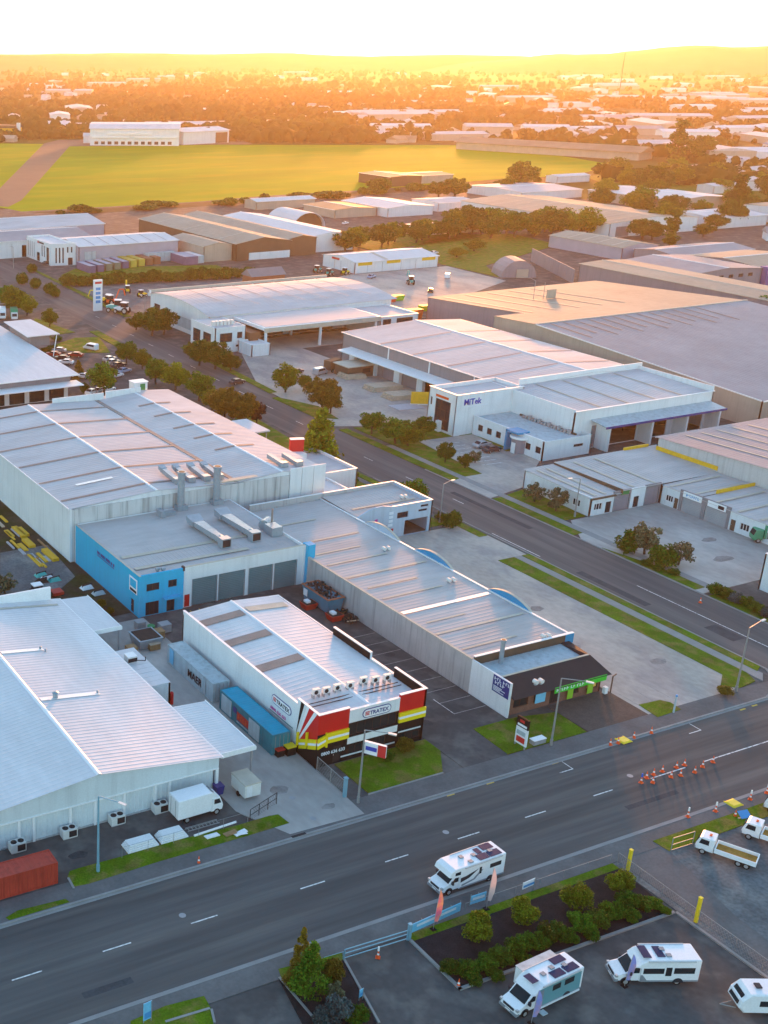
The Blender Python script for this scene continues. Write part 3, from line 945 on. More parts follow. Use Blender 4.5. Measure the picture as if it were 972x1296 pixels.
for (x, y, s) in ((50.6, 119.0, .7), (56.3, 119.05, .3), (54.2, 132.4, .32), (54.6, 131.6, .28), (51.2, 141.3, .6)):
    q = MB()
    z = zr(x)
    q.tube((x, y, z), (x, y, z + s * 1.1), s * .45, n=10)
    q.tube((x, y, z + s * 1.1), (x, y, z + s * 1.35), s * .62, s * .2, n=10)
    q.build('roof_vent', 'steel_duct', b)


def canopy(label, x0, y0, x1, y1, z):
    c = thing('side_canopy', label, 'canopy', ((x0 + x1) / 2, (y0 + y1) / 2, 0))
    slope(c, (x0, y0, z + .25), (x0, y1, z + .25), (x1, y1, z), (x1, y0, z), 'roof_white', .5)
    q = MB()
    q.box(x0, y0 - .12, z - .35, x1, y0, z + .3)
    q.box(x1, y0 - .12, z - .35, x1 + .12, y1 + .1, z + .1)
    q.build('fascia', 'trim_white', c)
    for yy in (y0 + .3, y1 - .3):
        MB().box(x1 - .3, yy - .08, 0, x1 - .14, yy + .08, z - .1).build('post', 'trim_grey', c)
    return c


canopy('ribbed white lean-to canopy beside the driveway at the warehouse front corner', 64.0, 102.2, 68.6, 113.8, 4.5)
canopy('ribbed white lean-to canopy at the far end of the white warehouse, near the blue building', 63.9, 136.6, 68.2, 148.0, 4.5)
c = thing('cool_room', 'white flat-topped cool room box against the warehouse side', 'cool room', (66, 126.6, 0))
wall(c, (64.0, 121.3), (67.8, 121.3), 0, 3.5, 'wall_pale')
wall(c, (67.8, 121.3), (67.8, 132), 0, 3.5, 'wall_pale')
wall(c, (67.8, 132), (64.0, 132), 0, 3.5, 'wall_pale')
wall(c, (64.0, 132), (64.0, 121.3), 0, 3.5, 'wall_pale')
for k in range(9):
    y = 121.3 + k * 1.19
    MB().box(63.95, y + .02, 3.5, 67.85, y + 1.17, 3.56).build('roof_panel', 'roof_white', c)
q = thing('condenser_unit', 'square white condenser unit with pipes on the cool room roof', 'condenser', (65.6, 128.5, 3.56))
MB().box(65.0, 127.9, 3.6, 66.3, 129.2, 4.5).build('casing', 'ac_white', q)
MB().box(64.96, 127.86, 4.5, 66.34, 129.24, 4.56).build('lid', 'trim_white', q)
MB().box(64.98, 127.86, 3.75, 66.32, 127.9, 4.3).build('grille', 'frame_dark', q)
MB().path([(66.3, 128.2, 3.75), (67.4, 127.6, 3.75), (67.4, 127.6, 4.3)], .06).build('pipe', 'frame_dark', q)
q = thing('gas_bottle_cage', 'red cylinder cabinet standing at the cool room corner', 'cabinet', (68.2, 121.6, 0))
MB().tube((68.2, 121.6, .13), (68.2, 121.6, 1.7), .28, n=12).build('cylinder', 'red_paint', q)
MB().tube((68.2, 121.6, 1.7), (68.2, 121.6, 1.95), .28, .1, n=12).build('shoulder', 'red_paint', q)
MB().tube((68.2, 121.6, 1.95), (68.2, 121.6, 2.1), .08, n=8).build('valve', 'rim', q)

# ---- C: signwriting-covered shop with red, yellow and black front
X0, X1, Y0, Y1 = 76.6, 92.4, 101.2, 134.0
b = thing('striped_front_shop', 'white-roofed building with red, yellow and black painted front', 'shop', (84.5, 117, 0))
PZ, EZ, RZ, CX = 7.2, 6.0, 6.55, 84.4
wall(b, (X0, Y1), (X0, 105.6), 0, 6.5, 'wall_white')
wall(b, (X0, 105.6), (X0, Y0 + .26), 0, PZ, 'wall_white', name='return_wall')
wall(b, (X1, Y0), (X1, 107.2), 0, PZ, 'black_skin', name='return_wall')
wall(b, (X1, 107.2), (X1, 112), 0, 6.2, 'wall_white')
wall(b, (X1, 112), (X1, 120.2), 0, 7.0, 'wall_white')
wall(b, (X1, 120.2), (X1, Y1), 0, 6.0, 'wall_white')
wall(b, (X1, Y1), (X0, Y1), 0, 6.0, 'wall_white', top=[(0, 6), (X1 - X0, 6), (X1 - CX, RZ - .1)])
# dark inner faces of the tall parapets
MB().box(X1 - .33, 101.6, EZ - .1, X1 - .26, 107.1, PZ - .1).build('parapet_lining', 'black_skin', b)
MB().box(X1 - .33, 112.1, EZ - .1, X1 - .26, 120.1, 6.9).build('parapet_lining', 'black_skin', b)
slope(b, (X0 + .26, Y0 + .3, EZ), (X0 + .26, Y1, EZ), (CX, Y1, RZ), (CX, Y0 + .3, RZ), 'roof_white', .9, rise=.02)
slope(b, (X1 - .36, Y0 + .3, EZ), (X1 - .36, Y1, EZ), (CX, Y1, RZ), (CX, Y0 + .3, RZ), 'roof_white', .9, rise=.02)
MB().hexa([(CX - .25, Y0 + .3, RZ), (CX + .25, Y0 + .3, RZ), (CX + .25, Y1, RZ), (CX - .25, Y1, RZ)], [(CX - .07, Y0 + .3, RZ + .13), (CX + .07, Y0 + .3, RZ + .13), (CX + .07, Y1, RZ + .13), (CX - .07, Y1, RZ + .13)]).build('ridge_cap', 'trim_white', b)
zc = lambda x: RZ - abs(x - CX) * (RZ - EZ) / 7.7
for y in (130.0, 123.3, 115.6):
    strip(b, (77.2, y, zc(77.2)), (83.9, y, zc(83.9)), (0, 1.7, 0), 'skylight_brown')
strip(b, (84.9, 130.6, zc(84.9)), (91.4, 130.6, zc(91.4)), (0, 1.5, 0), 'skylight_tan')
# copings
MB().box(X0 - .06, 105.6, 6.5, X0 + .3, Y1, 6.58).build('coping', 'trim_white', b)
MB().box(X0 - .06, Y0 - .1, PZ, X0 + .3, 105.66, PZ + .08).build('coping', 'trim_white', b)
MB().box(X0 + .3, Y0 - .1, PZ, 81.0, Y0 + .3, PZ + .08).build('coping', 'trim_white', b)
MB().box(88.4, Y0 - .1, PZ, X1 + .06, Y0 + .3, PZ + .08).build('coping', 'trim_white', b)
MB().box(X1 - .3, Y0 + .3, PZ, X1 + .06, 107.2, PZ + .08).build('coping', 'trim_white', b)
MB().box(X1 - .3, 107.2, 6.2, X1 + .06, 112, 6.28).build('coping', 'trim_white', b)
MB().box(X1 - .3, 112, 7.0, X1 + .06, 120.2, 7.08).build('coping', 'trim_white', b)
MB().box(81.0, Y0 - .06, 6.8, 88.4, Y0 + .3, 6.88).build('coping', 'trim_white', b)
# the front: left bay, centre bay, right bay
wall(b, (X0, Y0), (81.0, Y0), 4.5, PZ, 'red_paint', name='red_panel')
wall(b, (X0, Y0), (81.0, Y0), 0, 4.5, 'black_skin', [(2.45, 3.65, .1, 2.4, 'door')], name='black_panel')
wall(b, (88.4, Y0), (X1, Y0), 4.7, PZ, 'red_paint', name='red_panel')
wall(b, (88.4, Y0), (X1, Y0), 0, 4.7, 'black_skin', [(.4, 3.6, .5, 1.6, 'dwin', 3)], name='black_panel')
wall(b, (81.0, Y0), (88.4, Y0), 5.1, 6.8, 'wall_white', name='fascia')
wall(b, (81.0, Y0), (88.4, Y0), 3.1, 5.1, 'black_skin', [(.2, 7.2, 3.3, 4.9, 'dwin', 6)], name='black_panel')
wall(b, (81.0, Y0), (88.4, Y0), 2.2, 3.1, 'wall_white', name='white_band')
wall(b, (81.0, Y0), (88.4, Y0), 0, 2.2, 'black_skin', [(.3, 3.4, .4, 1.9, 'dwin', 3), (4.0, 5.8, .1, 2.1, 'dwin', 2)], name='black_panel')
# the three-strand stripe: yellow, white, yellow, swelling proud of the wall, with rings at its left end
for (za, zb, m) in ((4.05, 4.55, 'yellow_skin'), (3.72, 4.05, 'sign_white'), (3.2, 3.72, 'yellow_skin')):
    MB().hexa([(77.9, Y0 - .22, za), (81.0, Y0 - .22, za), (81.0, Y0, za), (77.9, Y0, za)], [(77.9, Y0 - .22, zb), (81.0, Y0 - .22, zb), (81.0, Y0, zb), (77.9, Y0, zb)]).build('stripe', m, b)
    MB().box(88.4, Y0 - .22, za + .2, X1 + .02, Y0, zb + .2).build('stripe', m, b)
    o = Vector((0, 0, -.35))
    MB().obox(Vector((76.62, Y0 - .2, za - .55)), (1.1, 0, .35), (0, .2, 0), (0, 0, zb - za)).build('stripe', m, b)
    # the strands run on round the corner, falling towards the container
    MB().obox(Vector((76.62, 101.3, za - .62)), (0, 1.5, -.75), (-.18, 0, 0), (0, 0, zb - za)).build('stripe', m, b)
    MB().obox(Vector((76.62, 103.1, za - 1.5)), (0, 1.5, -.8), (-.18, 0, 0), (0, 0, (zb - za) * .9)).build('stripe', m, b)
for (y, z) in ((102.85, 2.55), (104.7, 1.6)):
    MB().obox((76.5, y, z - .3), (0, .22, -.1), (-.26, 0, 0), (0, 0, 1.85)).build('stripe_ring', 'yellow_skin', b)
MB().box(77.72, Y0 - .3, 2.75, 77.92, Y0, 4.65).build('stripe_ring', 'yellow_skin', b)
# painted wedges on the return wall
xx = X0 - .012


def wedge(pts, m, k):
    MB().extrude([(xx - .004 * k, y, z) for y, z in pts], (.01, 0, 0)).build('painted_wedge', m, b)


wedge([(101.2, .05), (101.2, 3.4), (105.4, 1.0), (105.4, .05)], 'black_skin', 1)
wedge([(101.2, 3.4), (101.2, 7.15), (103.2, 7.15), (105.4, 1.2)], 'red_paint', 1)
wedge([(103.2, 7.15), (103.65, 7.15), (105.5, 1.5), (105.35, 1.2)], 'sign_white', 2)
wedge([(101.6, 7.15), (102.2, 7.15), (105.4, 1.35), (105.2, 1.25)], 'sign_white', 3)
wedge([(104.2, 7.15), (104.9, 7.15), (105.5, 2.4)], 'black_skin', 2)
# thin pale lines low on the black panels
MB().box(88.6, Y0 - .05, 1.9, 92.0, Y0, 2.08).build('pale_line', 'wall_pale', b)
MB().box(80.2, Y0 - .05, .62, 83.4, Y0, .8).build('pale_line', 'wall_pale', b)
MB().box(85.8, Y0 - .05, .62, 88.2, Y0, .8).build('pale_line', 'wall_pale', b)
letters('0800 636 633', .62, (77.3, Y0 - .01, 1.55), (1, 0, 0), (0, 0, 1), 'letter_pale', b)


def oval(root, O, t, u, h, m, th):
    t = Vector(t).normalized()
    n = Vector((t.y, -t.x, 0))
    r = h / 2
    pts = [Vector(O) + t * (r + r * cos(a)) + Vector((0, 0, r + r * sin(a))) for a in [radians(90 + 18 * i) for i in range(11)]]
    pts += [Vector(O) + t * (u - r + r * cos(a)) + Vector((0, 0, r + r * sin(a))) for a in [radians(-90 + 18 * i) for i in range(11)]]
    return MB().extrude(pts, n * th).build('sign_board', m, root)


def oval_sign(O, t, u, h, tm='letter_black'):
    t = Vector(t).normalized()
    n = Vector((t.y, -t.x, 0))
    s = oval(b, O, t, u, h, 'navy', .05)
    O2 = Vector(O) + t * .1 + Vector((0, 0, .1)) + n * .045
    oval(s, O2, t, u - .2, h - .2, 'sign_white', .02)
    q = Vector(O) + n * .075 + Vector((0, 0, h * .28))
    for k in range(3):
        MB().obox(q + t * (.3 * h) + Vector((0, 0, h * (.02 + .16 * k))), t * h * .5, n * .02, Vector((0, 0, h * .1))).build('logo_bar', 'letter_red', s)
    letters('TRATEX', h * .62, q + t * (h * .86), t, (0, 0, 1), tm, s, .02)


oval_sign((76.59, 111.0, 4.05), (0, -1, 0), 4.3, 1.25)
oval_sign((82.9, Y0 - .005, 5.3), (1, 0, 0), 4.2, 1.2, 'navy')
letters('0800 636 633', .62, (76.585, 111.2, 3.0), (0, -1, 0), (0, 0, 1), 'letter_magenta', b)
MB().box(76.56, 106.2, 2.72, 76.6, 111.4, 2.84).build('pale_line', 'roller_teal', b)
for k, px in enumerate(((79.74, 105.76), (81.10, 105.56), (82.79, 105.65), (84.56, 105.49), (86.79, 105.78), (88.25, 105.34), (89.97, 105.22))):
    q = thing('roof_air_conditioner', 'white air conditioner on the striped-front shop roof, number %s from the left' % ('one two three four five six seven'.split()[k]), 'air conditioner', (px[0], px[1] + .6, 6.3), group='air conditioners on the striped-front shop')
    x, y = px[0], px[1] + .6
    MB().box(x - .5, y - .2, 6.7, x + .5, y + .22, 7.45).build('casing', 'ac_white', q)
    MB().prism(arc(x - .08, 0, .28, 0, 330, 11), 0, .02)
    MB().tube((x - .1, y - .2, 7.05), (x - .1, y - .23, 7.05), .28, n=12).build('fan_grille', 'frame_dark', q)
    f = MB()
    f.box(x - .45, y - .25, 6.2, x - .35, y + .3, 6.7)
    f.box(x + .35, y - .25, 6.2, x + .45, y + .3, 6.7)
    f.build('bracket', 'trim_grey', q)
q = thing('equipment_rail', 'thin steel rail under the air conditioners on the striped-front shop roof', 'rail', (84, 103.6, 6.3))
MB().obox((77.6, 104.25, 6.42), (13.4, 0, 0), (0, .1, 0), (0, 0, .08)).build('rail', 'frame_dark', q)
MB().obox((77.6, 104.95, 6.42), (13.4, 0, 0), (0, .1, 0), (0, 0, .08)).build('rail', 'frame_dark', q)

# ---- D: blue and white workshop
X0, X1, Y0, Y1, Z = 76.0, 105.6, 146.4, 169.6, 6.8
b = thing('blue_workshop', 'bright blue and white workshop with four grey-green roller doors', 'workshop', (91, 158, 0))
wall(b, (X0, Y1), (X0, Y0), 0, Z, 'wall_blue', [(20.5, 21.6, .1, 2.3, 'door', 'frame_dark')])
wall(b, (X0 + .25, Y0), (83.6, Y0), 0, Z, 'wall_blue', [(1.0, 3.2, 4.1, 5.3, 'dwin', 2), (4.7, 6.2, 4.1, 5.3, 'dwin', 2), (.9, 3.2, .1, 2.3, 'dwin', 3), (4.5, 5.9, .1, 2.2, 'dwin', 2)])
MB().box(80.0, Y0 - 1.0, 2.55, 83.0, Y0, 2.75).build('door_hood', 'wall_blue', b)
wall(b, (83.6, Y0 + .25), (X1, Y0 + .25), 0, Z, 'wall_white', [(1.7, 6.0, .08, 4.6, 'roll', 'roller_teal'), (6.4, 11.0, .08, 4.6, 'roll', 'roller_teal'), (11.8, 16.1, .08, 4.6, 'roll', 'roller_teal'), (16.5, 20.6, .08, 4.6, 'roll', 'roller_teal'), (.35, 1.3, .1, 2.2, 'door', 'red_paint')])
wall(b, (X1, Y0), (X1, Y1), 0, Z, 'wall_white')
MB().box(X1 + .02, Y0 - .6, 0, X1 + 1.4, Y0 + .9, Z + .2).build('blue_pillar', 'wall_blue', b)
MB().box(X0, Y1, 0, X1, Y1 + .2, Z).build('wall', 'wall_white', b)
slope(b, (X0 + .26, Y0 + .5, Z - .45), (X1, Y0 + .5, Z - .45), (X1, Y1, Z - .1), (X0 + .26, Y1, Z - .1), 'roof_grey', .85, rise=.018)
for y0, y1, x0, x1 in ((149.8, 149.8, 77, 97), (154.5, 154.5, 77, 100)):
    strip(b, (x0, y0, Z - .4), (x1, y0, Z - .4), (0, .9, 0), 'skylight_tan', lift=.14)
MB().box(X0 - .05, Y0 - .05, Z, X0 + .3, Y1, Z + .06).build('coping', 'skylight_tan', b)
MB().box(X0 + .3, Y0 - .05, Z, 83.6, Y0 + .3, Z + .06).build('coping', 'wall_blue', b)
MB().box(83.6, Y0 + .2, Z, X1, Y0 + .55, Z + .06).build('coping', 'skylight_tan', b)
MB().box(83.4, Y0 - .1, Z - .4, 83.7, Y0 + .5, Z + .3).build('corner_block', 'frame_dark', b)
# dark, unreadable lettering and a square logo on the blue side
s = board(b, (75.995, 161.2, 4.55), (0, -1, 0), 6.6, .95, 'wall_blue', .02)
u = 0.
for k, wd in enumerate((.5, .42, .2, .5, .48, .5, .2, .46, .5, .5, .2, .48, .2, .5)):
    if wd > .3:
        MB().obox((75.975, 161.1 - u, 4.95), (0, -wd, 0), (-.02, 0, 0), (0, 0, .5)).build('letter_block', 'navy', s)
    u += wd + .05
MB().obox((75.975, 161.1, 4.62), (0, -6.2, 0), (-.02, 0, 0), (0, 0, .14)).build('underline', 'navy', s)
s = board(b, (75.995, 149.6, 3.5), (0, -1, 0), 2.6, 2.4, 'sign_white', .04)
MB().obox((75.95, 149.3, 4.35), (0, -2.0, 0), (-.02, 0, 0), (0, 0, 1.3)).build('logo', 'wall_blue', s)
MB().obox((75.95, 149.3, 3.62), (0, -2.1, 0), (-.02, 0, 0), (0, 0, .42)).build('logo_bar', 'letter_black', s)
q = thing('roof_cowl_pair', 'pair of small round cowls near the blue roof corner', 'roof cowl', (80.2, 147.8, 6.4))
MB().tube((79.8, 147.8, 6.35), (79.8, 147.8, 6.75), .2, n=10).tube((80.6, 147.5, 6.35), (80.6, 147.5, 6.75), .2, n=10).build('stub', 'steel_duct', q)
MB().tube((79.5, 147.8, 6.85), (80.1, 147.8, 6.85), .26, n=10).tube((80.3, 147.5, 6.85), (80.9, 147.5, 6.85), .26, n=10).build('hood', 'steel_duct', q)


def duct(label, x, y, L):
    q = thing('rooftop_duct', label, 'duct', (x, y, 6.4), group='ducts on the blue workshop roof')
    MB().hexa([(x - 1.1, y + L - 2.0, 7.1), (x + 1.1, y + L - 2.0, 7.1), (x + 1.1, y + L, 7.1), (x - 1.1, y + L, 7.1)], [(x - 1.1, y + L - 2.0, 7.9), (x + 1.1, y + L - 2.0, 7.9), (x + 1.3, y + L, 8.4), (x - 1.3, y + L, 8.4)]).build('hood', 'steel_duct', q)
    MB().hexa([(x - .5, y + 1.4, 6.9), (x + .5, y + 1.4, 6.9), (x + .9, y + L - 2.02, 7.1), (x - .9, y + L - 2.02, 7.1)], [(x - .5, y + 1.4, 7.9), (x + .5, y + 1.4, 7.9), (x + .9, y + L - 2.02, 7.9), (x - .9, y + L - 2.02, 7.9)]).build('run', 'steel_duct', q)
    MB().tube((x, y + 1.3, 7.4), (x, y + 2.0, 7.4), .68, n=14).build('collar', 'steel_duct', q)
    MB().box(x - .85, y, 6.5, x + .85, y + 1.35, 8.1).build('fan_box', 'steel_duct', q)
    MB().box(x - .7, y - .03, 6.7, x + .7, y, 7.9).build('grille', 'frame_dark', q)
    f = MB()
    for k in range(3):
        f.box(x - .4, y + 2.2 + k * 1.6, 6.35, x + .4, y + 2.3 + k * 1.6, 6.95)
    f.build('support', 'trim_grey', q)


duct('long grey rooftop duct, the left one of two on the blue workshop', 93.9, 151.2, 11.0)
duct('long grey rooftop duct, the right one of two on the blue workshop', 99.7, 151.6, 11.5)
q = thing('dust_collector', 'grey dust collector drum with a thin rusty flue beside the roof ducts', 'dust collector', (104, 153, 6.4))
MB().box(103.0, 152.2, 6.5, 105.0, 154.6, 8.0).build('box', 'steel_duct', q)
MB().tube((103.4, 155.4, 7.3), (105.2, 156.6, 7.3), .95, n=14).build('drum', 'steel_duct', q)
MB().tube((104.6, 154.9, 7.2), (104.6, 154.9, 10.2), .16, n=8).build('flue', 'skylight_brown', q)
q = thing('low_duct_elbow', 'small grey duct elbow at the back edge of the blue workshop roof', 'duct', (92, 167.6, 6.5))
MB().box(91.2, 167.0, 6.6, 93.4, 168.0, 7.3).build('run', 'steel_duct', q)
MB().box(90.4, 166.6, 6.6, 91.2, 168.4, 7.8).build('elbow', 'steel_duct', q)

# ---- E: big twin-gabled warehouse behind
X0, X1, XV, Y0, Y1, ZE = 75.2, 125.6, 107.2, 170.0, 228.0, 9.5
R1, R2, Z1, Z2 = 91.4, 116.6, 10.4, 10.2
b = thing('twin_gable_warehouse', 'large pale twin-gabled warehouse with brown roof lines, left of centre', 'warehouse', (100, 199, 0))
wall(b, (X0, Y1), (X0, Y0), 0, ZE, 'wall_white', rib=.9)
MB().box(X0 - .06, Y0 - .06, 0, X0 + .3, Y0 + .02, ZE).build('corner_trim', 'frame_white', b)
pj = [76.0, 80.2, 84.5, 88.9, 91.6, 94.6, 98.6, 102.6, 107.2, 111.4, 115.6]
for a, c in zip([X0 + .25] + pj, pj + [118.0]):
    MB().box(a + .02, Y0, 0, c - .02, Y0 + .2, 9.35).build('wall_panel', 'wall_stained', b)
for a, c in ((118.05, 120.5), (120.55, 123.0), (123.05, X1)):
    MB().box(a + .02, Y0 - .15, 0, c - .02, Y0 + .1, 10.5).build('wall_panel', 'wall_white', b)
MB().extrude([(X0, Y0 + .21, 9.3), (XV, Y0 + .21, 9.3), (R1, Y0 + .21, Z1 - .1)], (0, .2, 0)).build('gable_end', 'wall_white', b)
MB().extrude([(XV, Y0 + .21, 9.3), (X1, Y0 + .21, 9.3), (R2, Y0 + .21, Z2 - .1)], (0, .2, 0)).build('gable_end', 'wall_white', b)
wall(b, (X1, Y0 + .2), (X1, Y1), 0, ZE, 'wall_white')
wall(b, (X1, Y1), (X0, Y1), 0, ZE, 'wall_white', top=[(X1 - XV, ZE), (X1 - X0, ZE), (X1 - R1, Z1 - .1)])
gable(b, X0, Y0 + .3, XV, Y1, ZE, Z1, 'y', 'roof_zinc', rib=.9, over=.2, ridge=R1, lights=[(174.0, .55, .02, .98), (183.5, .55, .02, .98), (193, .55, .02, .98), (203, .55, .02, .98), (213, .55, .02, .98), (222.5, .55, .02, .98)], lm='skylight_brown', gutter=False)
gable(b, XV, Y0 + .3, X1, Y1 + 2, ZE, Z2, 'y', 'roof_zinc', rib=.9, over=.2, ridge=R2, lights=[(186.5, .6, .55, .98), (194.5, .6, .55, .98), (202, .6, .5, .98), (211, .6, .55, .98), (219, .6, .6, .98)], lm='skylight_brown', gutter=False)
MB().box(X0 - .25, Y0, ZE - .15, X0 - .1, Y1, ZE + .05).build('gutter', 'trim_white', b)
strip(b, (80.5, 179.5, 9.8), (87.5, 179.5, 10.2), (0, .8, 0), 'skylight_white', lift=.1)
MB().box(XV - .45, Y0 + .4, ZE - .1, XV + .45, Y1, ZE + .12).build('valley_gutter', 'skylight_brown', b)
MB().box(92, Y0 + .5, ZE + .0, X1 - .4, Y0 + 1.6, ZE + .35).build('box_gutter', 'skylight_tan', b)
for (lab, x0, x1, z) in (('parapet', 97, 109, 11.0), ('parapet', 109.5, 118, 11.2)):
    MB().box(x0, Y1 + .3, 8, x1, Y1 + .6, z).build('parapet', 'wall_white', b)
names = 'first second third fourth'.split()
for k, x in enumerate((96.6, 99.3, 102.3, 105.0)):
    q = thing('roof_fan', 'angled roof exhaust fan, %s of four from the left behind the two tall stacks' % names[k], 'exhaust fan', (x, 175, 10), group='exhaust fans on the twin-gabled warehouse')
    z = Z1 - (x - R1) * .057
    MB().hexa([(x - .45, 173.2, z + .1), (x + .45, 173.2, z + .1), (x + .45, 177.5, z + .35), (x - .45, 177.5, z + .35)], [(x - .45, 173.2, z + .85), (x + .45, 173.2, z + .85), (x + .45, 177.5, z + 1.2), (x - .45, 177.5, z + 1.2)]).build('duct', 'steel_duct', q)
    MB().box(x - .65, 172.0, z + .05, x + .65, 173.18, z + 1.0).build('fan_box', 'steel_duct', q)
    MB().hexa([(x - .6, 177.5, z + .5), (x + .6, 177.5, z + .5), (x + .6, 178.6, z + .9), (x - .6, 178.6, z + .9)], [(x - .6, 177.5, z + 1.25), (x + .6, 177.5, z + 1.25), (x + .6, 178.6, z + 1.5), (x - .6, 178.6, z + 1.5)]).build('cowl', 'steel_duct', q)
for k, x in enumerate((118.2, 121.4)):
    q = thing('roof_fan', 'angled roof exhaust fan near the white parapet panels, %s one' % ('left', 'right')[k], 'exhaust fan', (x, 173, 10), group='exhaust fans on the twin-gabled warehouse')
    z = Z2 - abs(x - R2) * .075
    MB().hexa([(x - .45, 173.0, z + .1), (x + .45, 173.0, z + .1), (x + .45, 177.3, z + .35), (x - .45, 177.3, z + .35)], [(x - .45, 173.0, z + .8), (x + .45, 173.0, z + .8), (x + .45, 177.3, z + 1.1), (x - .45, 177.3, z + 1.1)]).build('duct', 'steel_duct', q)
    MB().box(x - .7, 171.9, z + .05, x + .7, 172.98, z + 1.0).build('fan_box', 'steel_duct', q)
for k, (x, zt) in enumerate(((95.4, 13.0), (102.4, 13.0))):
    q = thing('exhaust_stack', 'tall round steel exhaust stack on the blue workshop, %s of two' % ('left', 'right')[k], 'stack', (x, 169, 6.5), group='steel stacks on the blue workshop')
    MB().tube((x, 169.0, 7.0), (x, 169.0, zt), .62, n=18).build('pipe', 'steel_duct', q)
    MB().tube((x, 169.0, zt), (x, 169.0, zt + .5), .72, n=18).build('rim', 'steel_duct', q)
    MB().tube((x, 169.0, zt + .44), (x, 169.0, zt + .52), .55, n=18).build('mouth', 'frame_dark', q)
    MB().box(x - .95, 168.1, 6.45, x + .95, 169.55, 7.5).build('base_box', 'steel_duct', q)
# office of the warehouse with a red sign, toward the side road
b = flatbox('rear_office', 'flat white office block with parapets behind the twin-gabled warehouse', 126.2, 178, 139.0, 192, 5.2, 'wall_white', 'roof_zinc', .5, cat='office')
MB().box(125.8, 187, 5.3, 133.5, 190.5, 6.2).build('roof_step', 'wall_white', b)
b = flatbox('rear_office_wing', 'small flat white roof beside the white parapet panels and red sign', 126.0, 168.6, 131.5, 177.4, 4.6, 'wall_white', 'roof_white', .3, cat='office')
q = thing('red_sign_block', 'upright red sign slab on the office roof by the tall yellow-green tree', 'sign', (134.35, 192.42, 3.00))
MB().obox((131.12, 189.40, 4.20), (2.6, -.9, 0), (.35, .9, 0), (0, 0, 4.4)).build('slab', 'red_paint', q)
MB().obox(Vector((131.12, 189.40, 4.20)) + Vector((-.06, -.04, 4.42)), (2.72, -.92, 0), (.42, 1.0, 0), (0, 0, .14)).build('cap', 'trim_white', q)
q = thing('rear_canopy', 'flat pale canopy roof by the trees at the back of the warehouse', 'canopy', (137, 214, 0))
MB().box(133.5, 208, 4.2, 138.6, 217.5, 4.5).build('roof', 'roof_white', q)
for x, y in ((134, 208.4), (138, 208.4), (134, 217), (138, 217)):
    MB().box(x - .1, y - .1, 0, x + .1, y + .1, 4.2).build('post', 'trim_grey', q)
q = thing('green_white_kiosk', 'small white box with a green door at the far end of the warehouse roof', 'kiosk', (119.5, 231.5, 0))
MB().box(117.5, 230.6, 0, 120.8, 233, 11.6).build('wall', 'wall_white', q)
MB().box(119.0, 230.5, 9.6, 120.2, 230.6, 11.3).build('green_door', 'barrel_green', q)
MB().box(117.4, 230.4, 11.6, 120.95, 233.1, 11.75).build('roof', 'trim_white', q)

# ---- F: long low building with three blue arched parapets, shop at the road end
X0, X1, Y0, Y1, Z = 105.7, 123.2, 108.0, 167.5, 5.0
b = thing('long_low_building', 'long low grey-roofed building with blue arched parapets and concrete side wall', 'building', (114.5, 137, 0))
ys = [167.5, 160, 152.3, 144.7, 136.9, 130.5, 124.0, 116.5, 108.0]
for a, c in zip(ys, ys[1:]):
    MB().box(X0, c + .02, 0, X0 + .22, a - .02, Z - .05).build('wall_panel', 'concrete_wall', b)
MB().box(X0 - .05, Y0, Z - .05, X0 + .3, Y1, Z + .08).build('coping', 'skylight_tan', b)
wall(b, (X1, Y0), (X1, Y1), 0, Z - .1, 'concrete_wall', [(6 + 9.6 * k, 10 + 9.6 * k, .1, 4, 'roll', 'roller_grey') for k in range(4)])
MB().box(X1 - .25, Y0, Z - .1, X1 + .06, Y1, Z + .05).build('coping', 'trim_white', b)
wall(b, (X1, Y1), (X0, Y1), 0, Z, 'concrete_wall')
slope(b, (X0 + .3, Y0 + .1, Z - .3), (X0 + .3, Y1 - .3, Z - .3), (X1 - .3, Y1 - .3, Z - .12), (X1 - .3, Y0 + .1, Z - .12), 'roof_grey', .85, rise=.018)
zf = lambda x: Z - .3 + (x - X0) / 17.5 * .18
for (y, m, f0, f1, wd) in ((159.5, 'skylight_tan', .08, .62, .5), (151.5, 'skylight_tan', .03, .8, .6), (146.5, 'skylight_tan', .1, .6, .4), (142.2, 'skylight_tan', .05, .72, .4), (137.0, 'skylight_tan', .03, .93, .55), (132.6, 'skylight_tan', .08, .62, .4), (128.6, 'skylight_tan', .06, .7, .35), (123.5, 'skylight_white', .03, .97, .75), (119.6, 'skylight_tan', .1, .5, .35), (116.2, 'skylight_tan', .03, .95, .5), (111.2, 'skylight_tan', .05, .6, .4)):
    x0, x1 = X0 + .3 + 17 * f0, X0 + .3 + 17 * f1
    strip(b, (x0, y, zf(x0)), (x1, y, zf(x1)), (0, wd, 0), m)
for k, (ya, yb, m) in enumerate(((154.6, 145.4, 'wall_bluegrey'), (141.5, 132.4, 'blue_trim'), (124.6, 115.8, 'blue_trim'))):
    n = 14
    top = [(X1 - .02, ya + (yb - ya) * i / n, Z - .1 + 1.15 * sin(pi * i / n) ** .8) for i in range(n + 1)]
    MB().extrude(top, (.32, 0, 0)).build('arched_parapet', m, b)
    q = MB()
    for i in range(n):
        p0, p1 = Vector(top[i]), Vector(top[i + 1])
        q.obox(p0 + Vector((-.05, 0, 0)), p1 - p0, (.42, 0, 0), (0, 0, .1))
    q.build('arch_capping', 'skylight_tan', b)
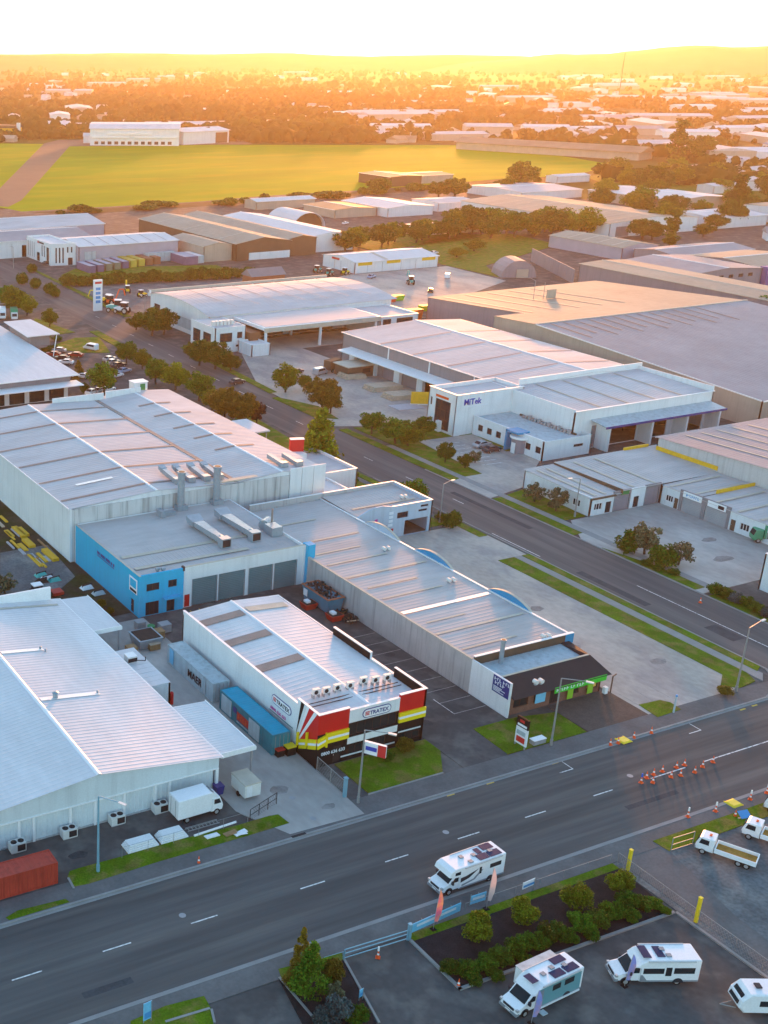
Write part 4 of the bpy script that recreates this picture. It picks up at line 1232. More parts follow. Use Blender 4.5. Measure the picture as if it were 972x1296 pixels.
# cross wall and lower shop roof with mansard
MB().box(X0 + .3, Y0 - .12, 3.4, X1, Y0 + .12, Z + .35).build('cross_parapet', 'wall_brown', b)
MB().box(X1 - 1.4, Y0 - .16, 3.9, X1 + .1, Y0 - .12, Z + .36).build('blue_end', 'blue_trim', b)
MB().box(X0 + .25, Y0 - .2, Z + .35, X1 + .05, Y0 + .2, Z + .45).build('coping', 'trim_white', b)
wall(b, (X0, Y0), (X0, 100.8), 0, 5.0, 'wall_white', name='white_end_wall')
slope(b, (X0 + .3, 103.2, 4.0), (121.2, 103.2, 4.0), (122.4, Y0 - .15, 4.15), (X0 + .3, Y0 - .15, 4.15), 'container_pale', .8, rise=.02)
MB().extrude([(X0 + .26, 100.2, 2.85), (X0 + .26, 103.2, 2.85), (X0 + .26, 103.2, 4.75), (X0 + .26, 102.9, 4.75)], (15.1, 0, 0)).build('mansard_roof', 'roof_dark', b)
MB().hexa([(121.06, 100.2, 2.85), (122.7, 100.2, 2.85), (122.7, 107.8, 2.85), (121.06, 107.8, 2.85)], [(121.06, 102.9, 4.75), (121.3, 102.95, 4.74), (122.5, 107.8, 4.3), (121.06, 107.8, 4.3)]).build('mansard_end', 'roof_dark', b)
MB().box(X0 + .26, 102.95, 4.7, 121.1, 103.2, 4.85).build('mansard_trim', 'skylight_tan', b)
wall(b, (X0 + .25, 101.2), (122.0, 101.2), 0, 2.9, 'wall_brick', [(1.0, 3.5, .9, 2.3, 'dwin', 2), (4.4, 6.4, .9, 2.4, 'dwin', 2), (7.2, 8.8, .1, 2.2, 'dwin', 2), (10.8, 12.3, .7, 2.2, 'dwin', 2), (13.6, 15.6, .7, 2.2, 'lit', 3)])
wall(b, (122.0, 101.2), (122.0, 108), 0, 2.9, 'wall_brick')
s = board(b, (112.9, 100.35, 2.15), (1, 0, 0), 9.0, .85, 'green_sign')
blocks(s, (113.2, 100.29, 2.36), (1, 0, 0), (.4, .36, .3, .4, .4, -.2, .4, .3, -.2, .4, .36, .4), .45, 'letter_pale', .06)
for x in (115.9, 119.4):
    board(b, (x, 100.9, .35), (1, 0, 0), .95, 1.75, 'container_green', .05)
board(b, (110.3, 100.9, 1.0), (1, 0, 0), 1.7, 1.35, 'cyan_sign', .05)
s = board(b, (105.69, 103.9, 2.6), (0, -1, 0), 2.9, 2.3, 'navy', .05)
blocks(s, (105.63, 103.65, 4.3), (0, -1, 0), (.42, .36, .4, -.15, .42, .36, .4), .42, 'letter_pale', .05)
blocks(s, (105.63, 103.5, 3.75), (0, -1, 0), (.4, .4, .36, .42), .45, 'letter_pale', .06)
for k, wd in enumerate((1.5, 2.1, 1.2, 1.9)):
    MB().obox((105.62, 103.7, 3.4 - .19 * k), (0, -wd, 0), (-.02, 0, 0), (0, 0, .1)).build('text_line', 'letter_pale', s)
q = thing('steel_flue', 'leaning-free round steel flue standing on the pale blue shop roof', 'flue', (109.6, 107.2, 4.2))
q['label'] = 'tall round steel flue standing on the blue shop roof'
MB().tube((109.6, 106.9, 4.0), (109.6, 106.9, 7.3), .3, n=14).build('pipe', 'steel_duct', q)
MB().tube((109.6, 106.9, 7.3), (109.6, 106.9, 7.6), .38, n=14).build('collar', 'steel_duct', q)
MB().tube((109.6, 106.9, 7.55), (109.6, 106.9, 7.62), .28, n=14).build('mouth', 'frame_dark', q)


def vent(label, x, y, z):
    q = thing('roof_vent', label, 'roof vent', (x, y, z))
    MB().tube((x - .35, y, z), (x - .35, y, z + .35), .2, n=10).tube((x + .45, y - .1, z), (x + .45, y - .1, z + .35), .2, n=10).build('stub', 'steel_duct', q)
    MB().tube((x - .35, y - .3, z + .45), (x - .35, y + .3, z + .45), .3, n=12).tube((x + .45, y - .4, z + .45), (x + .45, y + .2, z + .45), .3, n=12).build('hood', 'ac_white', q)


vent('paired white roof vent in the middle of the long grey roof', *(118.81, 143.20, 4.85))
vent('small roof vent on the long grey roof nearest the third blue arch', *(119.98, 129.10, 4.85))
vent('small roof vent on the pale shop roof ridge', *(108.91, 99.65, 4.80))
vent('white roof vent beside the brown cross wall', *(118.99, 108.73, 5.00))
vent('white vent pair on the curved-front office roof', *(136.04, 160.66, 5.30))

# ---- G: blue-grey office with swept parapet
X0, X1, Y0, Y1, Z = 123.3, 139.4, 156.7, 167.6, 5.9
b = thing('curved_front_office', 'blue-grey office with swept curved parapet and roller garage', 'office', (131, 162, 0))
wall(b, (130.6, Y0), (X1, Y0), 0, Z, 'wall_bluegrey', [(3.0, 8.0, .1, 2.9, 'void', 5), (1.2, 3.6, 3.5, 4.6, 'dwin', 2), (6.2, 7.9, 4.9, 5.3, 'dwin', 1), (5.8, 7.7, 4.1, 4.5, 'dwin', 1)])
wall(b, (X0, Y0), (130.6, Y0), 0, 4.9, 'wall_bluegrey', [(4.6, 6.4, .1, 2.6, 'roll', 'roller_grey')], top=[(0, 4.9), (0, 5.0), (.8, 5.4), (2.2, 5.95), (3.8, 6.3), (5.4, 6.35), (6.6, 6.1), (7.3, 5.9), (7.3, 4.9)])
wall(b, (X1, Y0), (X1, Y1), 0, Z, 'wall_bluegrey', [(2, 4, 3.4, 4.6, 'dwin', 2), (6, 9, 3.4, 4.6, 'dwin', 3)])
wall(b, (X1, Y1), (X0 - 15, Y1), 0, Z, 'concrete_wall')
slope(b, (X0, Y0 + .3, Z - .8), (X1 - .3, Y0 + .3, Z - .8), (X1 - .3, Y1 - .3, Z - .6), (X0, Y1 - .3, Z - .6), 'roof_grey', .8)
strip(b, (124.5, 160, Z - .75), (138, 160, Z - .75), (0, .6, 0), 'skylight_tan', lift=.12)
MB().box(X1 - .3, Y0 - .05, Z, X1 + .06, Y1, Z + .07).build('coping', 'trim_white', b)
MB().box(X0 - 15, Y1 - .25, Z, X1, Y1 + .1, Z + .07).build('coping', 'trim_white', b)
MB().box(130.6, Y0 - .06, Z, X1 - .3, Y0 + .3, Z + .07).build('coping', 'trim_white', b)
for k in range(4):
    MB().box(130.0, Y0 - .05, 4.5 - .75 * k, 130.9, Y0, 5.0 - .75 * k).build('letter_block', 'letter_pale', b)
MB().box(127.0, Y0 - .05, 3.6, 127.6, Y0, 4.1).build('logo', 'letter_magenta', b)
MB().box(129.9, Y0 - .05, 1.3, 131.2, Y0, 1.8).build('logo', 'letter_red', b)

# ================================================================== middle distance
# ---- I: showroom at the left edge
b = thing('showroom', 'white-roofed showroom with grey fascia and pale piers, left edge', 'showroom', (100, 290, 0))
wall(b, (78, 263.4), (116, 263.4), 0, 4.3, 'wall_white', [(12.2 + 5.2 * k, 16.2 + 5.2 * k, .1, 3.4, 'glaz', 3) for k in range(5)])
wall(b, (116, 263.4), (118, 316), 0, 6.0, 'wall_white', [(4, 14, .3, 3.6, 'glaz', 6), (20, 34, .3, 3.6, 'glaz', 8)])
wall(b, (118, 316), (78, 316), 0, 6, 'wall_white')
wall(b, (78, 316), (78, 263.4), 0, 6, 'wall_white')
MB().box(77.5, 262.8, 4.55, 116.4, 263.2, 6.1).build('fascia', 'wall_grey', b)
MB().hexa([(77, 258.6, 4.25), (118.2, 258.6, 4.25), (118.2, 263.3, 4.25), (77, 263.3, 4.25)], [(77, 258.6, 4.45), (118.2, 258.6, 4.45), (118.2, 263.3, 4.54), (77, 263.3, 4.54)]).build('canopy', 'trim_white', b)
slope(b, (77.2, 262.0, 6.15), (118.6, 262.0, 6.15), (122, 317, 7.6), (77.2, 317, 7.6), 'roof_white', 1.2)
MB().box(77.2, 261.9, 5.95, 118.6, 262.05, 6.25).build('gutter', 'trim_white', b)
MB().box(119.0, 295, 6.0, 124.6, 310, 8.9).build('lantern_wall', 'wall_grey', b)
MB().hexa([(117.6, 293.6, 8.9), (127.0, 293.6, 8.9), (126, 312, 9.4), (118, 312, 9.4)], [(117.6, 293.6, 9.1), (127.0, 293.6, 9.1), (126, 312, 9.6), (118, 312, 9.6)]).build('lantern_roof', 'roof_white', b)
MB().tube((126.4, 294.2, 8.9), (123.5, 290, 4), .12).build('prop', 'trim_white', b)

# ---- J: white drive-through depot
b = thing('drive_through_depot', 'white depot with curved roof, corner office and wide drive-through canopy', 'depot', (210, 318, 0))
wall(b, (178.6, 340), (178.6, 303), 0, 7.4, 'wall_white', [(2.5, 6.5, 3.2, 5.4, 'dwin', 2), (12, 30, 1.2, 4.4, 'roll', 'container_pale')])
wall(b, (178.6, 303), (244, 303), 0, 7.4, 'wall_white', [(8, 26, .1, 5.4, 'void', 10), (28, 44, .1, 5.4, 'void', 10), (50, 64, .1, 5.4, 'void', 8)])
wall(b, (244, 303), (247, 334), 0, 7.4, 'wall_white')
wall(b, (247, 334), (178.6, 340), 0, 7.4, 'wall_white')
prof = [(303 - .4, 7.5), (308, 8.5), (314, 9.2), (320, 9.55), (326, 9.6), (332, 9.3), (337, 8.7), (340.5, 7.9)]
for (ya, za), (yb, zb) in zip(prof, prof[1:]):
    slope(b, (178.2, ya, za), (246, ya, za), (246, yb, zb), (178.2, yb, zb), 'roof_zinc', 1.6)
MB().extrude([(178.6, 303, 7.4)] + [(178.6, y, z - .1) for y, z in prof] + [(178.6, 340, 7.4)], (.25, 0, 0)).build('gable_end', 'wall_white', b)
MB().box(178.2, 340.2, 7.2, 178.9, 341.2, 9.0).build('fin', 'trim_white', b)
MB().box(178.2, 340.3, 8.2, 246, 341, 9.0).build('rear_parapet', 'skylight_tan', b)
for k in range(7):
    x = 188 + k * 8
    MB().box(x, 303.5, 9.62, x + .25, 336, 9.66).build('roof_joint', 'roof_mid', b)
b2 = thing('depot_office', 'white corner office with large windows in front of the depot', 'office', (177, 296, 0))
wall(b2, (172.6, 303), (172.6, 289.2), 0, 7.3, 'wall_white', [(1.2, 5.5, 1.4, 5.2, 'glaz', 3), (7.0, 11.5, 1.4, 5.2, 'glaz', 3)])
wall(b2, (172.6, 289.2), (182.6, 289.2), 0, 7.3, 'wall_white', [(1.6, 5.6, 3.0, 5.6, 'glaz', 3), (7.2, 8.9, 3.8, 5.6, 'dwin', 2), (6.9, 8.7, 1.4, 2.0, 'dwin', 2)])
wall(b2, (182.6, 289.2), (182.6, 303), 0, 7.3, 'wall_white')
MB().box(172.9, 289.5, 6.8, 182.3, 303, 7.0).build('roof', 'roof_zinc', b2)
q = MB()
for k in range(6):
    x = 174 + k * 1.2
    q.box(x, 293, 7.0, x + .9, 294.2, 8.3)
q.build('rooftop_plant', 'ac_white', b2)
b3 = thing('depot_canopy', 'wide flat white drive-through canopy on columns', 'canopy', (206, 293, 0))
MB().box(186.5, 285.4, 6.0, 226.5, 302.7, 6.9).build('roof', 'trim_white', b3)
MB().box(187.2, 286.1, 6.9, 225.8, 302.0, 7.0).build('deck', 'roof_zinc', b3)
MB().box(186.4, 285.3, 5.5, 226.6, 285.6, 6.75).build('fascia', 'skylight_tan', b3)
for (x, y) in ((187.4, 286.2), (206, 286.2), (225.5, 286.2), (187.4, 301), (206, 301)):
    MB().box(x - .3, y - .3, 0, x + .3, y + .3, 6).build('column', 'trim_white', b3)
MB().box(183, 287.5, .1, 186.5, 301.5, 5.4).build('timber_screen', 'wall_timber', b3)
b4 = flatbox('depot_annex', 'flat white annex at the right end of the drive-through canopy', 227, 286, 241, 302.6, 6.4, 'wall_white', 'roof_zinc', .4, op={'front': [(1, 4, 2.8, 5.6, 'dwin', 2), (6, 12, 2.8, 5.6, 'dwin', 3)]})
b5 = flatbox('depot_entry', 'small white entry block at the foot of the depot office', 180.0, 281.5, 186.0, 288.6, 3.4, 'wall_white', 'roof_white', .3)

# ---- K: grey timber warehouse with white truck canopy
b = shed('grey_timber_warehouse', 'grey-walled warehouse with pale roof beside the timber yard', 199, 202.2, 239, 266, 8.6, 9.7, 'y', 'wall_grey', 'roof_zinc', 1.1,
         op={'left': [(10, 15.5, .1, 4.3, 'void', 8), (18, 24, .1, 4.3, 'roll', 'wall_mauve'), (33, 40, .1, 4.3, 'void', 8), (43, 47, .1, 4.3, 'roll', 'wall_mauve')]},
         ridge=223.5, lights=[(212, .5, .02, .95), (224, .5, .02, .95), (237, .5, .02, .95), (250, .5, .02, .95)], lm='roof_mid')
MB().hexa([(194.6, 214, 4.7), (199, 214, 5.1), (199, 262, 5.1), (194.6, 262, 4.7)], [(194.6, 214, 4.95), (199, 214, 5.35), (199, 262, 5.35), (194.6, 262, 4.95)]).build('truck_canopy', 'trim_white', b)
for y in (215, 223, 231, 240, 250, 259):
    MB().box(198.0, y, 0, 198.95, y + 2.2, 4.7).build('white_pier', 'wall_white', b)
for y in (214, 230, 246):
    MB().box(198.8, y, 5.4, 199, y + .3, 8.5).build('downpipe', 'trim_white', b)

# ---- white head office and its warehouse front
b = thing('white_head_office', 'tall white office block with glazed entrance and blue lettering', 'office', (190, 203, 0))
wall(b, (181.0, 208.6), (181.0, 199.4), 0, 9.4, 'wall_white', [(2.4, 7.4, .6, 7.3, 'glaz', 3), (.7, 1.3, 5.4, 7.2, 'dwin', 1)], thick=.5)
wall(b, (181.0, 199.4), (200, 199.4), 0, 9.4, 'wall_white')
wall(b, (200, 199.4), (200, 208.6), 0, 9.4, 'wall_white')
wall(b, (200, 208.6), (181.0, 208.6), 0, 9.4, 'wall_white')
MB().box(181.5, 199.7, 8.3, 199.7, 208.3, 8.5).build('roof', 'roof_zinc', b)
MB().box(180.9, 199.3, 9.4, 200.1, 199.7, 9.5).build('coping', 'trim_white', b)
MB().box(180.9, 199.7, 9.4, 181.4, 208.7, 9.5).build('coping', 'trim_white', b)
letters('MiTek', 1.9, (183.0, 199.39, 7.0), (1, 0, 0), (0, 0, 1), 'letter_blue', b, .08)
MB().box(183.0, 199.33, 6.5, 190.0, 199.4, 6.62).build('underline', 'letter_pale', b)
MB().obox((180.97, 206.2, 7.7), (0, -4.2, 0), (-.04, 0, 0), (0, 0, .55)).build('sign_strip', 'container_orange', b)
MB().box(180.2, 203.4, .1, 181.0, 204.6, 2.6).build('door_hood', 'trim_white', b)
b = thing('canopied_warehouse', 'white-walled warehouse front with pale roof and open canopy', 'warehouse', (218, 191, 0))
wall(b, (196.8, 202), (196.8, 181), 0, 9.1, 'wall_white')
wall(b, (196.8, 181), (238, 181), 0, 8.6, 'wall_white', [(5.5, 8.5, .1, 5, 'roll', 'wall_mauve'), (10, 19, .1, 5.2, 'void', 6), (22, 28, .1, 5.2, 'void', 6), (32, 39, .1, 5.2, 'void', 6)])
wall(b, (238, 181), (238, 202), 0, 9.8, 'wall_white')
slope(b, (197.0, 181.3, 8.45), (237.7, 181.3, 8.45), (237.7, 202, 9.0), (197.0, 202, 9.0), 'roof_zinc', 1.1)
for x in (205, 213, 221, 229):
    strip(b, (x, 182, 8.5), (x, 201, 8.98), (.45, 0, 0), 'skylight_tan', lift=.1)
MB().box(196.6, 180.8, 8.6, 238.2, 181.2, 8.75).build('coping', 'trim_white', b)
MB().box(201, 202.0, 8.2, 239, 202.3, 10.4).build('rear_parapet', 'trim_white', b)
MB().hexa([(201.6, 176.6, 5.7), (237.4, 176.6, 5.7), (237.4, 181, 6.3), (201.6, 181, 6.3)], [(201.6, 176.6, 5.9), (237.4, 176.6, 5.9), (237.4, 181, 6.5), (201.6, 181, 6.5)]).build('canopy', 'container_pale', b)
MB().box(201.5, 176.45, 5.5, 237.5, 176.6, 5.95).build('canopy_edge', 'navy', b)
for x in (203.5, 216, 226.5, 236.5):
    MB().box(x, 177.4, 0, x + .5, 181, 5.7).build('bay_wall', 'wall_white', b)
b = thing('low_white_office', 'low white office with dark square windows and blue framed entrance', 'office', (191, 188, 0))
wall(b, (186.2, 199.2), (186.2, 178.2), 0, 4.35, 'wall_white', [(1.6, 3.1, 1.4, 2.8, 'dwin', 2), (4.4, 5.9, 1.4, 2.8, 'dwin', 2), (7.2, 8.7, 1.4, 2.8, 'dwin', 2), (16, 17.5, 1.4, 2.8, 'dwin', 2), (18.9, 20.4, 1.4, 2.8, 'dwin', 2)])
wall(b, (186.2, 178.2), (199.6, 178.2), 0, 4.2, 'wall_white', [(8.5, 11.2, 2.0, 2.6, 'dwin', 3)])
wall(b, (199.6, 178.2), (199.6, 181), 0, 4.2, 'wall_white')
MB().box(186.5, 178.5, 3.8, 196.7, 199.2, 4.0).build('roof', 'container_pale', b)
MB().box(186.1, 178.1, 4.35, 186.5, 199.2, 4.45).build('coping', 'trim_white', b)
MB().box(184.6, 187.2, 0, 186.2, 187.6, 4.6).build('blue_fin', 'blue_trim', b)
MB().box(184.6, 184.0, 4.3, 187.8, 187.6, 4.7).build('blue_lintel', 'blue_trim', b)
MB().prism([(186.2, 187.2)] + [(186.2 - 2.0 * sin(radians(a)), 184.9 + 2.2 * cos(radians(a))) for a in range(10, 180, 20)] + [(186.2, 182.6)], 3.3, 3.7).build('porch_roof', 'trim_white', b)
MB().prism([(186.2, 186.6)] + [(186.2 - 1.5 * sin(radians(a)), 184.9 + 1.6 * cos(radians(a))) for a in range(10, 180, 20)] + [(186.2, 183.2)], 0, 3.3).build('porch', 'wall_mauve', b)
MB().box(184.55, 184.4, .1, 184.65, 185.5, 2.4).build('porch_door', 'frame_white', b)
q = thing('rooftop_pipework', 'row of small dark pipes and units on the low white office roof', 'pipework', (195, 188, 4))
m_ = MB()
for k in range(15):
    y = 194 - k * .95
    m_.box(195.4, y, 4.02, 196.1, y + .5, 4.5 + .25 * (k % 3))
m_.build('unit_row', 'trim_grey', q)
MB().box(196.3, 179.6, 4.02, 196.6, 196, 4.4).build('dark_flashing', 'wall_brown', q)

# ---- L: very large grey warehouse on the right
b = thing('huge_grey_warehouse', 'huge low warehouse with grey front roof slope and sunlit rear slope', 'warehouse', (282, 235, 0))
wall(b, (248, 262), (248, 176), 0, 6.5, 'wall_beige', top=[(0, 6.5), (86, 6.5), (16, 10.2), (0, 9.6)])
wall(b, (248, 176), (330, 176), 0, 6.5, 'wall_beige')
wall(b, (330, 176), (330, 300), 0, 6.5, 'wall_beige')
wall(b, (330, 303), (258.5, 303), 0, 6.8, 'wall_beige')
wall(b, (258.5, 303), (258.5, 262), 0, 6.8, 'wall_mauve', top=[(0, 6.8), (41, 6.8), (41, 9.5)])
MB().box(248, 261.9, 0, 258.5, 262.1, 9.5).build('wall', 'wall_beige', b)
for k in range(8):
    x0 = 247.8 + k * 10.25
    slope(b, (x0 + .02, 175.6, 6.5), (x0 + 10.23, 175.6, 6.5), (x0 + 10.23, 246, 10.3), (x0 + .02, 246, 10.3), 'roof_mid', 1.3)
slope(b, (247.8, 262.2, 9.45), (258.4, 262.2, 9.45), (258.4, 246, 10.3), (247.8, 246, 10.3), 'roof_tan', 1.3)  # tan in place of grey: sunlight on the rear slope painted in
slope(b, (258.2, 303.4, 6.9), (330, 303.4, 6.9), (330, 246, 10.3), (258.2, 246, 10.3), 'roof_tan', 1.3)  # same roof as the grey front; its sunlit look is in the colour
MB().box(247.6, 245.7, 10.25, 330.2, 246.3, 10.5).build('ridge_cap', 'skylight_tan', b)
for k in range(13):
    x = 252 + k * 4.6
    strip(b, (x, 230 + 3 * (k % 2), 10.3 - (246 - 230 - 3 * (k % 2)) * .054), (x, 245, 10.25), (.5, 0, 0), 'skylight_brown', lift=.1)
MB().box(247.7, 175.4, 6.3, 330, 175.6, 6.6).build('gutter', 'trim_white', b)
MB().obox((247.75, 176, 6.35), (0, 70, 3.8), (-.15, 0, 0), (0, 0, .25)).build('barge_board', 'trim_white', b)
for k in range(5):
    strip(b, (262 + k * 9, 300, 7.1), (262 + k * 9, 262, 9.35), (.7, 0, 0), 'skylight_tan', lift=.1)
q = thing('antenna_pair', 'pair of thin steel masts with a dish on the sunlit roof', 'antenna', (280.83, 281.16, 8.50))
ax, ay = (280.83, 281.16)
MB().tube((ax, ay, 8.3), (ax, ay, 14), .1, n=6).tube((ax + 3, ay - 1, 8.3), (ax + 3, ay - 1, 13.4), .1, n=6).build('mast', 'steel_post', q)
MB().path([(ax, ay, 14), (ax - 1.5, ay + .6, 14.8), (ax - 4, ay + 2, 15.2)], .08).build('arm', 'steel_post', q)
MB().box(ax + 4, ay - 1.5, 8.4, ax + 7.5, ay - 1.1, 11.2).build('screen', 'wall_beige', q)

# ---- M: factory units on the right
b = thing('corner_unit', 'low white factory unit with brown-grey roof on the side road corner', 'factory unit', (179, 158, 0))
wall(b, (170.6, 167), (170.6, 150.2), 0, 3.7, 'wall_white', [(2.0, 3.1, .1, 2.2, 'door', 'frame_white'), (12.5, 14.3, 1.0, 2.3, 'win', 3)])
wall(b, (170.6, 150.2), (176.3, 150.2), 0, 3.5, 'wall_white', [(1.0, 3.0, 1.0, 2.3, 'win', 3), (3.8, 5.2, .1, 2.3, 'dwin', 2)])
wall(b, (176.3, 150.3), (180.6, 150.3), 0, 4.0, 'wall_grey', [(.4, 4.0, .1, 3.2, 'roll', 'wall_mauve')])
wall(b, (180.6, 150.2), (184.2, 150.2), 0, 4.0, 'wall_white', [(.8, 2.2, .1, 2.3, 'dwin', 2)])
wall(b, (184.2, 150.3), (188.2, 150.3), 0, 4.1, 'wall_grey', [(.3, 3.6, .1, 3.4, 'roll', 'wall_mauve')])
wall(b, (206, 167), (170.6, 167), 0, 3.9, 'wall_white')
slope(b, (170.3, 150.0, 3.55), (178.0, 150.0, 3.55), (178.0, 167.2, 4.0), (170.3, 167.2, 4.0), 'roof_grey', .9)
slope(b, (178.05, 150.1, 3.95), (206, 150.1, 3.95), (206, 167.2, 4.35), (178.05, 167.2, 4.35), 'roof_grey', .9)
MB().box(177.9, 150.0, 3.4, 178.1, 167, 4.3).build('step_flashing', 'wall_brown', b)
for x, za in ((172.2, 3.56), (174.6, 3.56), (181.5, 3.96), (187, 3.96)):
    strip(b, (x, 150.8, za), (x, 165.5, za + .4), (.6, 0, 0), 'skylight_tan', lift=.1)
board(b, (178.0, 150.28, 3.1), (1, 0, 0), 2.0, .7, 'barrel_green')
MB().box(170.2, 149.8, 3.3, 176.4, 150.1, 3.6).build('gutter', 'wall_brown', b)
b = thing('yard_units', 'row of low units with two signed grey roller doors facing the concrete yard', 'factory unit', (196, 140, 0))
wall(b, (188.2, 150.1), (188.2, 145.9), 0, 3.6, 'wall_white', [(1.2, 2.8, 1.0, 2.2, 'win', 3), (3.1, 4.0, .1, 2.2, 'door', 'wall_brown')])
wall(b, (188.1, 145.9), (188.1, 135.2), 0, 4.2, 'wall_grey', [(.6, 4.8, .1, 2.9, 'roll', 'roller_grey'), (5.6, 10.1, .1, 2.9, 'roll', 'roller_grey')])
wall(b, (188.2, 135.2), (188.2, 118), 0, 3.6, 'wall_white', [(.3, 1.3, .1, 2.2, 'door', 'wall_brown'), (2.2, 4.0, .9, 2.2, 'win', 3), (7.5, 9.6, .9, 2.2, 'win', 3), (11, 14.6, .1, 3.0, 'roll', 'roller_grey')])
wall(b, (203, 150.1), (188.2, 150.1), 0, 3.7, 'wall_white')
wall(b, (188.2, 118), (203, 118), 0, 3.6, 'wall_white')
slope(b, (188.0, 118, 3.65), (188.0, 142.2, 3.65), (203, 142.2, 3.9), (203, 118, 3.9), 'roof_grey', .9)
slope(b, (188.0, 142.3, 3.75), (188.0, 150, 3.75), (203, 150, 4.0), (203, 142.3, 4.0), 'roof_grey', .9)
for y in (148.5, 143.6, 139, 134, 129.5, 124):
    strip(b, (188.5, y, 3.75), (201.5, y, 3.98), (0, .55, 0), 'skylight_tan', lift=.1)
MB().box(193, 142.1, 3.8, 203, 142.35, 4.5).build('party_wall', 'beam_yellow', b)
s = board(b, (188.09, 145.2, 3.0), (0, -1, 0), 4.0, 1.1, 'sign_white')
blocks(s, (188.03, 144.5, 3.3), (0, -1, 0), (.6, .2, .2, .36, .36, .36, .36), .5, 'sign_blue', .06)
s = board(b, (188.09, 139.9, 3.0), (0, -1, 0), 3.8, 1.1, 'sign_white')
MB().obox((188.02, 137.7, 3.2), (0, -1.2, 0), (-.02, 0, 0), (0, 0, .65)).build('logo', 'letter_black', s)
b = shed('tall_panel_warehouse', 'concrete-panel warehouse with striped skylight roof behind the units', 203.2, 112, 262, 165, 6.9, 7.9, 'x', 'concrete_panel', 'roof_mid', 1.1,
         ridge=140, lights=[(209, .55, .08, .9), (213.5, .55, .08, .9), (218, .55, .08, .9), (222.5, .55, .08, .9), (227, .55, .08, .9), (236, .55, .08, .9), (242, .55, .08, .9)], lm='skylight_tan', cap='concrete_panel')
MB().box(203.0, 150.5, 4.3, 203.2, 164.9, 5.1).build('yellow_band', 'beam_yellow', b)
MB().box(196.5, 166.9, 4.3, 203.2, 167.2, 4.9).build('yellow_band', 'beam_yellow', b)
b = flatbox('white_corner_building', 'plain white building end at the right edge beside the concrete yard', 170.6, 98, 186, 115.3, 6.1, 'wall_white', 'roof_zinc', .4, op={'left': [(3, 5, 1, 2.2, 'win', 2)]})

# ---- N: striped white office and lilac shed
b = thing('fin_fronted_office', 'white office with vertical dark slots and fins, upper left', 'office', (194, 458, 0))
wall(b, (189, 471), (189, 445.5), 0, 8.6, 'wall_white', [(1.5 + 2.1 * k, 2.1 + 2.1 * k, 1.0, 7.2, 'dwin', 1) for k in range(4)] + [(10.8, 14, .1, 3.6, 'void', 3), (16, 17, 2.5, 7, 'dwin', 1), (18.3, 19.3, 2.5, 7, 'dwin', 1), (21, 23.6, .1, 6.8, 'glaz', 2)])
wall(b, (189, 445.5), (199, 443.5), 0, 8.6, 'wall_white', [(1.9, 2.5, 1, 7, 'dwin', 1), (3.3, 3.9, 1, 7, 'dwin', 1), (4.7, 5.3, 1, 7, 'dwin', 1), (6.6, 7.2, 5, 7.2, 'dwin', 1), (8.2, 8.8, 5, 7.2, 'dwin', 1), (7.0, 8.9, .1, 3, 'dwin', 2)])
wall(b, (199, 443.5), (199, 471), 0, 8.6, 'wall_white')
wall(b, (199, 471), (189, 471), 0, 8.6, 'wall_white')
MB().box(189.3, 445.8, 7.6, 198.8, 470.7, 7.8).build('roof', 'roof_white', b)
MB().obox((188.96, 459, 7.3), (0, -1.2, 0), (-.05, 0, 0), (0, 0, .9)).build('logo', 'letter_red', b)
MB().obox((188.96, 457.5, 7.45), (0, -5, 0), (-.05, 0, 0), (0, 0, .6)).build('letter_block', 'letter_black', b)
shed('lilac_shed', 'lilac-walled shed with white roof behind the row of containers', 199.2, 441, 244, 466, 7.6, 9.0, 'x', 'wall_lilac', 'roof_white', 1.5, lights=[(206 + 6.5 * k, .25, .02, .98) for k in range(6)], lm='roof_mid', op={'front': [(2.5, 7.5, .1, 5.4, 'roll', 'container_pale')]})
b = shed('left_edge_warehouse', 'wide grey-roofed warehouse at the left edge behind the white office', 120, 470, 218, 500.5, 7.0, 8.8, 'x', 'wall_white', 'roof_mid', 1.5, op={'front': [(50, 62, .1, 5.8, 'roll', 'wall_white'), (66.5, 68.5, .1, 5, 'void', 3)]})
shed('far_left_warehouse', 'pale double-roofed warehouse nearest the airfield on the left', 120, 503, 240, 540, 7.0, 9.4, 'x', 'wall_lilac', 'roof_zinc', 1.6)
# ---- P: long tan-roofed factory
b = shed('tan_roof_factory', 'long factory with tan ribbed roof, first gable, upper left of centre', 262, 425, 288, 512, 7.0, 9.0, 'y', 'wall_brown', 'roof_tan', 1.3, lights=[(440, .8, .05, .95), (470, .8, .05, .95), (495, .8, .05, .95)], cap='skylight_tan')
MB().box(268, 424.6, .1, 287.5, 425, 3.0).build('pale_skirting', 'wall_white', b)
shed('tan_roof_factory_wing', 'tan-roofed factory wing with pale end wall beside the lawn', 248.6, 428, 261.8, 457.5, 6.4, 7.6, 'y', 'wall_beige', 'roof_tan', 1.3, cap='skylight_tan')
shed('second_tan_factory', 'second tan-roofed factory gable beside the white one', 288.4, 427, 302, 516, 7.2, 8.4, 'y', 'wall_brown', 'roof_tan', 1.3, cap='skylight_tan')
shed('white_roof_factory', 'long white-roofed factory gable alongside the tan one', 302.5, 431, 324, 506, 6.8, 8.2, 'y', 'wall_white', 'roof_white', 1.5, cap='trim_white')
b = thing('arched_store', 'small arched store with white vaulted roof behind the factory', 'store', (346, 505, 0))
n_ = 10
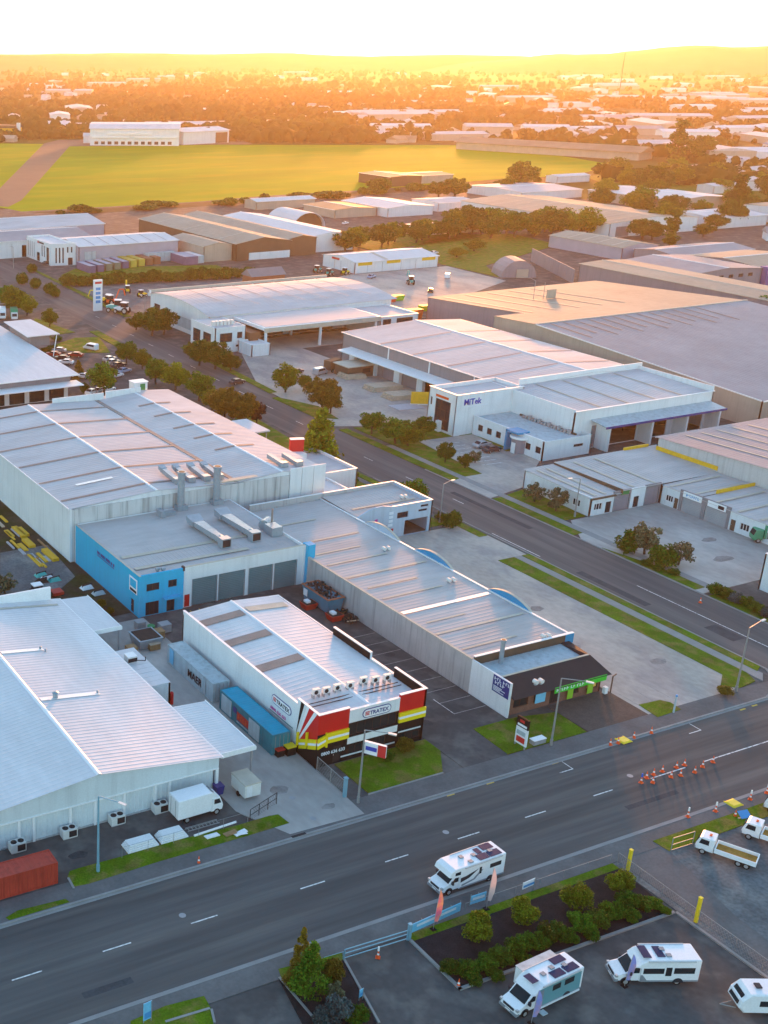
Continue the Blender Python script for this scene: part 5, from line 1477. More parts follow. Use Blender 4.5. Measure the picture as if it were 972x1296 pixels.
for k in range(n_):
    a0, a1 = pi * k / n_, pi * (k + 1) / n_
    MB().hexa([(346 - 9 * cos(a0), 496, 7 * sin(a0)), (346 - 9 * cos(a1), 496, 7 * sin(a1)), (346 - 9 * cos(a1), 520, 7 * sin(a1)), (346 - 9 * cos(a0), 520, 7 * sin(a0))],
              [(346 - 9.3 * cos(a0), 496, 7.3 * sin(a0)), (346 - 9.3 * cos(a1), 496, 7.3 * sin(a1)), (346 - 9.3 * cos(a1), 520, 7.3 * sin(a1)), (346 - 9.3 * cos(a0), 520, 7.3 * sin(a0))]).build('vault_panel', 'roof_white', b)
MB().extrude([(346 - 8.9 * cos(pi * k / 12), 498, 6.9 * sin(pi * k / 12)) for k in range(13)], (0, .3, 0)).build('end_wall', 'wall_brown', b)
# ---- Q: yellow and white workshop
b = shed('yellow_white_workshop', 'white-roofed workshop with yellow panels and red sign', 288, 381, 328, 402, 4.4, 5.8, 'x', 'wall_white', 'roof_white', 1.4, op={'left': [(8, 12, .1, 3.6, 'roll', 'wall_white')], 'front': [(6, 13, .1, 3.6, 'roll', 'wall_white'), (22, 29, .1, 3.6, 'roll', 'wall_white')]}, lights=[(303, 1.6, .05, .95)])
MB().obox((287.97, 396, 3.7), (0, -5, 0), (-.04, 0, 0), (0, 0, .8)).build('sign_board', 'letter_red', b)
for x in (289.5, 303, 320):
    MB().box(x, 380.9, 2.9, x + 6.5, 381, 4.2).build('yellow_panel', 'beam_yellow', b)
# ---- R, S: lilac-grey sheds on the right
b = shed('mauve_long_shed', 'long mauve-walled shed with tan roof across the right side', 350, 236, 372, 330, 7.4, 7.9, 'y', 'wall_mauve', 'roof_tan', 1.5, cap='skylight_tan')
MB().box(350, 235.7, 0, 372, 236, 7.4).build('end_wall', 'wall_timber', b)
b = thing('mauve_boundary_wall', 'plain mauve boundary wall behind the arched store on the right', 'wall', (358, 352, 0))
for k in range(6):
    p0 = Vector((348.5 + 3.8 * k, 331 + 7.5 * k, 0))
    MB().obox(p0, (3.75, 7.4, 0), (.3, -.15, 0), (0, 0, 5.2)).build('wall_panel', 'wall_mauve', b)
b = thing('arch_hut', 'dark arched hut end with pale doorway, right of centre', 'hut', (340, 349, 0))
for k in range(10):
    a0, a1 = pi * k / 10, pi * (k + 1) / 10
    q0, q1 = Vector((339.2 - 6 * cos(a0), 348.3 + 2.7 * cos(a0), 6.2 * sin(a0))), Vector((339.2 - 6 * cos(a1), 348.3 + 2.7 * cos(a1), 6.2 * sin(a1)))
    MB().obox(q0, q1 - q0, (5, 11, 0), (0, 0, .25)).build('vault_panel', 'wall_mauve', b)
MB().extrude([(339.2 - 5.9 * cos(pi * k / 12), 348.3 + 2.65 * cos(pi * k / 12), 6.1 * sin(pi * k / 12)) for k in range(13)], (.2, .4, 0)).build('end_wall', 'wall_mauve', b)
MB().obox((338, 348.5, 0), (4, -1.8, 0), (-.1, -.2, 0), (0, 0, 3.2)).build('doorway', 'wall_beige', b)
shed('tan_roof_store', 'pale-walled store with curved tan roof, right of the tree clump', 406, 362, 426, 402, 5.2, 6.6, 'y', 'wall_lilac', 'roof_tan', 1.5, lights=[(368, .8, .05, .95), (376, .8, .05, .95), (384, .8, .05, .95), (392, .8, .05, .95)], cap='skylight_tan')
b = shed('grey_gable_workshop', 'grey gabled workshop with dark windows behind the mauve shed', 373, 301, 409, 334, 6.2, 7.4, 'y', 'wall_mauve', 'roof_mid', 1.5, op={'front': [(4 + 5 * k, 6.4 + 5 * k, 3.6, 4.8, 'dwin', 2) for k in range(6)]})
MB().box(409.1, 299, 0, 440, 302, 6.6).build('purple_wall', 'wall_purple', b)
shed('grey_flat_store', 'flat grey-roofed store beside the purple wall', 412, 304, 445, 336, 5.6, 6.8, 'x', 'wall_mauve', 'roof_tan', 1.5)
shed('low_grey_store', 'low grey-roofed store behind the gabled workshop', 408, 338, 452, 358, 5.2, 6.4, 'x', 'wall_mauve', 'roof_mid', 1.5)
# ---- T: broad tan-roofed hall
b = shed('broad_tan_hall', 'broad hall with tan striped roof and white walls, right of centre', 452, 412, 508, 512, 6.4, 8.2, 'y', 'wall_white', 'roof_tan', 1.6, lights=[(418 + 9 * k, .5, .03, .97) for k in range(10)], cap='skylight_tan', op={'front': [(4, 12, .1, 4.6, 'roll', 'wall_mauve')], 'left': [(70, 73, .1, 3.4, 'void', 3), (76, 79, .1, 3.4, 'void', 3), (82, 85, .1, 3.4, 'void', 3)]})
# ---- U and other sheds around the airfield edge
for (nm, lab, x0, y0, x1, y1, ze, zr_, ax_, wm, rm) in (
        ('sunlit_shed', 'sunlit white-roofed shed beyond the tree belt, centre', 405, 512, 434, 552, 4.6, 5.8, 'y', 'wall_white', 'roof_white'),
        ('rusty_annex', 'brown annex left of the sunlit shed', 378, 520, 404, 548, 4.2, 5.0, 'y', 'wall_beige', 'roof_rust'),
        ('long_white_strip_shed', 'narrow white-roofed shed just behind the tree belt', 376, 452, 412, 466, 3.6, 4.4, 'x', 'wall_white', 'roof_white'),
        ('brown_flat_shed', 'flat brown shed in front of the airfield grass, centre', 500, 632, 524, 665, 6.0, 6.6, 'y', 'wall_brown', 'roof_rust'),
        ('brown_flat_annex', 'lower brown shed left of the flat brown one by the airfield', 524.5, 640, 556, 662, 5.0, 5.6, 'x', 'wall_beige', 'roof_rust'),
        ('white_trailer_shed', 'white shed right of the tree clump, centre', 444, 520, 470, 542, 4.5, 5.4, 'x', 'wall_white', 'roof_zinc'),
        ('pale_low_roof', 'pale low roof beside the airfield fence, right of centre', 520, 540, 566, 585, 4.6, 5.6, 'x', 'wall_white', 'roof_zinc'),
        ('white_roof_works', 'works with bright white roof behind the broad tan hall', 560, 470, 604, 530, 5.6, 7.0, 'y', 'wall_beige', 'roof_white'),
        ('white_two_level_shed', 'white two-level shed right of the broad tan hall', 566, 395, 604, 436, 7.0, 8.2, 'x', 'wall_white', 'roof_tan'),
        ('white_lower_shed', 'lower white shed in front of the two-level one', 520, 412, 556, 440, 5.0, 6.2, 'x', 'wall_white', 'roof_white'),
        ('airfield_bus_shed', 'small white long shed at the airfield edge near the round tree', 612, 606, 640, 616, 4.2, 5.0, 'x', 'wall_white', 'roof_white'),
        ('yellow_side_shed', 'long white-roofed shed with yellow-green side by the airfield', 360, 566, 398, 578, 4.4, 5.4, 'x', 'wall_beige', 'roof_white'),
        ('white_small_shed', 'small white shed beside the round dark tree, right', 650, 520, 674, 532, 4.6, 5.6, 'x', 'wall_white', 'roof_white')):
    shed(nm, lab, x0, y0, x1, y1, ze, zr_, ax_, wm, rm, 1.8)
b = shed('right_edge_hall', 'white and tan hall cut off by the right edge of the view', 468, 270, 520, 318, 6.5, 8.2, 'x', 'wall_beige', 'roof_white', 1.6)
b = thing('low_grandstand', 'long low brown-roofed building along the far right of the airfield', 'building', (785, 790, 0), rz=atan2(-157, 50))
MB().box(-80, -12, 0, 80, 12, 6.0).build('wall', 'wall_beige', b)
MB().extrude([(-82, -14, 6), (-82, 14, 6), (-82, 0, 10)], (164, 0, 0)).build('roof', 'roof_rust', b)
# ---- airfield hangars
b = thing('white_hangar', 'long white hangar beyond the airfield grass, upper left', 'hangar', (519, 1025, 0), rz=atan2(-39, 70))
for k in range(10):
    MB().box(-40 + 8 * k + .1, -14, 0, -32 + 8 * k - .1, -13.5, 14.5).build('wall_panel', 'wall_white', b)
MB().box(-40, -13.5, 0, 40, 30, 14.4).build('body', 'wall_white', b)
MB().extrude([(-41, -15, 14.5), (-41, 31, 14.5), (-41, 20, 18.5), (-41, -4, 18.5)], (82, 0, 0)).build('roof', 'roof_white', b)
for (x0, x1, z) in ((-24, 16, 9.5), (-38, -5, 6.5), (0, 38, 6.5)):
    MB().box(x0, -15.0, z, x1, -14.0, z + 1.6).build('canopy_strip', 'trim_white', b)
for k in range(12):
    MB().box(-36 + 6 * k, -14.12, 1, -32.6 + 6 * k, -14.0, 3.6).build('window', 'glass', b)
b = thing('hangar_wing', 'lower white wing joined to the right end of the hangar', 'hangar', (583, 1018, 0), rz=atan2(8, 46))
MB().box(-28, -10, 0, 26, 26, 11).build('body', 'wall_white', b)
MB().box(10, -10.3, .2, 24, -10, 9.5).build('hangar_door', 'wall_brown', b)
MB().extrude([(-29, -11, 11), (-29, 27, 11), (-29, 8, 13.8)], (57, 0, 0)).build('roof', 'roof_white', b)
b = thing('yellow_terminal', 'yellowish low terminal with white base at the far left edge', 'building', (448, 1168, 0), rz=atan2(-17, 19))
MB().box(-30, -8, 0, 13, 12, 9).build('body', 'beam_yellow', b)
MB().box(-30, -8.5, 0, 13, -8, 3).build('white_base', 'wall_white', b)
MB().box(-30.5, -8.5, 9, 13.5, 12.5, 11.5).build('roof', 'wall_brown', b)
MB().box(14, -6, 0, 17, -3, 14).build('tower', 'wall_white', b)
b = thing('white_clubhouse', 'small white clubhouse between the terminal and the hangar', 'building', (526, 1228, 0), rz=-.5)
MB().box(-16, -8, 0, 16, 8, 8).build('body', 'wall_white', b)
MB().extrude([(-17, -9, 8), (-17, 9, 8), (-17, 0, 11)], (34, 0, 0)).build('roof', 'roof_white', b)
b = thing('white_store_hut', 'tiny white hut at the left end of the hangar', 'hut', (490, 1062, 0), rz=-.5)
MB().box(-5, -4, 0, 5, 4, 6).build('body', 'wall_white', b)
MB().extrude([(-5.5, -4.5, 6), (-5.5, 4.5, 6), (-5.5, 0, 9)], (11, 0, 0)).build('roof', 'roof_white', b)

# ================================================================== containers
def container(label, x0, y0, x1, y1, h, wm, rm=None, group=None, axis='y', z=.14, doors=True, name='shipping_container', detail=True):
    """corrugated box; axis is its long direction, doors at the low end"""
    c = thing(name, label, 'container', ((x0 + x1) / 2, (y0 + y1) / 2, z), group=group)
    rm = rm or wm
    t = z + h
    if detail:
        MB().ribs((x0 + .06, y0 + .1, z + .15), (0, y1 - y0 - .2, 0), (0, 0, h - .25), (-1, 0, 0), .32, .04, .1, .03).build('side', wm, c)
        MB().ribs((x1 - .06, y0 + .1, z + .15), (0, y1 - y0 - .2, 0), (0, 0, h - .25), (1, 0, 0), .32, .04, .1, .03).build('side', wm, c)
        MB().ribs((x0 + .1, y0 + .06, z + .15), (x1 - x0 - .2, 0, 0), (0, 0, h - .25), (0, -1, 0), .32, .04, .1, .03).build('end', wm, c)
        MB().ribs((x0 + .1, y1 - .06, z + .15), (x1 - x0 - .2, 0, 0), (0, 0, h - .25), (0, 1, 0), .32, .04, .1, .03).build('end', wm, c)
        MB().ribs((x0 + .05, y0 + .05, t - .06), ((0, y1 - y0 - .1, 0) if axis == 'y' else (x1 - x0 - .1, 0, 0)), ((x1 - x0 - .1, 0, 0) if axis == 'y' else (0, y1 - y0 - .1, 0)), (0, 0, 1), .5, .02, .14, .04).build('roof', rm, c)
    else:
        MB().box(x0 + .05, y0 + .05, z + .1, x1 - .05, y1 - .05, t - .05).build('body', wm, c)
        MB().box(x0 + .05, y0 + .05, t - .05, x1 - .05, y1 - .05, t - .01).build('roof', rm, c)
    f = MB()
    for xx in (x0, x1 - .14):
        for yy in (y0, y1 - .14):
            f.box(xx, yy, z, xx + .14, yy + .14, t)
    for xx in (x0, x1 - .1):
        f.box(xx, y0 + .14, z, xx + .1, y1 - .14, z + .15)
        f.box(xx, y0 + .14, t - .11, xx + .1, y1 - .14, t + .005)
    for yy in (y0, y1 - .1):
        f.box(x0 + .14, yy, z, x1 - .14, yy + .1, z + .15)
        f.box(x0 + .14, yy, t - .11, x1 - .14, yy + .1, t + .005)
    f.build('frame', wm, c)
    if doors and detail:
        xm = (x0 + x1) / 2
        for a, bq in ((x0 + .16, xm - .02), (xm + .02, x1 - .16)):
            d = MB().box(a, y0 - .05, z + .18, bq, y0 - .01, t - .15).build('door', wm, c)
            for xr in (a + .25, bq - .25):
                MB().tube((xr, y0 - .09, z + .2), (xr, y0 - .09, t - .16), .03, n=6).build('lock_rod', 'steel_post', d)
    return c


c = container('pale blue-grey shipping container with large dark letters beside the white wall', 73.2, 119.6, 75.7, 132.1, 2.75, 'container_pale')
letters('MAER', 1.5, (73.13, 126.2, .95), (0, -1, 0), (0, 0, 1), 'letter_black', c, .02)
MB().box(73.1, 130.2, .5, 73.16, 131.3, 2.7).build('blue_panel', 'cyan_sign', c)
MB().box(73.1, 121.4, .4, 73.15, 122.4, 2.75).build('pale_panel', 'container_pale', c)
c = container('teal shipping container with a red sign on its side, by the striped shop', 73.3, 105.6, 75.9, 118.0, 2.75, 'container_teal', 'container_teal_roof')
for y in (115.0, 108.4):
    d = MB().box(73.2, y, .4, 73.28, y + 2.4, 2.65).build('side_door', 'container_pale', c)
s = MB().box(73.22, 110.9, .9, 73.28, 113.6, 2.0).build('sign_board', 'letter_red', c)
blocks(s, (73.21, 113.3, 1.15), (0, -1, 0), (.5, .45, .5, .45), .6, 'container_orange', .1)
MB().box(73.2, 113.8, 1.6, 73.28, 114.5, 2.3).build('blue_sticker', 'navy', c)
MB().box(73.2, 110.9, .55, 73.28, 113.6, .7).build('pale_line', 'container_pale', c)
container('rusty red shipping container at the lower left edge', 28.2, 94.2, 40.2, 96.6, 2.6, 'container_red', axis='x', z=.1, doors=False)
GR = 'containers lined up on the lawn by the lilac shed'
cols = [('container_purple', 'dark purple'), ('container_purple', 'second dark purple'), ('container_olive', 'olive'), ('container_olive', 'second olive'), ('container_purple', 'third dark purple'), ('container_yellow', 'yellow'), ('container_yellow', 'second yellow'), ('container_rust', 'rust-red'), ('container_rust', 'second rust-red')]
for k, (m, nm) in enumerate(cols):
    x = 195.5 + k * 4.1
    y = 423 + k * 1.1
    container('%s container in the row on the lawn, counted from the white office' % nm, x, y, x + 2.7, y + 12, 2.7, m, 'wall_lilac' if k < 5 else m, GR, doors=False, detail=False)
container('long white container behind the end of the coloured row', 227, 436.5, 240, 439, 3.6, 'container_pale', group=GR, axis='x', doors=False, detail=False)
container('dark container with pale roof near the factory wing', 238, 424.5, 244, 437, 3.2, 'container_purple', 'wall_lilac', GR, doors=False, detail=False)
container('pale container next to the dark one near the factory wing', 244.8, 426, 247.6, 438, 3.0, 'container_pale', 'trim_white', GR, doors=False, detail=False)
c = thing('green_roof_hut', 'brick-red hut with mossy green roof behind the depot', 'hut', (245.5, 378, 0))
MB().box(238, 374.5, 0, 252, 381, 3.4).build('wall', 'container_rust', c)
MB().extrude([(237.5, 374, 3.4), (237.5, 381.5, 3.4), (237.5, 377.8, 5.8)], (15, 0, 0)).build('roof', 'wall_grey', c)
c['label'] = 'brick-red hut with dark greenish roof behind the depot'
GS = 'coloured skips in the machinery yard'
for k, (px, m, nm) in enumerate((((253.56, 303.19), 'container_orange', 'large bright orange skip beside the grey warehouse'), ((265.07, 329.12), 'container_orange', 'small orange skip by the depot roof end'), ((264.99, 333.73), 'container_green', 'lime green skip left of the small orange one'), ((269.28, 330.25), 'container_green', 'lime green skip right of the small orange one'), ((266.69, 312.30), 'container_green', 'lime green skip near the grey warehouse corner'))):
    c = thing('skip_bin', nm, 'skip', (px[0], px[1], .1), group=GS)
    L_, w_, h_ = (7.5, 2.6, 3.0) if k == 0 else (4.5, 2.2, 1.7)
    x, y = px
    MB().hexa([(x - L_ / 2 + .5, y, .1), (x + L_ / 2 - .5, y, .1), (x + L_ / 2 - .5, y + w_, .1), (x - L_ / 2 + .5, y + w_, .1)], [(x - L_ / 2, y - .1, h_), (x + L_ / 2, y - .1, h_), (x + L_ / 2, y + w_ + .1, h_), (x - L_ / 2, y + w_ + .1, h_)]).build('hull', m, c)
    MB().box(x - L_ / 2 - .06, y - .16, h_, x + L_ / 2 + .06, y + w_ + .16, h_ + .14).build('rim', m, c)

# ---- skip of scrap and red bins by the long wall
c = thing('scrap_skip', 'blue open-top skip heaped with dark scrap by the concrete wall', 'skip', (103.9, 138.6, .1))
MB().hexa([(102.6, 135.6, .2), (105.0, 135.6, .2), (105.0, 141.8, .2), (102.6, 141.8, .2)], [(102.3, 135.3, 2.5), (105.3, 135.3, 2.5), (105.3, 142.1, 2.5), (102.3, 142.1, 2.5)]).build('hull', 'skip_blue', c)
MB().box(102.2, 135.2, 2.5, 102.5, 142.2, 2.65).box(105.1, 135.2, 2.5, 105.4, 142.2, 2.65).box(102.5, 135.2, 2.5, 105.1, 135.5, 2.65).box(102.5, 141.9, 2.5, 105.1, 142.2, 2.65).build('rim', 'container_rust', c)
q = MB()
for k in range(60):
    x, y = rnd.uniform(102.6, 105.0), rnd.uniform(135.6, 141.8)
    a = rnd.uniform(0, pi)
    s_ = rnd.uniform(.2, .7)
    zz = 2.3 + .9 * sin((y - 135.3) / 6.8 * pi) * rnd.uniform(.3, 1)
    q.obox((x, y, zz), (s_ * cos(a), s_ * sin(a), rnd.uniform(-.2, .3)), (-.25 * sin(a), .25 * cos(a), 0), (0, 0, rnd.uniform(.1, .35)))
tag(q.build('scrap_heap', 'scrap', c), kind='stuff')
MB().box(102.24, 140.6, 1.0, 102.3, 141.6, 2.1).build('label_board', 'sign_white', c)
for k, (x, y, nm) in enumerate(((101.2, 138.6, 'small red open bin left of the scrap skip'), (102.4, 133.6, 'small red open bin in front of the scrap skip'))):
    c = thing('red_bin', nm, 'bin', (x, y, .1), group='small red bins by the scrap skip')
    MB().hexa([(x - .8, y - .7, .12), (x + .8, y - .7, .12), (x + .8, y + .7, .12), (x - .8, y + .7, .12)], [(x - 1.1, y - 1, 1.1), (x + 1.1, y - 1, 1.1), (x + 1.1, y + 1, 1.1), (x - 1.1, y + 1, 1.1)]).build('hull', 'bin_red', c)
    MB().box(x - .95, y - .85, 1.1, x + .95, y + .85, 1.16).build('contents', 'scrap', c)
    MB().box(x - .6, y - .4, 1.16, x + .1, y + .5, 1.5).build('carton', 'sign_white', c)
c = thing('scrap_pile', 'heap of dark scrap metal on the ground beside the concrete wall', 'scrap heap', (104.6, 132.6, .1))
q = MB()
for k in range(40):
    x, y = rnd.uniform(103.6, 105.5), rnd.uniform(131, 135)
    a = rnd.uniform(0, pi)
    s_ = rnd.uniform(.3, 1.0)
    q.obox((x, y, .12 + rnd.random() * .5), (s_ * cos(a), s_ * sin(a), rnd.uniform(-.1, .3)), (-.15 * sin(a), .15 * cos(a), 0), (0, 0, rnd.uniform(.1, .3)))
tag(q.build('scrap', 'scrap', c), kind='stuff')
MB().tube((103.4, 131.8, .4), (105.0, 131.0, .7), .08).build('pale_bar', 'wood_pale', c)

# ---- clutter between the white warehouse and the blue workshop
c = thing('grey_skip', 'grey open skip with dark load beside the canopy', 'skip', (73.0, 139.0, .14))
MB().hexa([(71.4, 136.6, .2), (74.4, 136.6, .2), (74.4, 139.6, .2), (71.4, 139.6, .2)], [(71.0, 136.2, 1.7), (74.8, 136.2, 1.7), (74.8, 140.0, 1.7), (71.0, 140.0, 1.7)]).build('hull', 'steel_duct', c)
MB().box(71.3, 136.5, 1.6, 74.5, 139.7, 1.78).build('load', 'scrap', c)
c = thing('green_drum', 'green plastic drum standing behind the wooden crates', 'drum', (74.92, 140.28, 0.14))
x, y = (75.06, 140.53)
MB().tube((x, y, .14), (x, y, 1.5), .55, n=14).build('shell', 'barrel_green', c)
MB().tube((x, y, 1.5), (x, y, 1.58), .58, n=14).build('lid', 'barrel_green', c)
for k, (px, sx, sy, sz, m, nm) in enumerate((((72.52, 138.63), 1.5, 1.3, 1.3, 'wood', 'tall wooden crate beside the grey skip'), ((74.01, 138.78), 1.7, 1.2, 1.0, 'wood', 'wooden crate with pale lid between the drum and the container'), ((73.28, 136.39), 1.6, 1.3, .9, 'wood', 'wooden crate with pale lid nearest the container'), ((75.53, 139.20), 1.5, 1.4, 1.1, 'wood', 'plain wooden crate behind the pale-lidded ones'), ((77.33, 140.63), 1.6, 1.4, 1.2, 'trim_grey', 'grey cage crate next to the container end'), ((74.40, 142.81), 1.4, 1.2, 1.2, 'trim_grey', 'grey bin behind the grey skip'))):
    c = thing('storage_crate', nm, 'crate', (px[0], px[1], .14), group='crates by the blue workshop')
    x, y = px
    for i in range(4):
        zz = .2 + i * sz / 4
        MB().box(x - sx / 2, y - sy / 2, zz, x + sx / 2, y + sy / 2, zz + sz / 4 - .04).build('plank', m, c)
    MB().box(x - sx / 2 - .04, y - sy / 2 - .04, .2 + sz - .03, x + sx / 2 + .04, y + sy / 2 + .04, .26 + sz).build('lid', 'wood_pale' if k in (1, 2) else m, c)
c = thing('pallet_stack', 'low stack of dark pallets under the far canopy', 'pallets', (69.2, 136.2, .14))
for i in range(5):
    MB().box(68.8, 135.2, .16 + i * .3, 70.2, 136.6, .36 + i * .3).build('pallet', 'wood', c)
c = thing('yellow_bin', 'dark bin with yellow lid by the teal container end', 'bin', (75.40, 104.89, 0.14))
x, y = (75.53, 105.07)
MB().box(x - .6, y - .5, .15, x + .6, y + .5, 1.2).build('hull', 'black_skin', c)
MB().box(x - .65, y - .55, 1.2, x + .65, y + .55, 1.32).build('lid', 'plastic_yellow', c)
c = thing('red_lid_bin', 'dark bin with red lid by the teal container end', 'bin', (73.88, 104.99, 0.14))
x, y = (74.20, 105.29)
MB().box(x - .5, y - .45, .15, x + .5, y + .45, 1.0).build('hull', 'black_skin', c)
MB().box(x - .55, y - .5, 1.0, x + .55, y + .5, 1.1).build('lid', 'bin_red', c)
c = thing('brown_trailer', 'small brown box trailer at the warehouse front corner', 'trailer', (66.2, 99.9, .14))
MB().box(65.2, 98.6, .6, 67.3, 101.6, 2.2).build('body', 'ac_white', c)
MB().box(65.15, 98.55, 2.2, 67.35, 101.65, 2.3).build('roof', 'skylight_tan', c)
for x in (65.1, 67.2):
    MB().tube((x, 100, .45), (x + .2, 100, .45), .32, n=12).build('wheel', 'tyre', c)
MB().box(65.4, 98.5, .7, 66.1, 98.6, 2.0).build('door', 'frame_white', c)
c = thing('blue_bin', 'blue wheelie bin by the warehouse corner post', 'bin', (63.28, 101.21, 0.14))
x, y = (63.39, 101.38)
MB().hexa([(x - .4, y - .4, .15), (x + .4, y - .4, .15), (x + .4, y + .4, .15), (x - .4, y + .4, .15)], [(x - .5, y - .5, 1.2), (x + .5, y - .5, 1.2), (x + .5, y + .5, 1.2), (x - .5, y + .5, 1.2)]).build('hull', 'navy', c)
MB().box(x - .54, y - .54, 1.2, x + .54, y + .54, 1.28).build('lid', 'navy', c)
# air-conditioning sets along the warehouse foot
for k, (x, nm) in enumerate(((38.4, 'first'), (44.4, 'second'), (50.2, 'third'), (55.6, 'fourth'))):
    c = thing('ground_condenser', 'white two-fan condenser at the warehouse wall, %s from the left' % nm, 'condenser', (x, 100.9, .09), group='condensers along the warehouse wall')
    MB().box(x - .85, 100.5, .2, x + .85, 101.5, 1.25).build('casing', 'ac_white', c)
    for dx in (-.4, .4):
        MB().tube((x + dx, 101.0, 1.25), (x + dx, 101.0, 1.3), .34, n=14).build('fan_grille', 'frame_dark', c)
    MB().box(x - .15, 100.46, .35, x + .75, 100.5, 1.1).build('coil_grille', 'frame_dark', c)
    MB().box(x - .8, 100.55, .09, x + .8, 101.45, .2).build('plinth', 'concrete_kerb', c)
# panel stacks on the forecourt
for k, (x0, x1, nm) in enumerate(((48.9, 52.6, 'left stack of white insulated panels on the forecourt edge'), (52.9, 56.2, 'right stack of white insulated panels on the forecourt edge'))):
    c = thing('panel_stack', nm, 'panels', ((x0 + x1) / 2, 96.2, .09), group='panel stacks on the forecourt')
    for i in range(4):
        e = .12 * i
        MB().box(x0 + e, 95.5 + e, .14 + i * .17, x1 - e, 97.2 - e * .4, .28 + i * .17).build('panel', 'trim_white', c)
    MB().box(x0 - .1, 95.7, .09, x1 + .1, 95.9, .14).build('bearer', 'wood', c)
    MB().box(x0 - .1, 96.7, .09, x1 + .1, 96.9, .14).build('bearer', 'wood', c)
c = thing('ladder_rack', 'grey ladder and frames lying beside the white panels', 'ladder', (58, 96, .09))
MB().box(56.6, 96.3, .12, 60.6, 96.4, .22).build('rail', 'steel_post', c)
MB().box(56.6, 96.9, .12, 60.6, 97.0, .22).build('rail', 'steel_post', c)
for k in range(9):
    MB().box(56.8 + .45 * k, 96.4, .15, 56.88 + .45 * k, 96.9, .2).build('rung', 'steel_post', c)
c = thing('white_pipe', 'long white pipe lying on the grass edge', 'pipe', (59.5, 95.4, .1))
MB().tube((56.8, 95.3, .25), (62.2, 95.6, .25), .13, n=10).build('pipe', 'trim_white', c)
MB().tube((62.2, 95.6, .25), (62.3, 95.6, .25), .16, n=10).build('pipe_end', 'trim_grey', c)
for k, (px, m, nm) in enumerate((((58.64, 94.50), 'sign_white', 'short white plank on the grass verge'), ((60.74, 94.01), 'wood', 'brown boards heaped on the grass verge'), ((61.77, 93.55), 'sign_white', 'white offcut sheet on the grass verge by the fence'))):
    c = thing('discarded_board', nm, 'board', (px[0], px[1], .17))
    MB().obox((px[0] - .8, px[1] - .25, .17), (1.6, .15 * k, 0), (-.1, .6, 0), (0, 0, .1)).build('board', m, c)
    MB().obox((px[0] - .5, px[1] - .2, .27), (1.0, -.1 * k, .02), (-.05, .35, 0), (0, 0, .06)).build('top_board', m, c)

# ---- yellow formwork beams beside the twin-gabled warehouse
k = 0
wb = crop_pts = [((72.34, 194.63), (72.91, 191.31), 'beam_yellow', .7), ((70.45, 186.93), (69.10, 183.07), 'beam_yellow', .5), ((68.84, 182.39), (68.30, 179.12), 'beam_grey', .5), ((70.85, 187.58), (70.91, 184.26), 'beam_yellow', 1.1),
                 ((72.16, 187.82), (71.79, 183.86), 'beam_grey', 1.0), ((72.68, 188.00), (72.54, 183.12), 'beam_yellow', 1.4), ((73.31, 187.30), (73.58, 183.46), 'beam_yellow', 1.4), ((69.73, 182.78), (69.54, 178.94), 'beam_yellow', .6), ((70.70, 180.76), (71.13, 177.45), 'beam_yellow', 1.1),
                 ((72.38, 181.99), (72.65, 178.31), 'beam_yellow', 1.6), ((69.66, 178.50), (69.61, 175.86), 'beam_grey', .7), ((69.98, 175.69), (69.87, 170.22), 'beam_yellow', .4), ((70.34, 175.53), (70.11, 170.11), 'beam_yellow', .4), ((70.72, 175.74), (70.55, 173.56), 'beam_grey', .8), ((70.80, 173.82), (70.70, 169.48), 'beam_yellow', .5),
                 ((71.83, 175.61), (71.96, 171.45), 'beam_yellow', .8), ((71.03, 173.35), (71.35, 171.36), 'beam_grey', 1.0), ((72.40, 173.85), (72.57, 171.54), 'beam_grey', .8), ((73.72, 176.28), (74.04, 171.25), 'beam_yellow', 1.6), ((70.94, 191.77), (71.54, 189.36), 'wood_pale', .8), ((74.14, 181.19), (74.13, 177.26), 'wood', .5)]
ordn = ['first', 'second', 'third', 'fourth', 'fifth', 'sixth', 'seventh', 'eighth', 'ninth', 'tenth', 'eleventh', 'twelfth', 'thirteenth', 'fourteenth', 'fifteenth', 'sixteenth', 'seventeenth', 'eighteenth', 'nineteenth', 'twentieth', 'twenty-first']
cn = {'beam_yellow': 'yellow', 'beam_grey': 'grey', 'wood_pale': 'pale timber', 'wood': 'brown timber'}
cnt = {}
for (p, q_, m, wd) in wb:
    cnt[m] = cnt.get(m, 0) + 1
    v = Vector((0, -max(2.2, hypot(q_[0] - p[0], q_[1] - p[1])), 0))
    s_ = Vector((-1, 0, 0))
    c = thing('formwork_stack', '%s %s formwork stack along the warehouse wall, counted from the left edge' % (ordn[cnt[m] - 1], cn[m]), 'formwork', (p[0], p[1], .08), group='formwork stacks along the warehouse wall')
    wd *= .75
    nb = max(1, int(wd / .25))
    for i in range(nb):
        for j in range(2 if wd > .9 else 1):
            MB().obox(Vector((p[0], p[1], .09 + .26 * j)) + s_ * (i * wd / nb), v, s_ * (wd / nb - .05), (0, 0, .22)).build('beam', m, c)
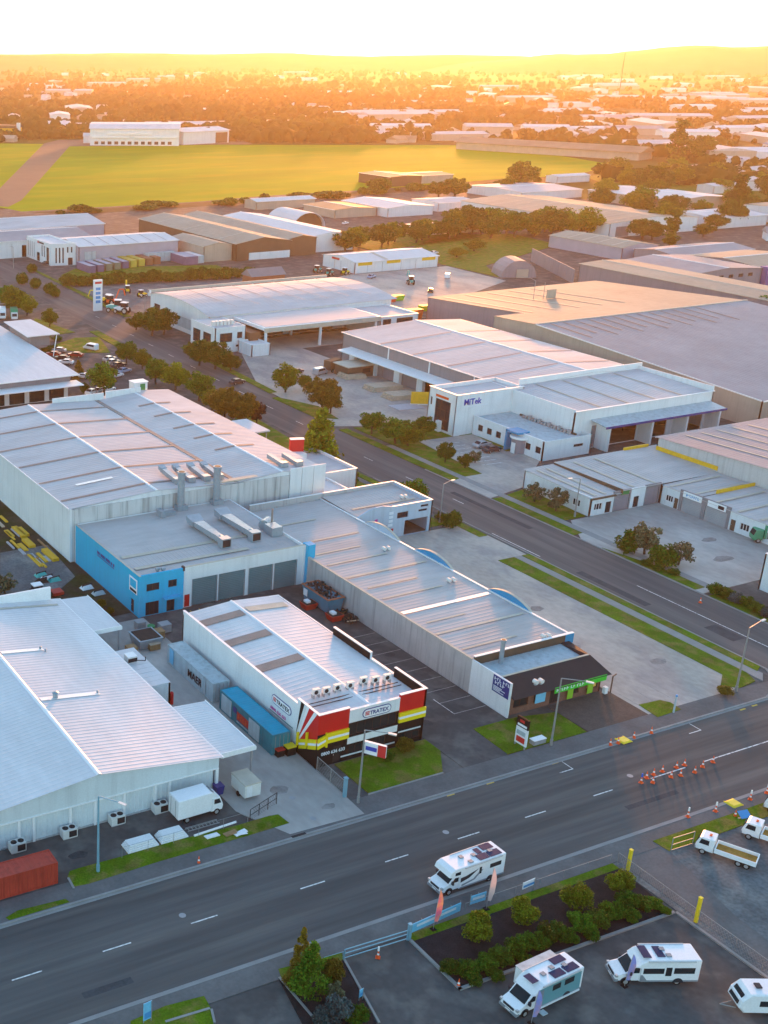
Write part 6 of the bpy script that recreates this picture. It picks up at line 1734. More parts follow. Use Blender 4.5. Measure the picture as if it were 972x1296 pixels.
for k, (px, m, nm) in enumerate((((68.63, 166.89), 'vehicle_teal', 'teal tarpaulin bundle on the dirt yard'), ((69.88, 164.25), 'vehicle_teal', 'second teal bundle on the dirt yard, right of the white one'), ((69.08, 165.30), 'sign_white', 'white bundle between the two teal ones'), ((67.78, 164.52), 'scrap', 'dark heap below the teal bundles'), ((73.37, 159.31), 'sign_white', 'white sheet lying by the blue wall'), ((74.19, 156.64), 'container_pale', 'pale crate top by the blue wall'))):
    c = thing('tarp_bundle', nm, 'bundle', (px[0], px[1], .08))
    x, y = px
    MB().hexa([(x - 1, y - .7, .08), (x + 1, y - .6, .08), (x + .9, y + .7, .08), (x - 1.1, y + .6, .08)], [(x - .7, y - .4, .6), (x + .6, y - .4, .7), (x + .6, y + .4, .6), (x - .7, y + .4, .5)]).build('bundle', m, c)
    MB().obox((x - .9, y - .1, .3), (1.8, .1, .1), (0, .08, 0), (0, 0, .42)).build('strap', 'frame_dark', c)
c = thing('small_tractor', 'small dark red tractor with white cab roof behind the warehouse', 'tractor', (59.5, 152.2, .08))
x, y = (64.78, 159.27)
c.location = (x, y, .08)
MB().box(x - .7, y - .6, 1.0, x + .7, y + .6, 2.3).build('cab', 'glass', c)
MB().box(x - .8, y - .7, 2.3, x + .8, y + .7, 2.45).build('cab_roof', 'sign_white', c)
MB().box(x + .7, y - .4, .7, x + 2.2, y + .4, 1.4).build('bonnet', 'bin_red', c)
for (dx, r) in ((-.4, .75), (1.8, .5)):
    for sy in (-.9, .6):
        MB().tube((x + dx, y + sy, r + .05), (x + dx, y + sy + .3, r + .05), r, n=14).build('wheel', 'tyre', c)
MB().box(x + 2.4, y - .9, .2, x + 4.2, y + .8, .7).build('implement', 'bin_red', c)

# ================================================================== vehicles (own frame: nose towards +X, wheels on z=0)
def body_prism(prof, w, ch):
    """side profile (x,z) swept across the width with chamfered flanks"""
    mb = MB()
    n = len(prof)
    cx = sum(p[0] for p in prof) / n
    cz = sum(p[1] for p in prof) / n
    sx = (max(p[0] for p in prof) - min(p[0] for p in prof)) / 2
    sz = (max(p[1] for p in prof) - min(p[1] for p in prof)) / 2
    ins = [(cx + (x - cx) * (1 - ch / sx), cz + (z - cz) * (1 - ch / sz)) for x, z in prof]
    rows = [[(x, -w, z) for x, z in ins], [(x, -w + ch, z) for x, z in prof], [(x, w - ch, z) for x, z in prof], [(x, w, z) for x, z in ins]]
    vs = [p for r in rows for p in r]
    fs = []
    for r in range(3):
        for i in range(n):
            j = (i + 1) % n
            fs.append((r * n + i, r * n + j, (r + 1) * n + j, (r + 1) * n + i))
    fs.append(tuple(range(n)))
    fs.append(tuple(range(4 * n - 1, 3 * n - 1, -1)))
    return mb.add(vs, fs)


def wheels(root, xs, w, r=.36, wd=.24):
    for x in xs:
        for s_ in (-1, 1):
            y0, y1 = (s_ * (w - wd), s_ * w)
            t_ = MB().tube((x, y0, r), (x, y1, r), r, n=18).build('wheel', 'tyre', root)
            MB().tube((x, y1, r), (x, y1 + .012 * s_, r), r * .58, n=14).build('rim', 'rim', t_)


def both(root, name, prof, w, m, th=.012, sides=(-1, 1)):
    for s_ in sides:
        MB().extrude([(x, s_ * (w + .002), z) for x, z in prof], (0, s_ * th, 0)).build(name, m, root)


def motorhome(label, loc, rz, style, L=7.6):
    c = thing('motorhome', label, 'motorhome', loc, rz=rz, group='motorhomes')
    w = 1.14
    x0, x1 = -L / 2, L / 2
    cab = [(x1 - 2.35, .38), (x1 - .05, .38), (x1, .7), (x1 - .08, 1.0), (x1 - .95, 1.28), (x1 - 1.75, 2.05), (x1 - 2.35, 2.1)]
    body_prism(cab, .98, .1).build('cab', 'vehicle_white', c)
    if style == 'overcab':
        box = [(x0, .45), (x1 - 2.2, .45), (x1 - 2.2, 1.95), (x1 - 1.35, 2.0), (x1 - .75, 2.25), (x1 - .95, 2.75), (x1 - 1.5, 2.98), (x0 + .1, 2.98), (x0, 2.85)]
    else:
        box = [(x0, .45), (x1 - 2.2, .45), (x1 - 2.2, 1.95), (x1 - 1.75, 2.05), (x1 - 2.2, 2.5), (x1 - 2.9, 2.86), (x0 + .12, 2.86), (x0, 2.75)]
    body_prism(box, w, .07).build('body', 'vehicle_white', c)
    zt = 2.98 if style == 'overcab' else 2.86
    MB().hexa([(x1 - .98, -.86, 1.3), (x1 - .98, .86, 1.3), (x1 - 1.7, .8, 2.0), (x1 - 1.7, -.8, 2.0)], [(x1 - .92, -.86, 1.32), (x1 - .92, .86, 1.32), (x1 - 1.64, .8, 2.03), (x1 - 1.64, -.8, 2.03)]).build('windscreen', 'glass', c)
    both(c, 'cab_window', [(x1 - 2.15, 1.3), (x1 - 1.2, 1.3), (x1 - 1.75, 1.9), (x1 - 2.15, 1.92)], .98, 'glass')
    MB().box(x1 - .03, -.6, .75, x1 + .02, .6, .98).build('radiator_grille', 'graphic_dark', c)
    MB().box(x1 - .3, -1.0, .36, x1 + .06, 1.0, .62).build('bumper', 'graphic_grey', c)
    for s_ in (-1, 1):
        MB().box(x1 - .25, s_ * .92 - .14, .85, x1 - .02, s_ * .92 + .1, 1.05).build('headlight', 'rim', c)
        MB().box(x1 - 1.35, s_ * 1.02, 1.25, x1 - 1.2, s_ * 1.28, 1.6).build('mirror', 'graphic_dark', c)
        MB().box(x0 - .03, s_ * .95 - .12, .8, x0 + .01, s_ * .95 + .12, 1.3).build('tail_light', 'bin_red', c)
    wheels(c, (x0 + 1.9, x1 - 1.0), 1.06)
    if style == 'overcab':
        both(c, 'side_window', [(x0 + .6, 1.75), (x0 + 2.1, 1.75), (x0 + 2.1, 2.25), (x0 + .6, 2.25)], w, 'glass')
        both(c, 'side_window', [(x1 - 2.2, 2.2), (x1 - 1.5, 2.25), (x1 - 1.5, 2.6), (x1 - 2.2, 2.6)], w, 'glass')
        both(c, 'side_graphic', [(x1 - 2.3, 1.2), (x1 - 3.4, 1.45), (x1 - 4.6, 2.2), (x1 - 3.0, 1.8), (x1 - 2.3, 1.75)], w, 'graphic_dark')
        both(c, 'side_graphic', [(x1 - 2.5, .7), (x1 - 4.2, 1.0), (x1 - 5.2, 1.9), (x1 - 4.9, 1.95), (x1 - 4.0, 1.15), (x1 - 2.5, .9)], w, 'graphic_grey')
        both(c, 'entry_window', [(x0 + 3.2, 1.5), (x0 + 3.5, 1.5), (x0 + 3.5, 2.3), (x0 + 3.2, 2.3)], w, 'glass')
        sol = ((x0 + .5, .15, 1.5, .85), (x0 + 2.1, .15, 1.3, .85), (x0 + .6, -.95, 1.4, .8), (x0 + 2.3, -.75, .6, .8))
        hat = ((x0 + 4.2, .5), (x0 + 4.6, -.5), (x0 + 3.2, -.2), (x0 + 1.2, -.05))
    elif style == 'slideout':
        MB().box(x0 + .9, -w - .85, .8, x0 + 5.2, -w, 2.6).build('slide_out', 'vehicle_white', c)
        MB().box(x0 + .85, -w - .9, 2.6, x0 + 5.25, -w + .05, 2.66).build('slide_out_roof', 'container_pale', c)
        both(c, 'awning_wall', [(x0 + .3, .6), (x1 - 2.3, .6), (x1 - 2.3, 2.5), (x0 + .3, 2.5)], w, 'awning', sides=(1,))
        both(c, 'side_window', [(x0 + 1.2, 1.75), (x0 + 2.4, 1.75), (x0 + 2.4, 2.35), (x0 + 1.2, 2.35)], w + .02, 'glass', sides=(1,))
        both(c, 'side_window', [(x0 + 2.9, 1.75), (x0 + 3.9, 1.75), (x0 + 3.9, 2.35), (x0 + 2.9, 2.35)], w + .02, 'glass', sides=(1,))
        both(c, 'door', [(x1 - 2.9, .6), (x1 - 2.35, .6), (x1 - 2.35, 2.35), (x1 - 2.9, 2.35)], w + .02, 'graphic_grey', sides=(1,))
        MB().box(x0 + .3, w, .35, x1 - 2.6, w + .1, .5).build('side_step', 'vehicle_white', c)
        MB().box(x1 - 3.0, w + .15, .15, x1 - 2.4, w + .7, .25).build('door_step', 'container_pale', c)
        sol = ((x0 + .5, .2, 1.5, .8), (x0 + 2.2, .2, 1.4, .8), (x0 + .8, -1.0, 1.5, .75), (x1 - 2.75, -.55, .75, 1.1))
        hat = ((x0 + 3.9, -.1), (x0 + 1.3, -.05), (x0 + 2.6, -.35))
    else:
        both(c, 'side_window', [(x1 - 2.4, 1.35), (x1 - 4.3, 1.35), (x1 - 4.3, 1.95), (x1 - 2.4, 1.95)], w, 'glass')
        both(c, 'entry_window', [(x1 - 4.45, 1.1), (x1 - 5.0, 1.1), (x1 - 5.0, 2.05), (x1 - 4.45, 2.05)], w, 'glass')
        both(c, 'side_window', [(x1 - 5.2, 1.35), (x0 + .5, 1.35), (x0 + .5, 2.0), (x1 - 5.2, 2.0)], w, 'glass')
        both(c, 'side_graphic', [(x1 - 2.2, .55), (x1 - 2.9, .55), (x1 - 2.4, 1.2), (x1 - 2.2, 1.2)], w, 'graphic_grey')
        sol = ((x1 - 3.1, -.8, .75, 1.6), (x1 - 4.4, -.7, .7, 1.4))
        hat = ((x0 + 2.6, .3), (x0 + 2.9, -.55))
    both(c, 'skirt', [(x0 + .05, .45), (x1 - 2.3, .45), (x1 - 2.3, .62), (x0 + .05, .62)], w, 'graphic_grey')
    MB().box(x0 - .02, -.28, .55, x0 + .005, .28, .68).build('number_plate', 'sign_white', c)
    MB().box(x1 + .02, -.28, .48, x1 + .07, .28, .6).build('number_plate', 'sign_white', c)
    MB().box(x0 - .02, -.6, 1.7, x0 + .004, .6, 2.3).build('rear_window', 'glass', c)
    for s_ in (-1, 1):
        for xa in (x0 + 1.9, x1 - 1.0):
            MB().extrude([(xa + .5 * cos(radians(t_)), s_ * (w if xa < 0 else .98) + s_ * .003, .36 + .5 * sin(radians(t_))) for t_ in range(0, 181, 20)], (0, s_ * .012, 0)).build('wheel_arch', 'graphic_dark', c)
    MB().tube((x0 + .6, w + .06, zt - .12), (x1 - 2.7, w + .06, zt - .12), .08, n=10).build('awning_roll', 'rim', c)
    for k, (sx, sy, lx, ly) in enumerate(sol):
        MB().box(sx, sy, zt + .03, sx + lx, sy + ly, zt + .07).build('roof_glass' if style != 'overcab' and k >= len(sol) - 1 else 'solar_panel', 'solar', c)
    for hx, hy in hat:
        MB().box(hx, hy, zt, hx + .45, hy + .4, zt + .12).build('roof_hatch', 'graphic_grey', c)
    MB().box(x0 + .8, -w + .05, zt, x1 - 2.6, -w + .12, zt + .06).build('roof_rail', 'rim', c)
    return c


motorhome('white overcab motorhome with dark swoosh graphics parked on the main road', (78.6, 77.35, .02), pi + .02, 'overcab', 8.2)
motorhome('white motorhome with teal awning side and slide-out, lowest in the view', (73.4, 61.55, .06), pi + .06, 'slideout', 7.9)
motorhome('white low-profile motorhome with long dark window band, facing left', (84.75, 59.4, .06), pi - .42, 'lowline', 7.6)
c = thing('caravan', 'white rounded caravan cut off at the lower right corner', 'caravan', (90.6, 52.4, .06), rz=pi - .45)
body_prism([(-3, .4), (2.2, .4), (2.75, 1.0), (2.6, 1.7), (1.9, 2.45), (-2.5, 2.5), (-3, 2.0)], 1.1, .12).build('shell', 'vehicle_white', c)
both(c, 'side_window', [(-.2, 1.2), (1.0, 1.2), (1.0, 1.8), (-.2, 1.8)], 1.1, 'glass')
MB().hexa([(2.72, -.75, 1.2), (2.72, .75, 1.2), (2.25, .7, 2.15), (2.25, -.7, 2.15)], [(2.8, -.75, 1.2), (2.8, .75, 1.2), (2.33, .7, 2.15), (2.33, -.7, 2.15)]).build('front_window', 'glass', c)
MB().box(.6, -.3, 2.5, 1.1, .3, 2.62).build('roof_hatch', 'graphic_dark', c)
MB().path([(2.6, -.4, .45), (3.8, 0, .45)], .05).path([(2.6, .4, .45), (3.8, 0, .45)], .05).build('drawbar', 'steel_post', c)
wheels(c, (-.4,), 1.08, .34, .2)


def flatbed(label, loc, rz):
    c = thing('flatbed_truck', label, 'truck', loc, rz=rz, group='flatbed trucks on the gravel yard')
    body_prism([(1.0, .55), (2.85, .55), (2.95, 1.0), (2.9, 1.35), (2.6, 2.15), (2.4, 2.25), (1.0, 2.28)], .95, .08).build('cab', 'vehicle_white', c)
    MB().hexa([(2.92, -.8, 1.35), (2.92, .8, 1.35), (2.62, .76, 2.08), (2.62, -.76, 2.08)], [(2.97, -.8, 1.35), (2.97, .8, 1.35), (2.67, .76, 2.08), (2.67, -.76, 2.08)]).build('windscreen', 'glass', c)
    both(c, 'cab_window', [(1.55, 1.4), (2.6, 1.4), (2.42, 2.05), (1.55, 2.05)], .95, 'glass')
    MB().box(2.9, -.85, .5, 3.02, .85, .85).build('bumper', 'graphic_grey', c)
    MB().box(1.5, -.18, 2.28, 1.75, .18, 2.42).build('beacon', 'container_orange', c)
    MB().box(-3.2, -.35, .55, 2.5, .35, .8).build('chassis', 'black_skin', c)
    MB().box(-3.4, -1.0, .85, .85, 1.0, .97).build('tray_floor', 'tray_rust', c)
    for (a, b_) in (((-3.45, -1.1), (.9, -1.0)), ((-3.45, 1.0), (.9, 1.1)), ((-3.55, -1.1), (-3.45, 1.1)), ((.8, -1.0), (.9, 1.0))):
        MB().box(a[0], a[1], .8, b_[0], b_[1], 1.38).build('drop_side', 'vehicle_white', c)
    wheels(c, (-2.6, -1.75, 2.1), .95, .38, .26)
    c.scale = (.9, .9, .9)
    return c


flatbed('white flatbed truck with rusty tray on the gravel, the fully visible one', (106.2, 69.2, .07), radians(118))
flatbed('white flatbed truck with brown tray, second one toward the right edge', (112.9, 68.9, .07), radians(116))
flatbed('white flatbed truck cut by the right edge, third in the row', (119.4, 71.2, .07), radians(114))
c = thing('box_truck', 'white refrigerated box truck parked beside the warehouse wall', 'truck', (59.0, 98.8, .09), rz=.02)
body_prism([(-2.9, .75), (1.35, .75), (1.35, 3.15), (-2.9, 3.15)], 1.08, .05).build('cargo_box', 'vehicle_white', c)
body_prism([(1.42, .5), (2.85, .5), (2.95, 1.0), (2.85, 1.4), (2.5, 2.2), (1.42, 2.3)], .95, .08).build('cab', 'vehicle_white', c)
MB().hexa([(1.42, -.9, 2.3), (2.3, -.85, 2.3), (2.3, .85, 2.3), (1.42, .9, 2.3)], [(1.42, -.85, 2.95), (1.6, -.8, 2.95), (1.6, .8, 2.95), (1.42, .85, 2.95)]).build('wind_deflector', 'vehicle_white', c)
MB().hexa([(2.86, -.8, 1.4), (2.86, .8, 1.4), (2.5, .76, 2.15), (2.5, -.76, 2.15)], [(2.92, -.8, 1.4), (2.92, .8, 1.4), (2.56, .76, 2.15), (2.56, -.76, 2.15)]).build('windscreen', 'glass', c)
both(c, 'cab_window', [(1.75, 1.45), (2.65, 1.45), (2.4, 2.05), (1.75, 2.05)], .95, 'glass')
MB().box(1.36, -.7, 2.2, 1.75, .7, 2.95).build('cooling_unit', 'graphic_grey', c)
for a, b_ in ((-1.0, -.03), (.03, 1.0)):
    d = MB().box(-2.96, a, .85, -2.91, b_, 3.05).build('rear_door', 'frame_white', c)
    MB().tube((-2.99, (a + b_) / 2, .9), (-2.99, (a + b_) / 2, 3.0), .025, n=6).build('lock_rod', 'steel_post', d)
MB().box(-2.8, -.4, .5, 2.6, .4, .75).build('chassis', 'black_skin', c)
wheels(c, (-1.7, 2.1), .98, .4, .28)


def make_car(col, van=False):
    c = thing('parked_car', '', 'car', (0, 0, 0), rz=0.)
    if van:
        lo = [(-2.3, .3), (2.25, .3), (2.35, .8), (1.6, 1.1), (.9, 1.85), (-2.1, 1.9), (-2.3, 1.6)]
        body_prism(lo, .92, .12).build('body', col, c)
        both(c, 'side_window', [(-1.8, 1.15), (1.0, 1.15), (.6, 1.7), (-1.8, 1.72)], .92, 'glass')
        MB().hexa([(1.6, -.75, 1.14), (1.6, .75, 1.14), (.95, .7, 1.8), (.95, -.7, 1.8)], [(1.66, -.75, 1.16), (1.66, .75, 1.16), (1.0, .7, 1.83), (1.0, -.7, 1.83)]).build('windscreen', 'glass', c)
    else:
        body_prism([(-2.2, .3), (2.15, .3), (2.25, .6), (2.0, .82), (1.1, .95), (-2.1, 1.0), (-2.25, .7)], .88, .1).build('body', col, c)
        body_prism([(1.0, .93), (.35, 1.38), (-1.1, 1.42), (-1.8, .98)], .74, .08).build('cabin', col, c)
        both(c, 'side_window', [(.75, 1.0), (.25, 1.33), (-1.0, 1.36), (-1.5, 1.02)], .74, 'glass')
        MB().hexa([(1.0, -.66, .97), (1.0, .66, .97), (.4, .58, 1.36), (.4, -.58, 1.36)], [(1.06, -.66, .99), (1.06, .66, .99), (.45, .58, 1.39), (.45, -.58, 1.39)]).build('windscreen', 'glass', c)
        MB().hexa([(-1.78, -.64, 1.0), (-1.78, .64, 1.0), (-1.15, .58, 1.4), (-1.15, -.58, 1.4)], [(-1.84, -.64, 1.02), (-1.84, .64, 1.02), (-1.2, .58, 1.43), (-1.2, -.58, 1.43)]).build('rear_window', 'glass', c)
    for s_ in (-1, 1):
        MB().box(2.12, s_ * .6 - .16, .6, 2.2, s_ * .6 + .16, .74).build('headlight', 'rim', c)
    wheels(c, (-1.35, 1.4), .88, .32, .2)
    return c


protos = {}
for px, col, van, rz, lab in (((142.87, 307.96), 'vehicle_white', True, 2.0, 'white van-like car alone on the lawn edge of the car park'),
                              ((142.10, 293.85), 'vehicle_silver', False, .35, 'silver car, farthest of the four in the right-hand car park row'),
                              ((141.33, 290.25), 'vehicle_silver', False, .35, 'silver car, second of the four in the right-hand car park row'),
                              ((141.16, 286.46), 'vehicle_dark', False, .35, 'black car, third of the four in the right-hand car park row'),
                              ((139.86, 280.46), 'vehicle_blue', False, .35, 'pale blue car, nearest of the four in the right-hand car park row'),
                              ((133.28, 309.11), 'vehicle_silver', False, 2.4, 'silver car, farthest in the row beside the showroom'),
                              ((129.98, 305.39), 'vehicle_red', False, 2.4, 'red car half hidden beside the showroom roof'),
                              ((130.35, 300.15), 'vehicle_dark', False, 2.4, 'dark car beside the showroom'),
                              ((129.54, 295.58), 'vehicle_white', False, 2.4, 'white car nearest the orange shrub beside the showroom'),
                              ((127.13, 279.85), 'vehicle_white', False, 2.4, 'white car behind the orange shrubs'),
                              ((123.22, 264.57), 'vehicle_white', False, .5, 'white car under the round tree, left one'),
                              ((125.65, 265.11), 'vehicle_silver', False, .5, 'silver car under the round tree, middle one'),
                              ((127.78, 264.97), 'vehicle_white', False, .5, 'white car under the round tree, right one'),
                              ((186.32, 257.63), 'vehicle_silver', True, .3, 'silver pickup parked by the small dark hut in the timber yard'),
                              ((181.08, 260.92), 'vehicle_dark', False, .3, 'dark car left of the silver pickup'),
                              ((347.04, 406.13), 'vehicle_white', False, .3, 'white car in the yard right of the yellow and white workshop'),
                              ((245.41, 483.70), 'vehicle_white', False, .2, 'white car left of the tan-roofed factory'),
                              ((250.55, 489.17), 'vehicle_white', False, .2, 'second white car left of the tan-roofed factory'),
                              ((135.76, 276.85), 'vehicle_white', False, .35, 'white car just below the four-car row'),
                              ((135.25, 301.99), 'vehicle_red', False, 2.4, 'red car alone in the middle of the car park'),
                              ((184.54, 283.85), 'vehicle_silver', False, .3, 'silver car on the depot forecourt under the canopy edge'),
                              ((161.24, 258.29), 'vehicle_dark', False, .2, 'dark car on the depot driveway'),
                              ((289.61, 338.52), 'vehicle_dark', False, .8, 'dark car in the machinery yard'),
                              ((314.19, 358.84), 'vehicle_white', True, .8, 'white van at the machinery yard edge'),
                              ((181.73, 190.92), 'vehicle_silver', False, .1, 'silver car in the office car park'),
                              ((181.28, 187.50), 'vehicle_dark', False, .1, 'dark car in the office car park'),
                              ((288.18, 370.60), 'vehicle_blue', False, .5, 'pale blue car before the yellow and white workshop'),
                              ((188.99, 448.94), 'vehicle_dark', False, .2, 'dark car on the forecourt of the fin-fronted office'),
                              ((369.43, 499.03), 'vehicle_white', False, .5, 'white car beyond the end of the white-roofed factory')):
    kx = (col, van)
    if kx not in protos:
        protos[kx] = (make_car(col, van), [])
    place(protos[kx][0], protos[kx][1], (px[0], px[1], .1), rz, lab, 'parked cars')


def cab_truck(label, px, rz, cabm, boxm, z=.1):
    c = thing('delivery_truck', label, 'truck', (px[0], px[1], z), rz=rz)
    body_prism([(-3.2, .8), (1.3, .8), (1.3, 3.3), (-3.2, 3.3)], 1.15, .05).build('cargo_box', boxm, c)
    body_prism([(1.4, .5), (2.9, .5), (3.0, 1.1), (2.6, 2.3), (1.4, 2.4)], 1.0, .08).build('cab', cabm, c)
    MB().hexa([(2.93, -.8, 1.35), (2.93, .8, 1.35), (2.63, .76, 2.2), (2.63, -.76, 2.2)], [(2.99, -.8, 1.35), (2.99, .8, 1.35), (2.69, .76, 2.2), (2.69, -.76, 2.2)]).build('windscreen', 'glass', c)
    wheels(c, (-1.8, 2.1), 1.0, .42, .28)
    return c


cab_truck('white delivery truck at the left edge beyond the showroom', (135.44, 359.23), -1.9, 'vehicle_white', 'vehicle_white')
cab_truck('green and white delivery truck at the left edge beyond the showroom', (138.44, 356.54), -1.9, 'vehicle_white', 'vehicle_green')
cab_truck('green truck in front of the units at the right edge', (189.66, 128.19), 2.6, 'vehicle_green', 'vehicle_green')
c = cab_truck('dark brown parked truck by the depot forecourt', (191.73, 258.88), .25, 'vehicle_dark', 'wall_brown')


def farm_machine(label, px, rz, m, boom=False, sc_=1.):
    c = thing('farm_machine', label, 'machine', (px[0], px[1], .09), rz=rz, group='machines on the hire yard')
    body_prism([(-1.8, .9), (1.9, .9), (2.2, 1.5), (1.0, 1.9), (-1.8, 1.8)], .7, .08).build('bonnet', m, c)
    body_prism([(-1.6, 1.8), (.1, 1.8), (-.1, 3.0), (-1.5, 3.0)], .75, .06).build('cab', 'glass', c)
    MB().box(-1.7, -.85, 3.0, .1, .85, 3.15).build('cab_roof', 'sign_white', c)
    wheels(c, (-1.3,), 1.15, .9, .45)
    wheels(c, (1.5,), 1.05, .6, .35)
    if boom:
        MB().path([(1.8, 0, 1.4), (3.6, 0, 4.2), (5.6, 0, 4.0), (6.3, 0, 2.0)], .2, 8).build('boom', m, c)
    c.scale = (sc_,) * 3
    return c


farm_machine('teal tractor beside the tall white pylon sign', (172.49, 353.46), 2.6, 'vehicle_teal', False, 1.3)
farm_machine('white and teal tractor with white roof right of the first one', (173.49, 350.22), 2.2, 'vehicle_white', False, 1.2)
farm_machine('red-armed excavator behind the teal tractor', (176.69, 364.55), .4, 'container_orange', True, 1.1)
farm_machine('yellow excavator behind the white pylon sign', (176.17, 367.78), 2.4, 'plastic_yellow', True, 1.)
farm_machine('small yellow digger on the hire yard', (191.02, 381.43), 1.2, 'plastic_yellow', True, .9)
farm_machine('yellow roller near the hedge on the hire yard', (192.51, 372.72), .2, 'plastic_yellow', False, .8)
farm_machine('teal excavator on the concrete by the workshop', (292.97, 353.99), 1.1, 'vehicle_teal', True, 1.)
for k, px in enumerate(((276.79, 389.05), (276.83, 381.35), (283.35, 380.31))):
    farm_machine('%s machine lined up before the yellow and white workshop' % ('teal, leftmost', 'teal, middle', 'yellow, rightmost')[k], px, .4, ('vehicle_teal', 'vehicle_teal', 'plastic_yellow')[k], False, .9)

# ================================================================== cones and small road things
def make_cone(top=False):
    c = thing('traffic_cone', '', 'traffic cone', (0, 0, 0), rz=0.)
    MB().box(-.25, -.25, 0, .25, .25, .06).build('base', 'cone_orange', c)
    b_ = MB().tube((0, 0, .06), (0, 0, .4), .2, .13, n=12).tube((0, 0, .6), (0, 0, .98), .09, .035, n=12)
    b_.build('body', 'cone_orange', c)
    MB().tube((0, 0, .4), (0, 0, .6), .13, .09, n=12).build('band', 'cone_band', c)
    if top:
        MB().tube((0, 0, .9), (0, 0, 1.4), .11, .09, n=12).build('sleeve', 'cone_blue' if top == 'blue' else 'cone_band', c)
    return c


cone0, u0 = make_cone(), []
cone1, u1 = make_cone('blue'), []
cone2, u2 = make_cone('white'), []
for k, (px, lab) in enumerate((((112.78, 90.60), 'leftmost cone of the row along the far kerb'), ((113.95, 90.47), 'cone touching the yellow plate by the far kerb'), ((116.76, 90.61), 'third cone from the left along the far kerb'), ((119.65, 90.53), 'rightmost cone of the row along the far kerb'),
                               ((110.96, 83.44), 'cone in the road centre just behind the blue-topped one'), ((112.26, 83.58), 'third cone from the left in the back line of the road centre'), ((113.75, 83.64), 'fourth cone from the left in the back line of the road centre'),
                               ((110.83, 82.41), 'cone at the left end of the short white line'), ((113.72, 82.37), 'smaller-looking cone midway along the short white line'), ((115.02, 82.15), 'cone right of the short white line'),
                               ((115.99, 83.56), 'cone in the back line above the short white line, left of a pair'), ((117.28, 83.54), 'cone in the back line, right of the pair'), ((117.11, 81.94), 'cone at the left end of the long white line'), ((118.97, 82.40), 'second cone on the long white line'), ((120.97, 82.62), 'third and last cone on the long white line'),
                               ((157.78, 115.35), 'lone cone on the side road by the hedge'), ((55.03, 91.17), 'lone bright orange cone on the footpath before the white warehouse'), ((67.76, 65.73), 'orange cone at the garden bed corner'), ((113.73, 73.75), 'cone on the grass beside the blue folded sign'))):
    place(cone0, u0, (px[0], px[1], .03), .3 * k, lab, 'traffic cones', .92)
place(cone1, u1, (*(109.57, 82.98), .03), .2, 'blue-topped cone at the left end of the road-centre cones', 'traffic cones', .9)
for k, (px, lab) in enumerate((((108.78, 75.82), 'white-sleeved cone on the near footpath, first before the grass'), ((112.49, 75.29), 'white-sleeved cone on the near footpath, left of the yellow plate'), ((118.08, 75.29), 'white-sleeved cone right of the yellow plate near the right edge'), ((120.94, 75.38), 'white-sleeved cone cut by the right edge'), ((63.35, 71.79), 'small red and white cone inside the pipe gate'))):
    place(cone2, u2, (px[0], px[1], .1), .2 * k, lab, 'traffic cones', .9)
for px, lab in (((115.01, 90.59), 'yellow ramp plate on the far kerb between the cones'), ((115.68, 75.52), 'large yellow ramp plate on the near footpath')):
    c = thing('ramp_plate', lab, 'plate', (px[0], px[1], .13))
    x, y = px
    MB().hexa([(x - .8, y - .7, .13), (x + .8, y - .7, .13), (x + .8, y + .7, .13), (x - .8, y + .7, .13)], [(x - .6, y - .5, .28), (x + .6, y - .5, .28), (x + .6, y + .5, .28), (x - .6, y + .5, .28)]).build('plate', 'plastic_yellow', c)
    for d in (-.7, .6):
        MB().box(x + d, y - .75, .13, x + d + .1, y + .75, .2).build('edge_strip', 'plastic_yellow', c)
c = thing('folded_road_sign', 'blue folded road sign lying on the grass beside a cone', 'road sign', (114.14, 73.31, 0.16))
x, y = (114.37, 73.46)
MB().obox((x - .6, y - .5, .2), (1.2, -.3, .1), (.3, .9, .35), (0, 0, .05)).build('panel', 'sign_blue', c)
MB().tube((x - .8, y - .2, .2), (x + .7, y - .7, .2), .05).build('leg', 'rim', c)

# ================================================================== poles, lamps, signs
def street_lamp(label, p, h, arm, m='steel_post', thick=.14, z=.13, lean=(0, 0)):
    c = thing('street_lamp', label, 'street lamp', (p[0], p[1], z), group='street lamps')
    x, y = p
    tx, ty = x + lean[0], y + lean[1]
    MB().tube((x, y, z), (x, y, z + .8), thick * 1.35, n=10).build('base', m, c)
    MB().tube((x, y, z + .8), (tx, ty, h), thick, thick * .6, n=10).build('pole', m, c)
    a = Vector((tx, ty, h))
    b_ = a + Vector((arm[0], arm[1], .35))
    MB().tube(a, b_, thick * .5, thick * .35, n=8).build('arm', m, c)
    d = Vector((arm[0], arm[1], 0)).normalized()
    s_ = Vector((-d.y, d.x, 0))
    MB().obox(b_ - s_ * .16 - Vector((0, 0, .1)), d * .9, s_ * .32, (0, 0, .14)).build('lamp_head', 'ac_white', c)
    return c


street_lamp('street lamp on blue-grey pole in the grass strip before the white warehouse', (44.75, 94.24), 9.3, (1.2, -2.2), 'post_blue')
street_lamp('street lamp by the red and white sign before the striped shop', (76.92, 93.21), 9.6, (1.6, -2.0))
street_lamp('street lamp on the lawn before the shop with the green sign', (105.98, 93.47), 9.4, (1.6, -2.2))
street_lamp('street lamp on the corner verge where the two roads meet', (138.40, 93.47), 9.5, (2.6, .4))
street_lamp('street lamp beside the side road near the curved-front office', (143.49, 158.99), 7.5, (1.8, .2))
street_lamp('street lamp in the verge before the white corner unit', (167.92, 151.00), 7.5, (-1.8, .2))
street_lamp('street lamp across from the depot on the side road', (175.76, 338.35), 8, (-1.6, -.6))
street_lamp('street lamp beside the fin-fronted office upper left', (173.18, 445.79), 8.5, (-1.6, -.6))
c = thing('projecting_sign', 'red and white box sign mounted on the lamp pole before the striped shop', 'sign', (78.34, 93.21, 0.13))
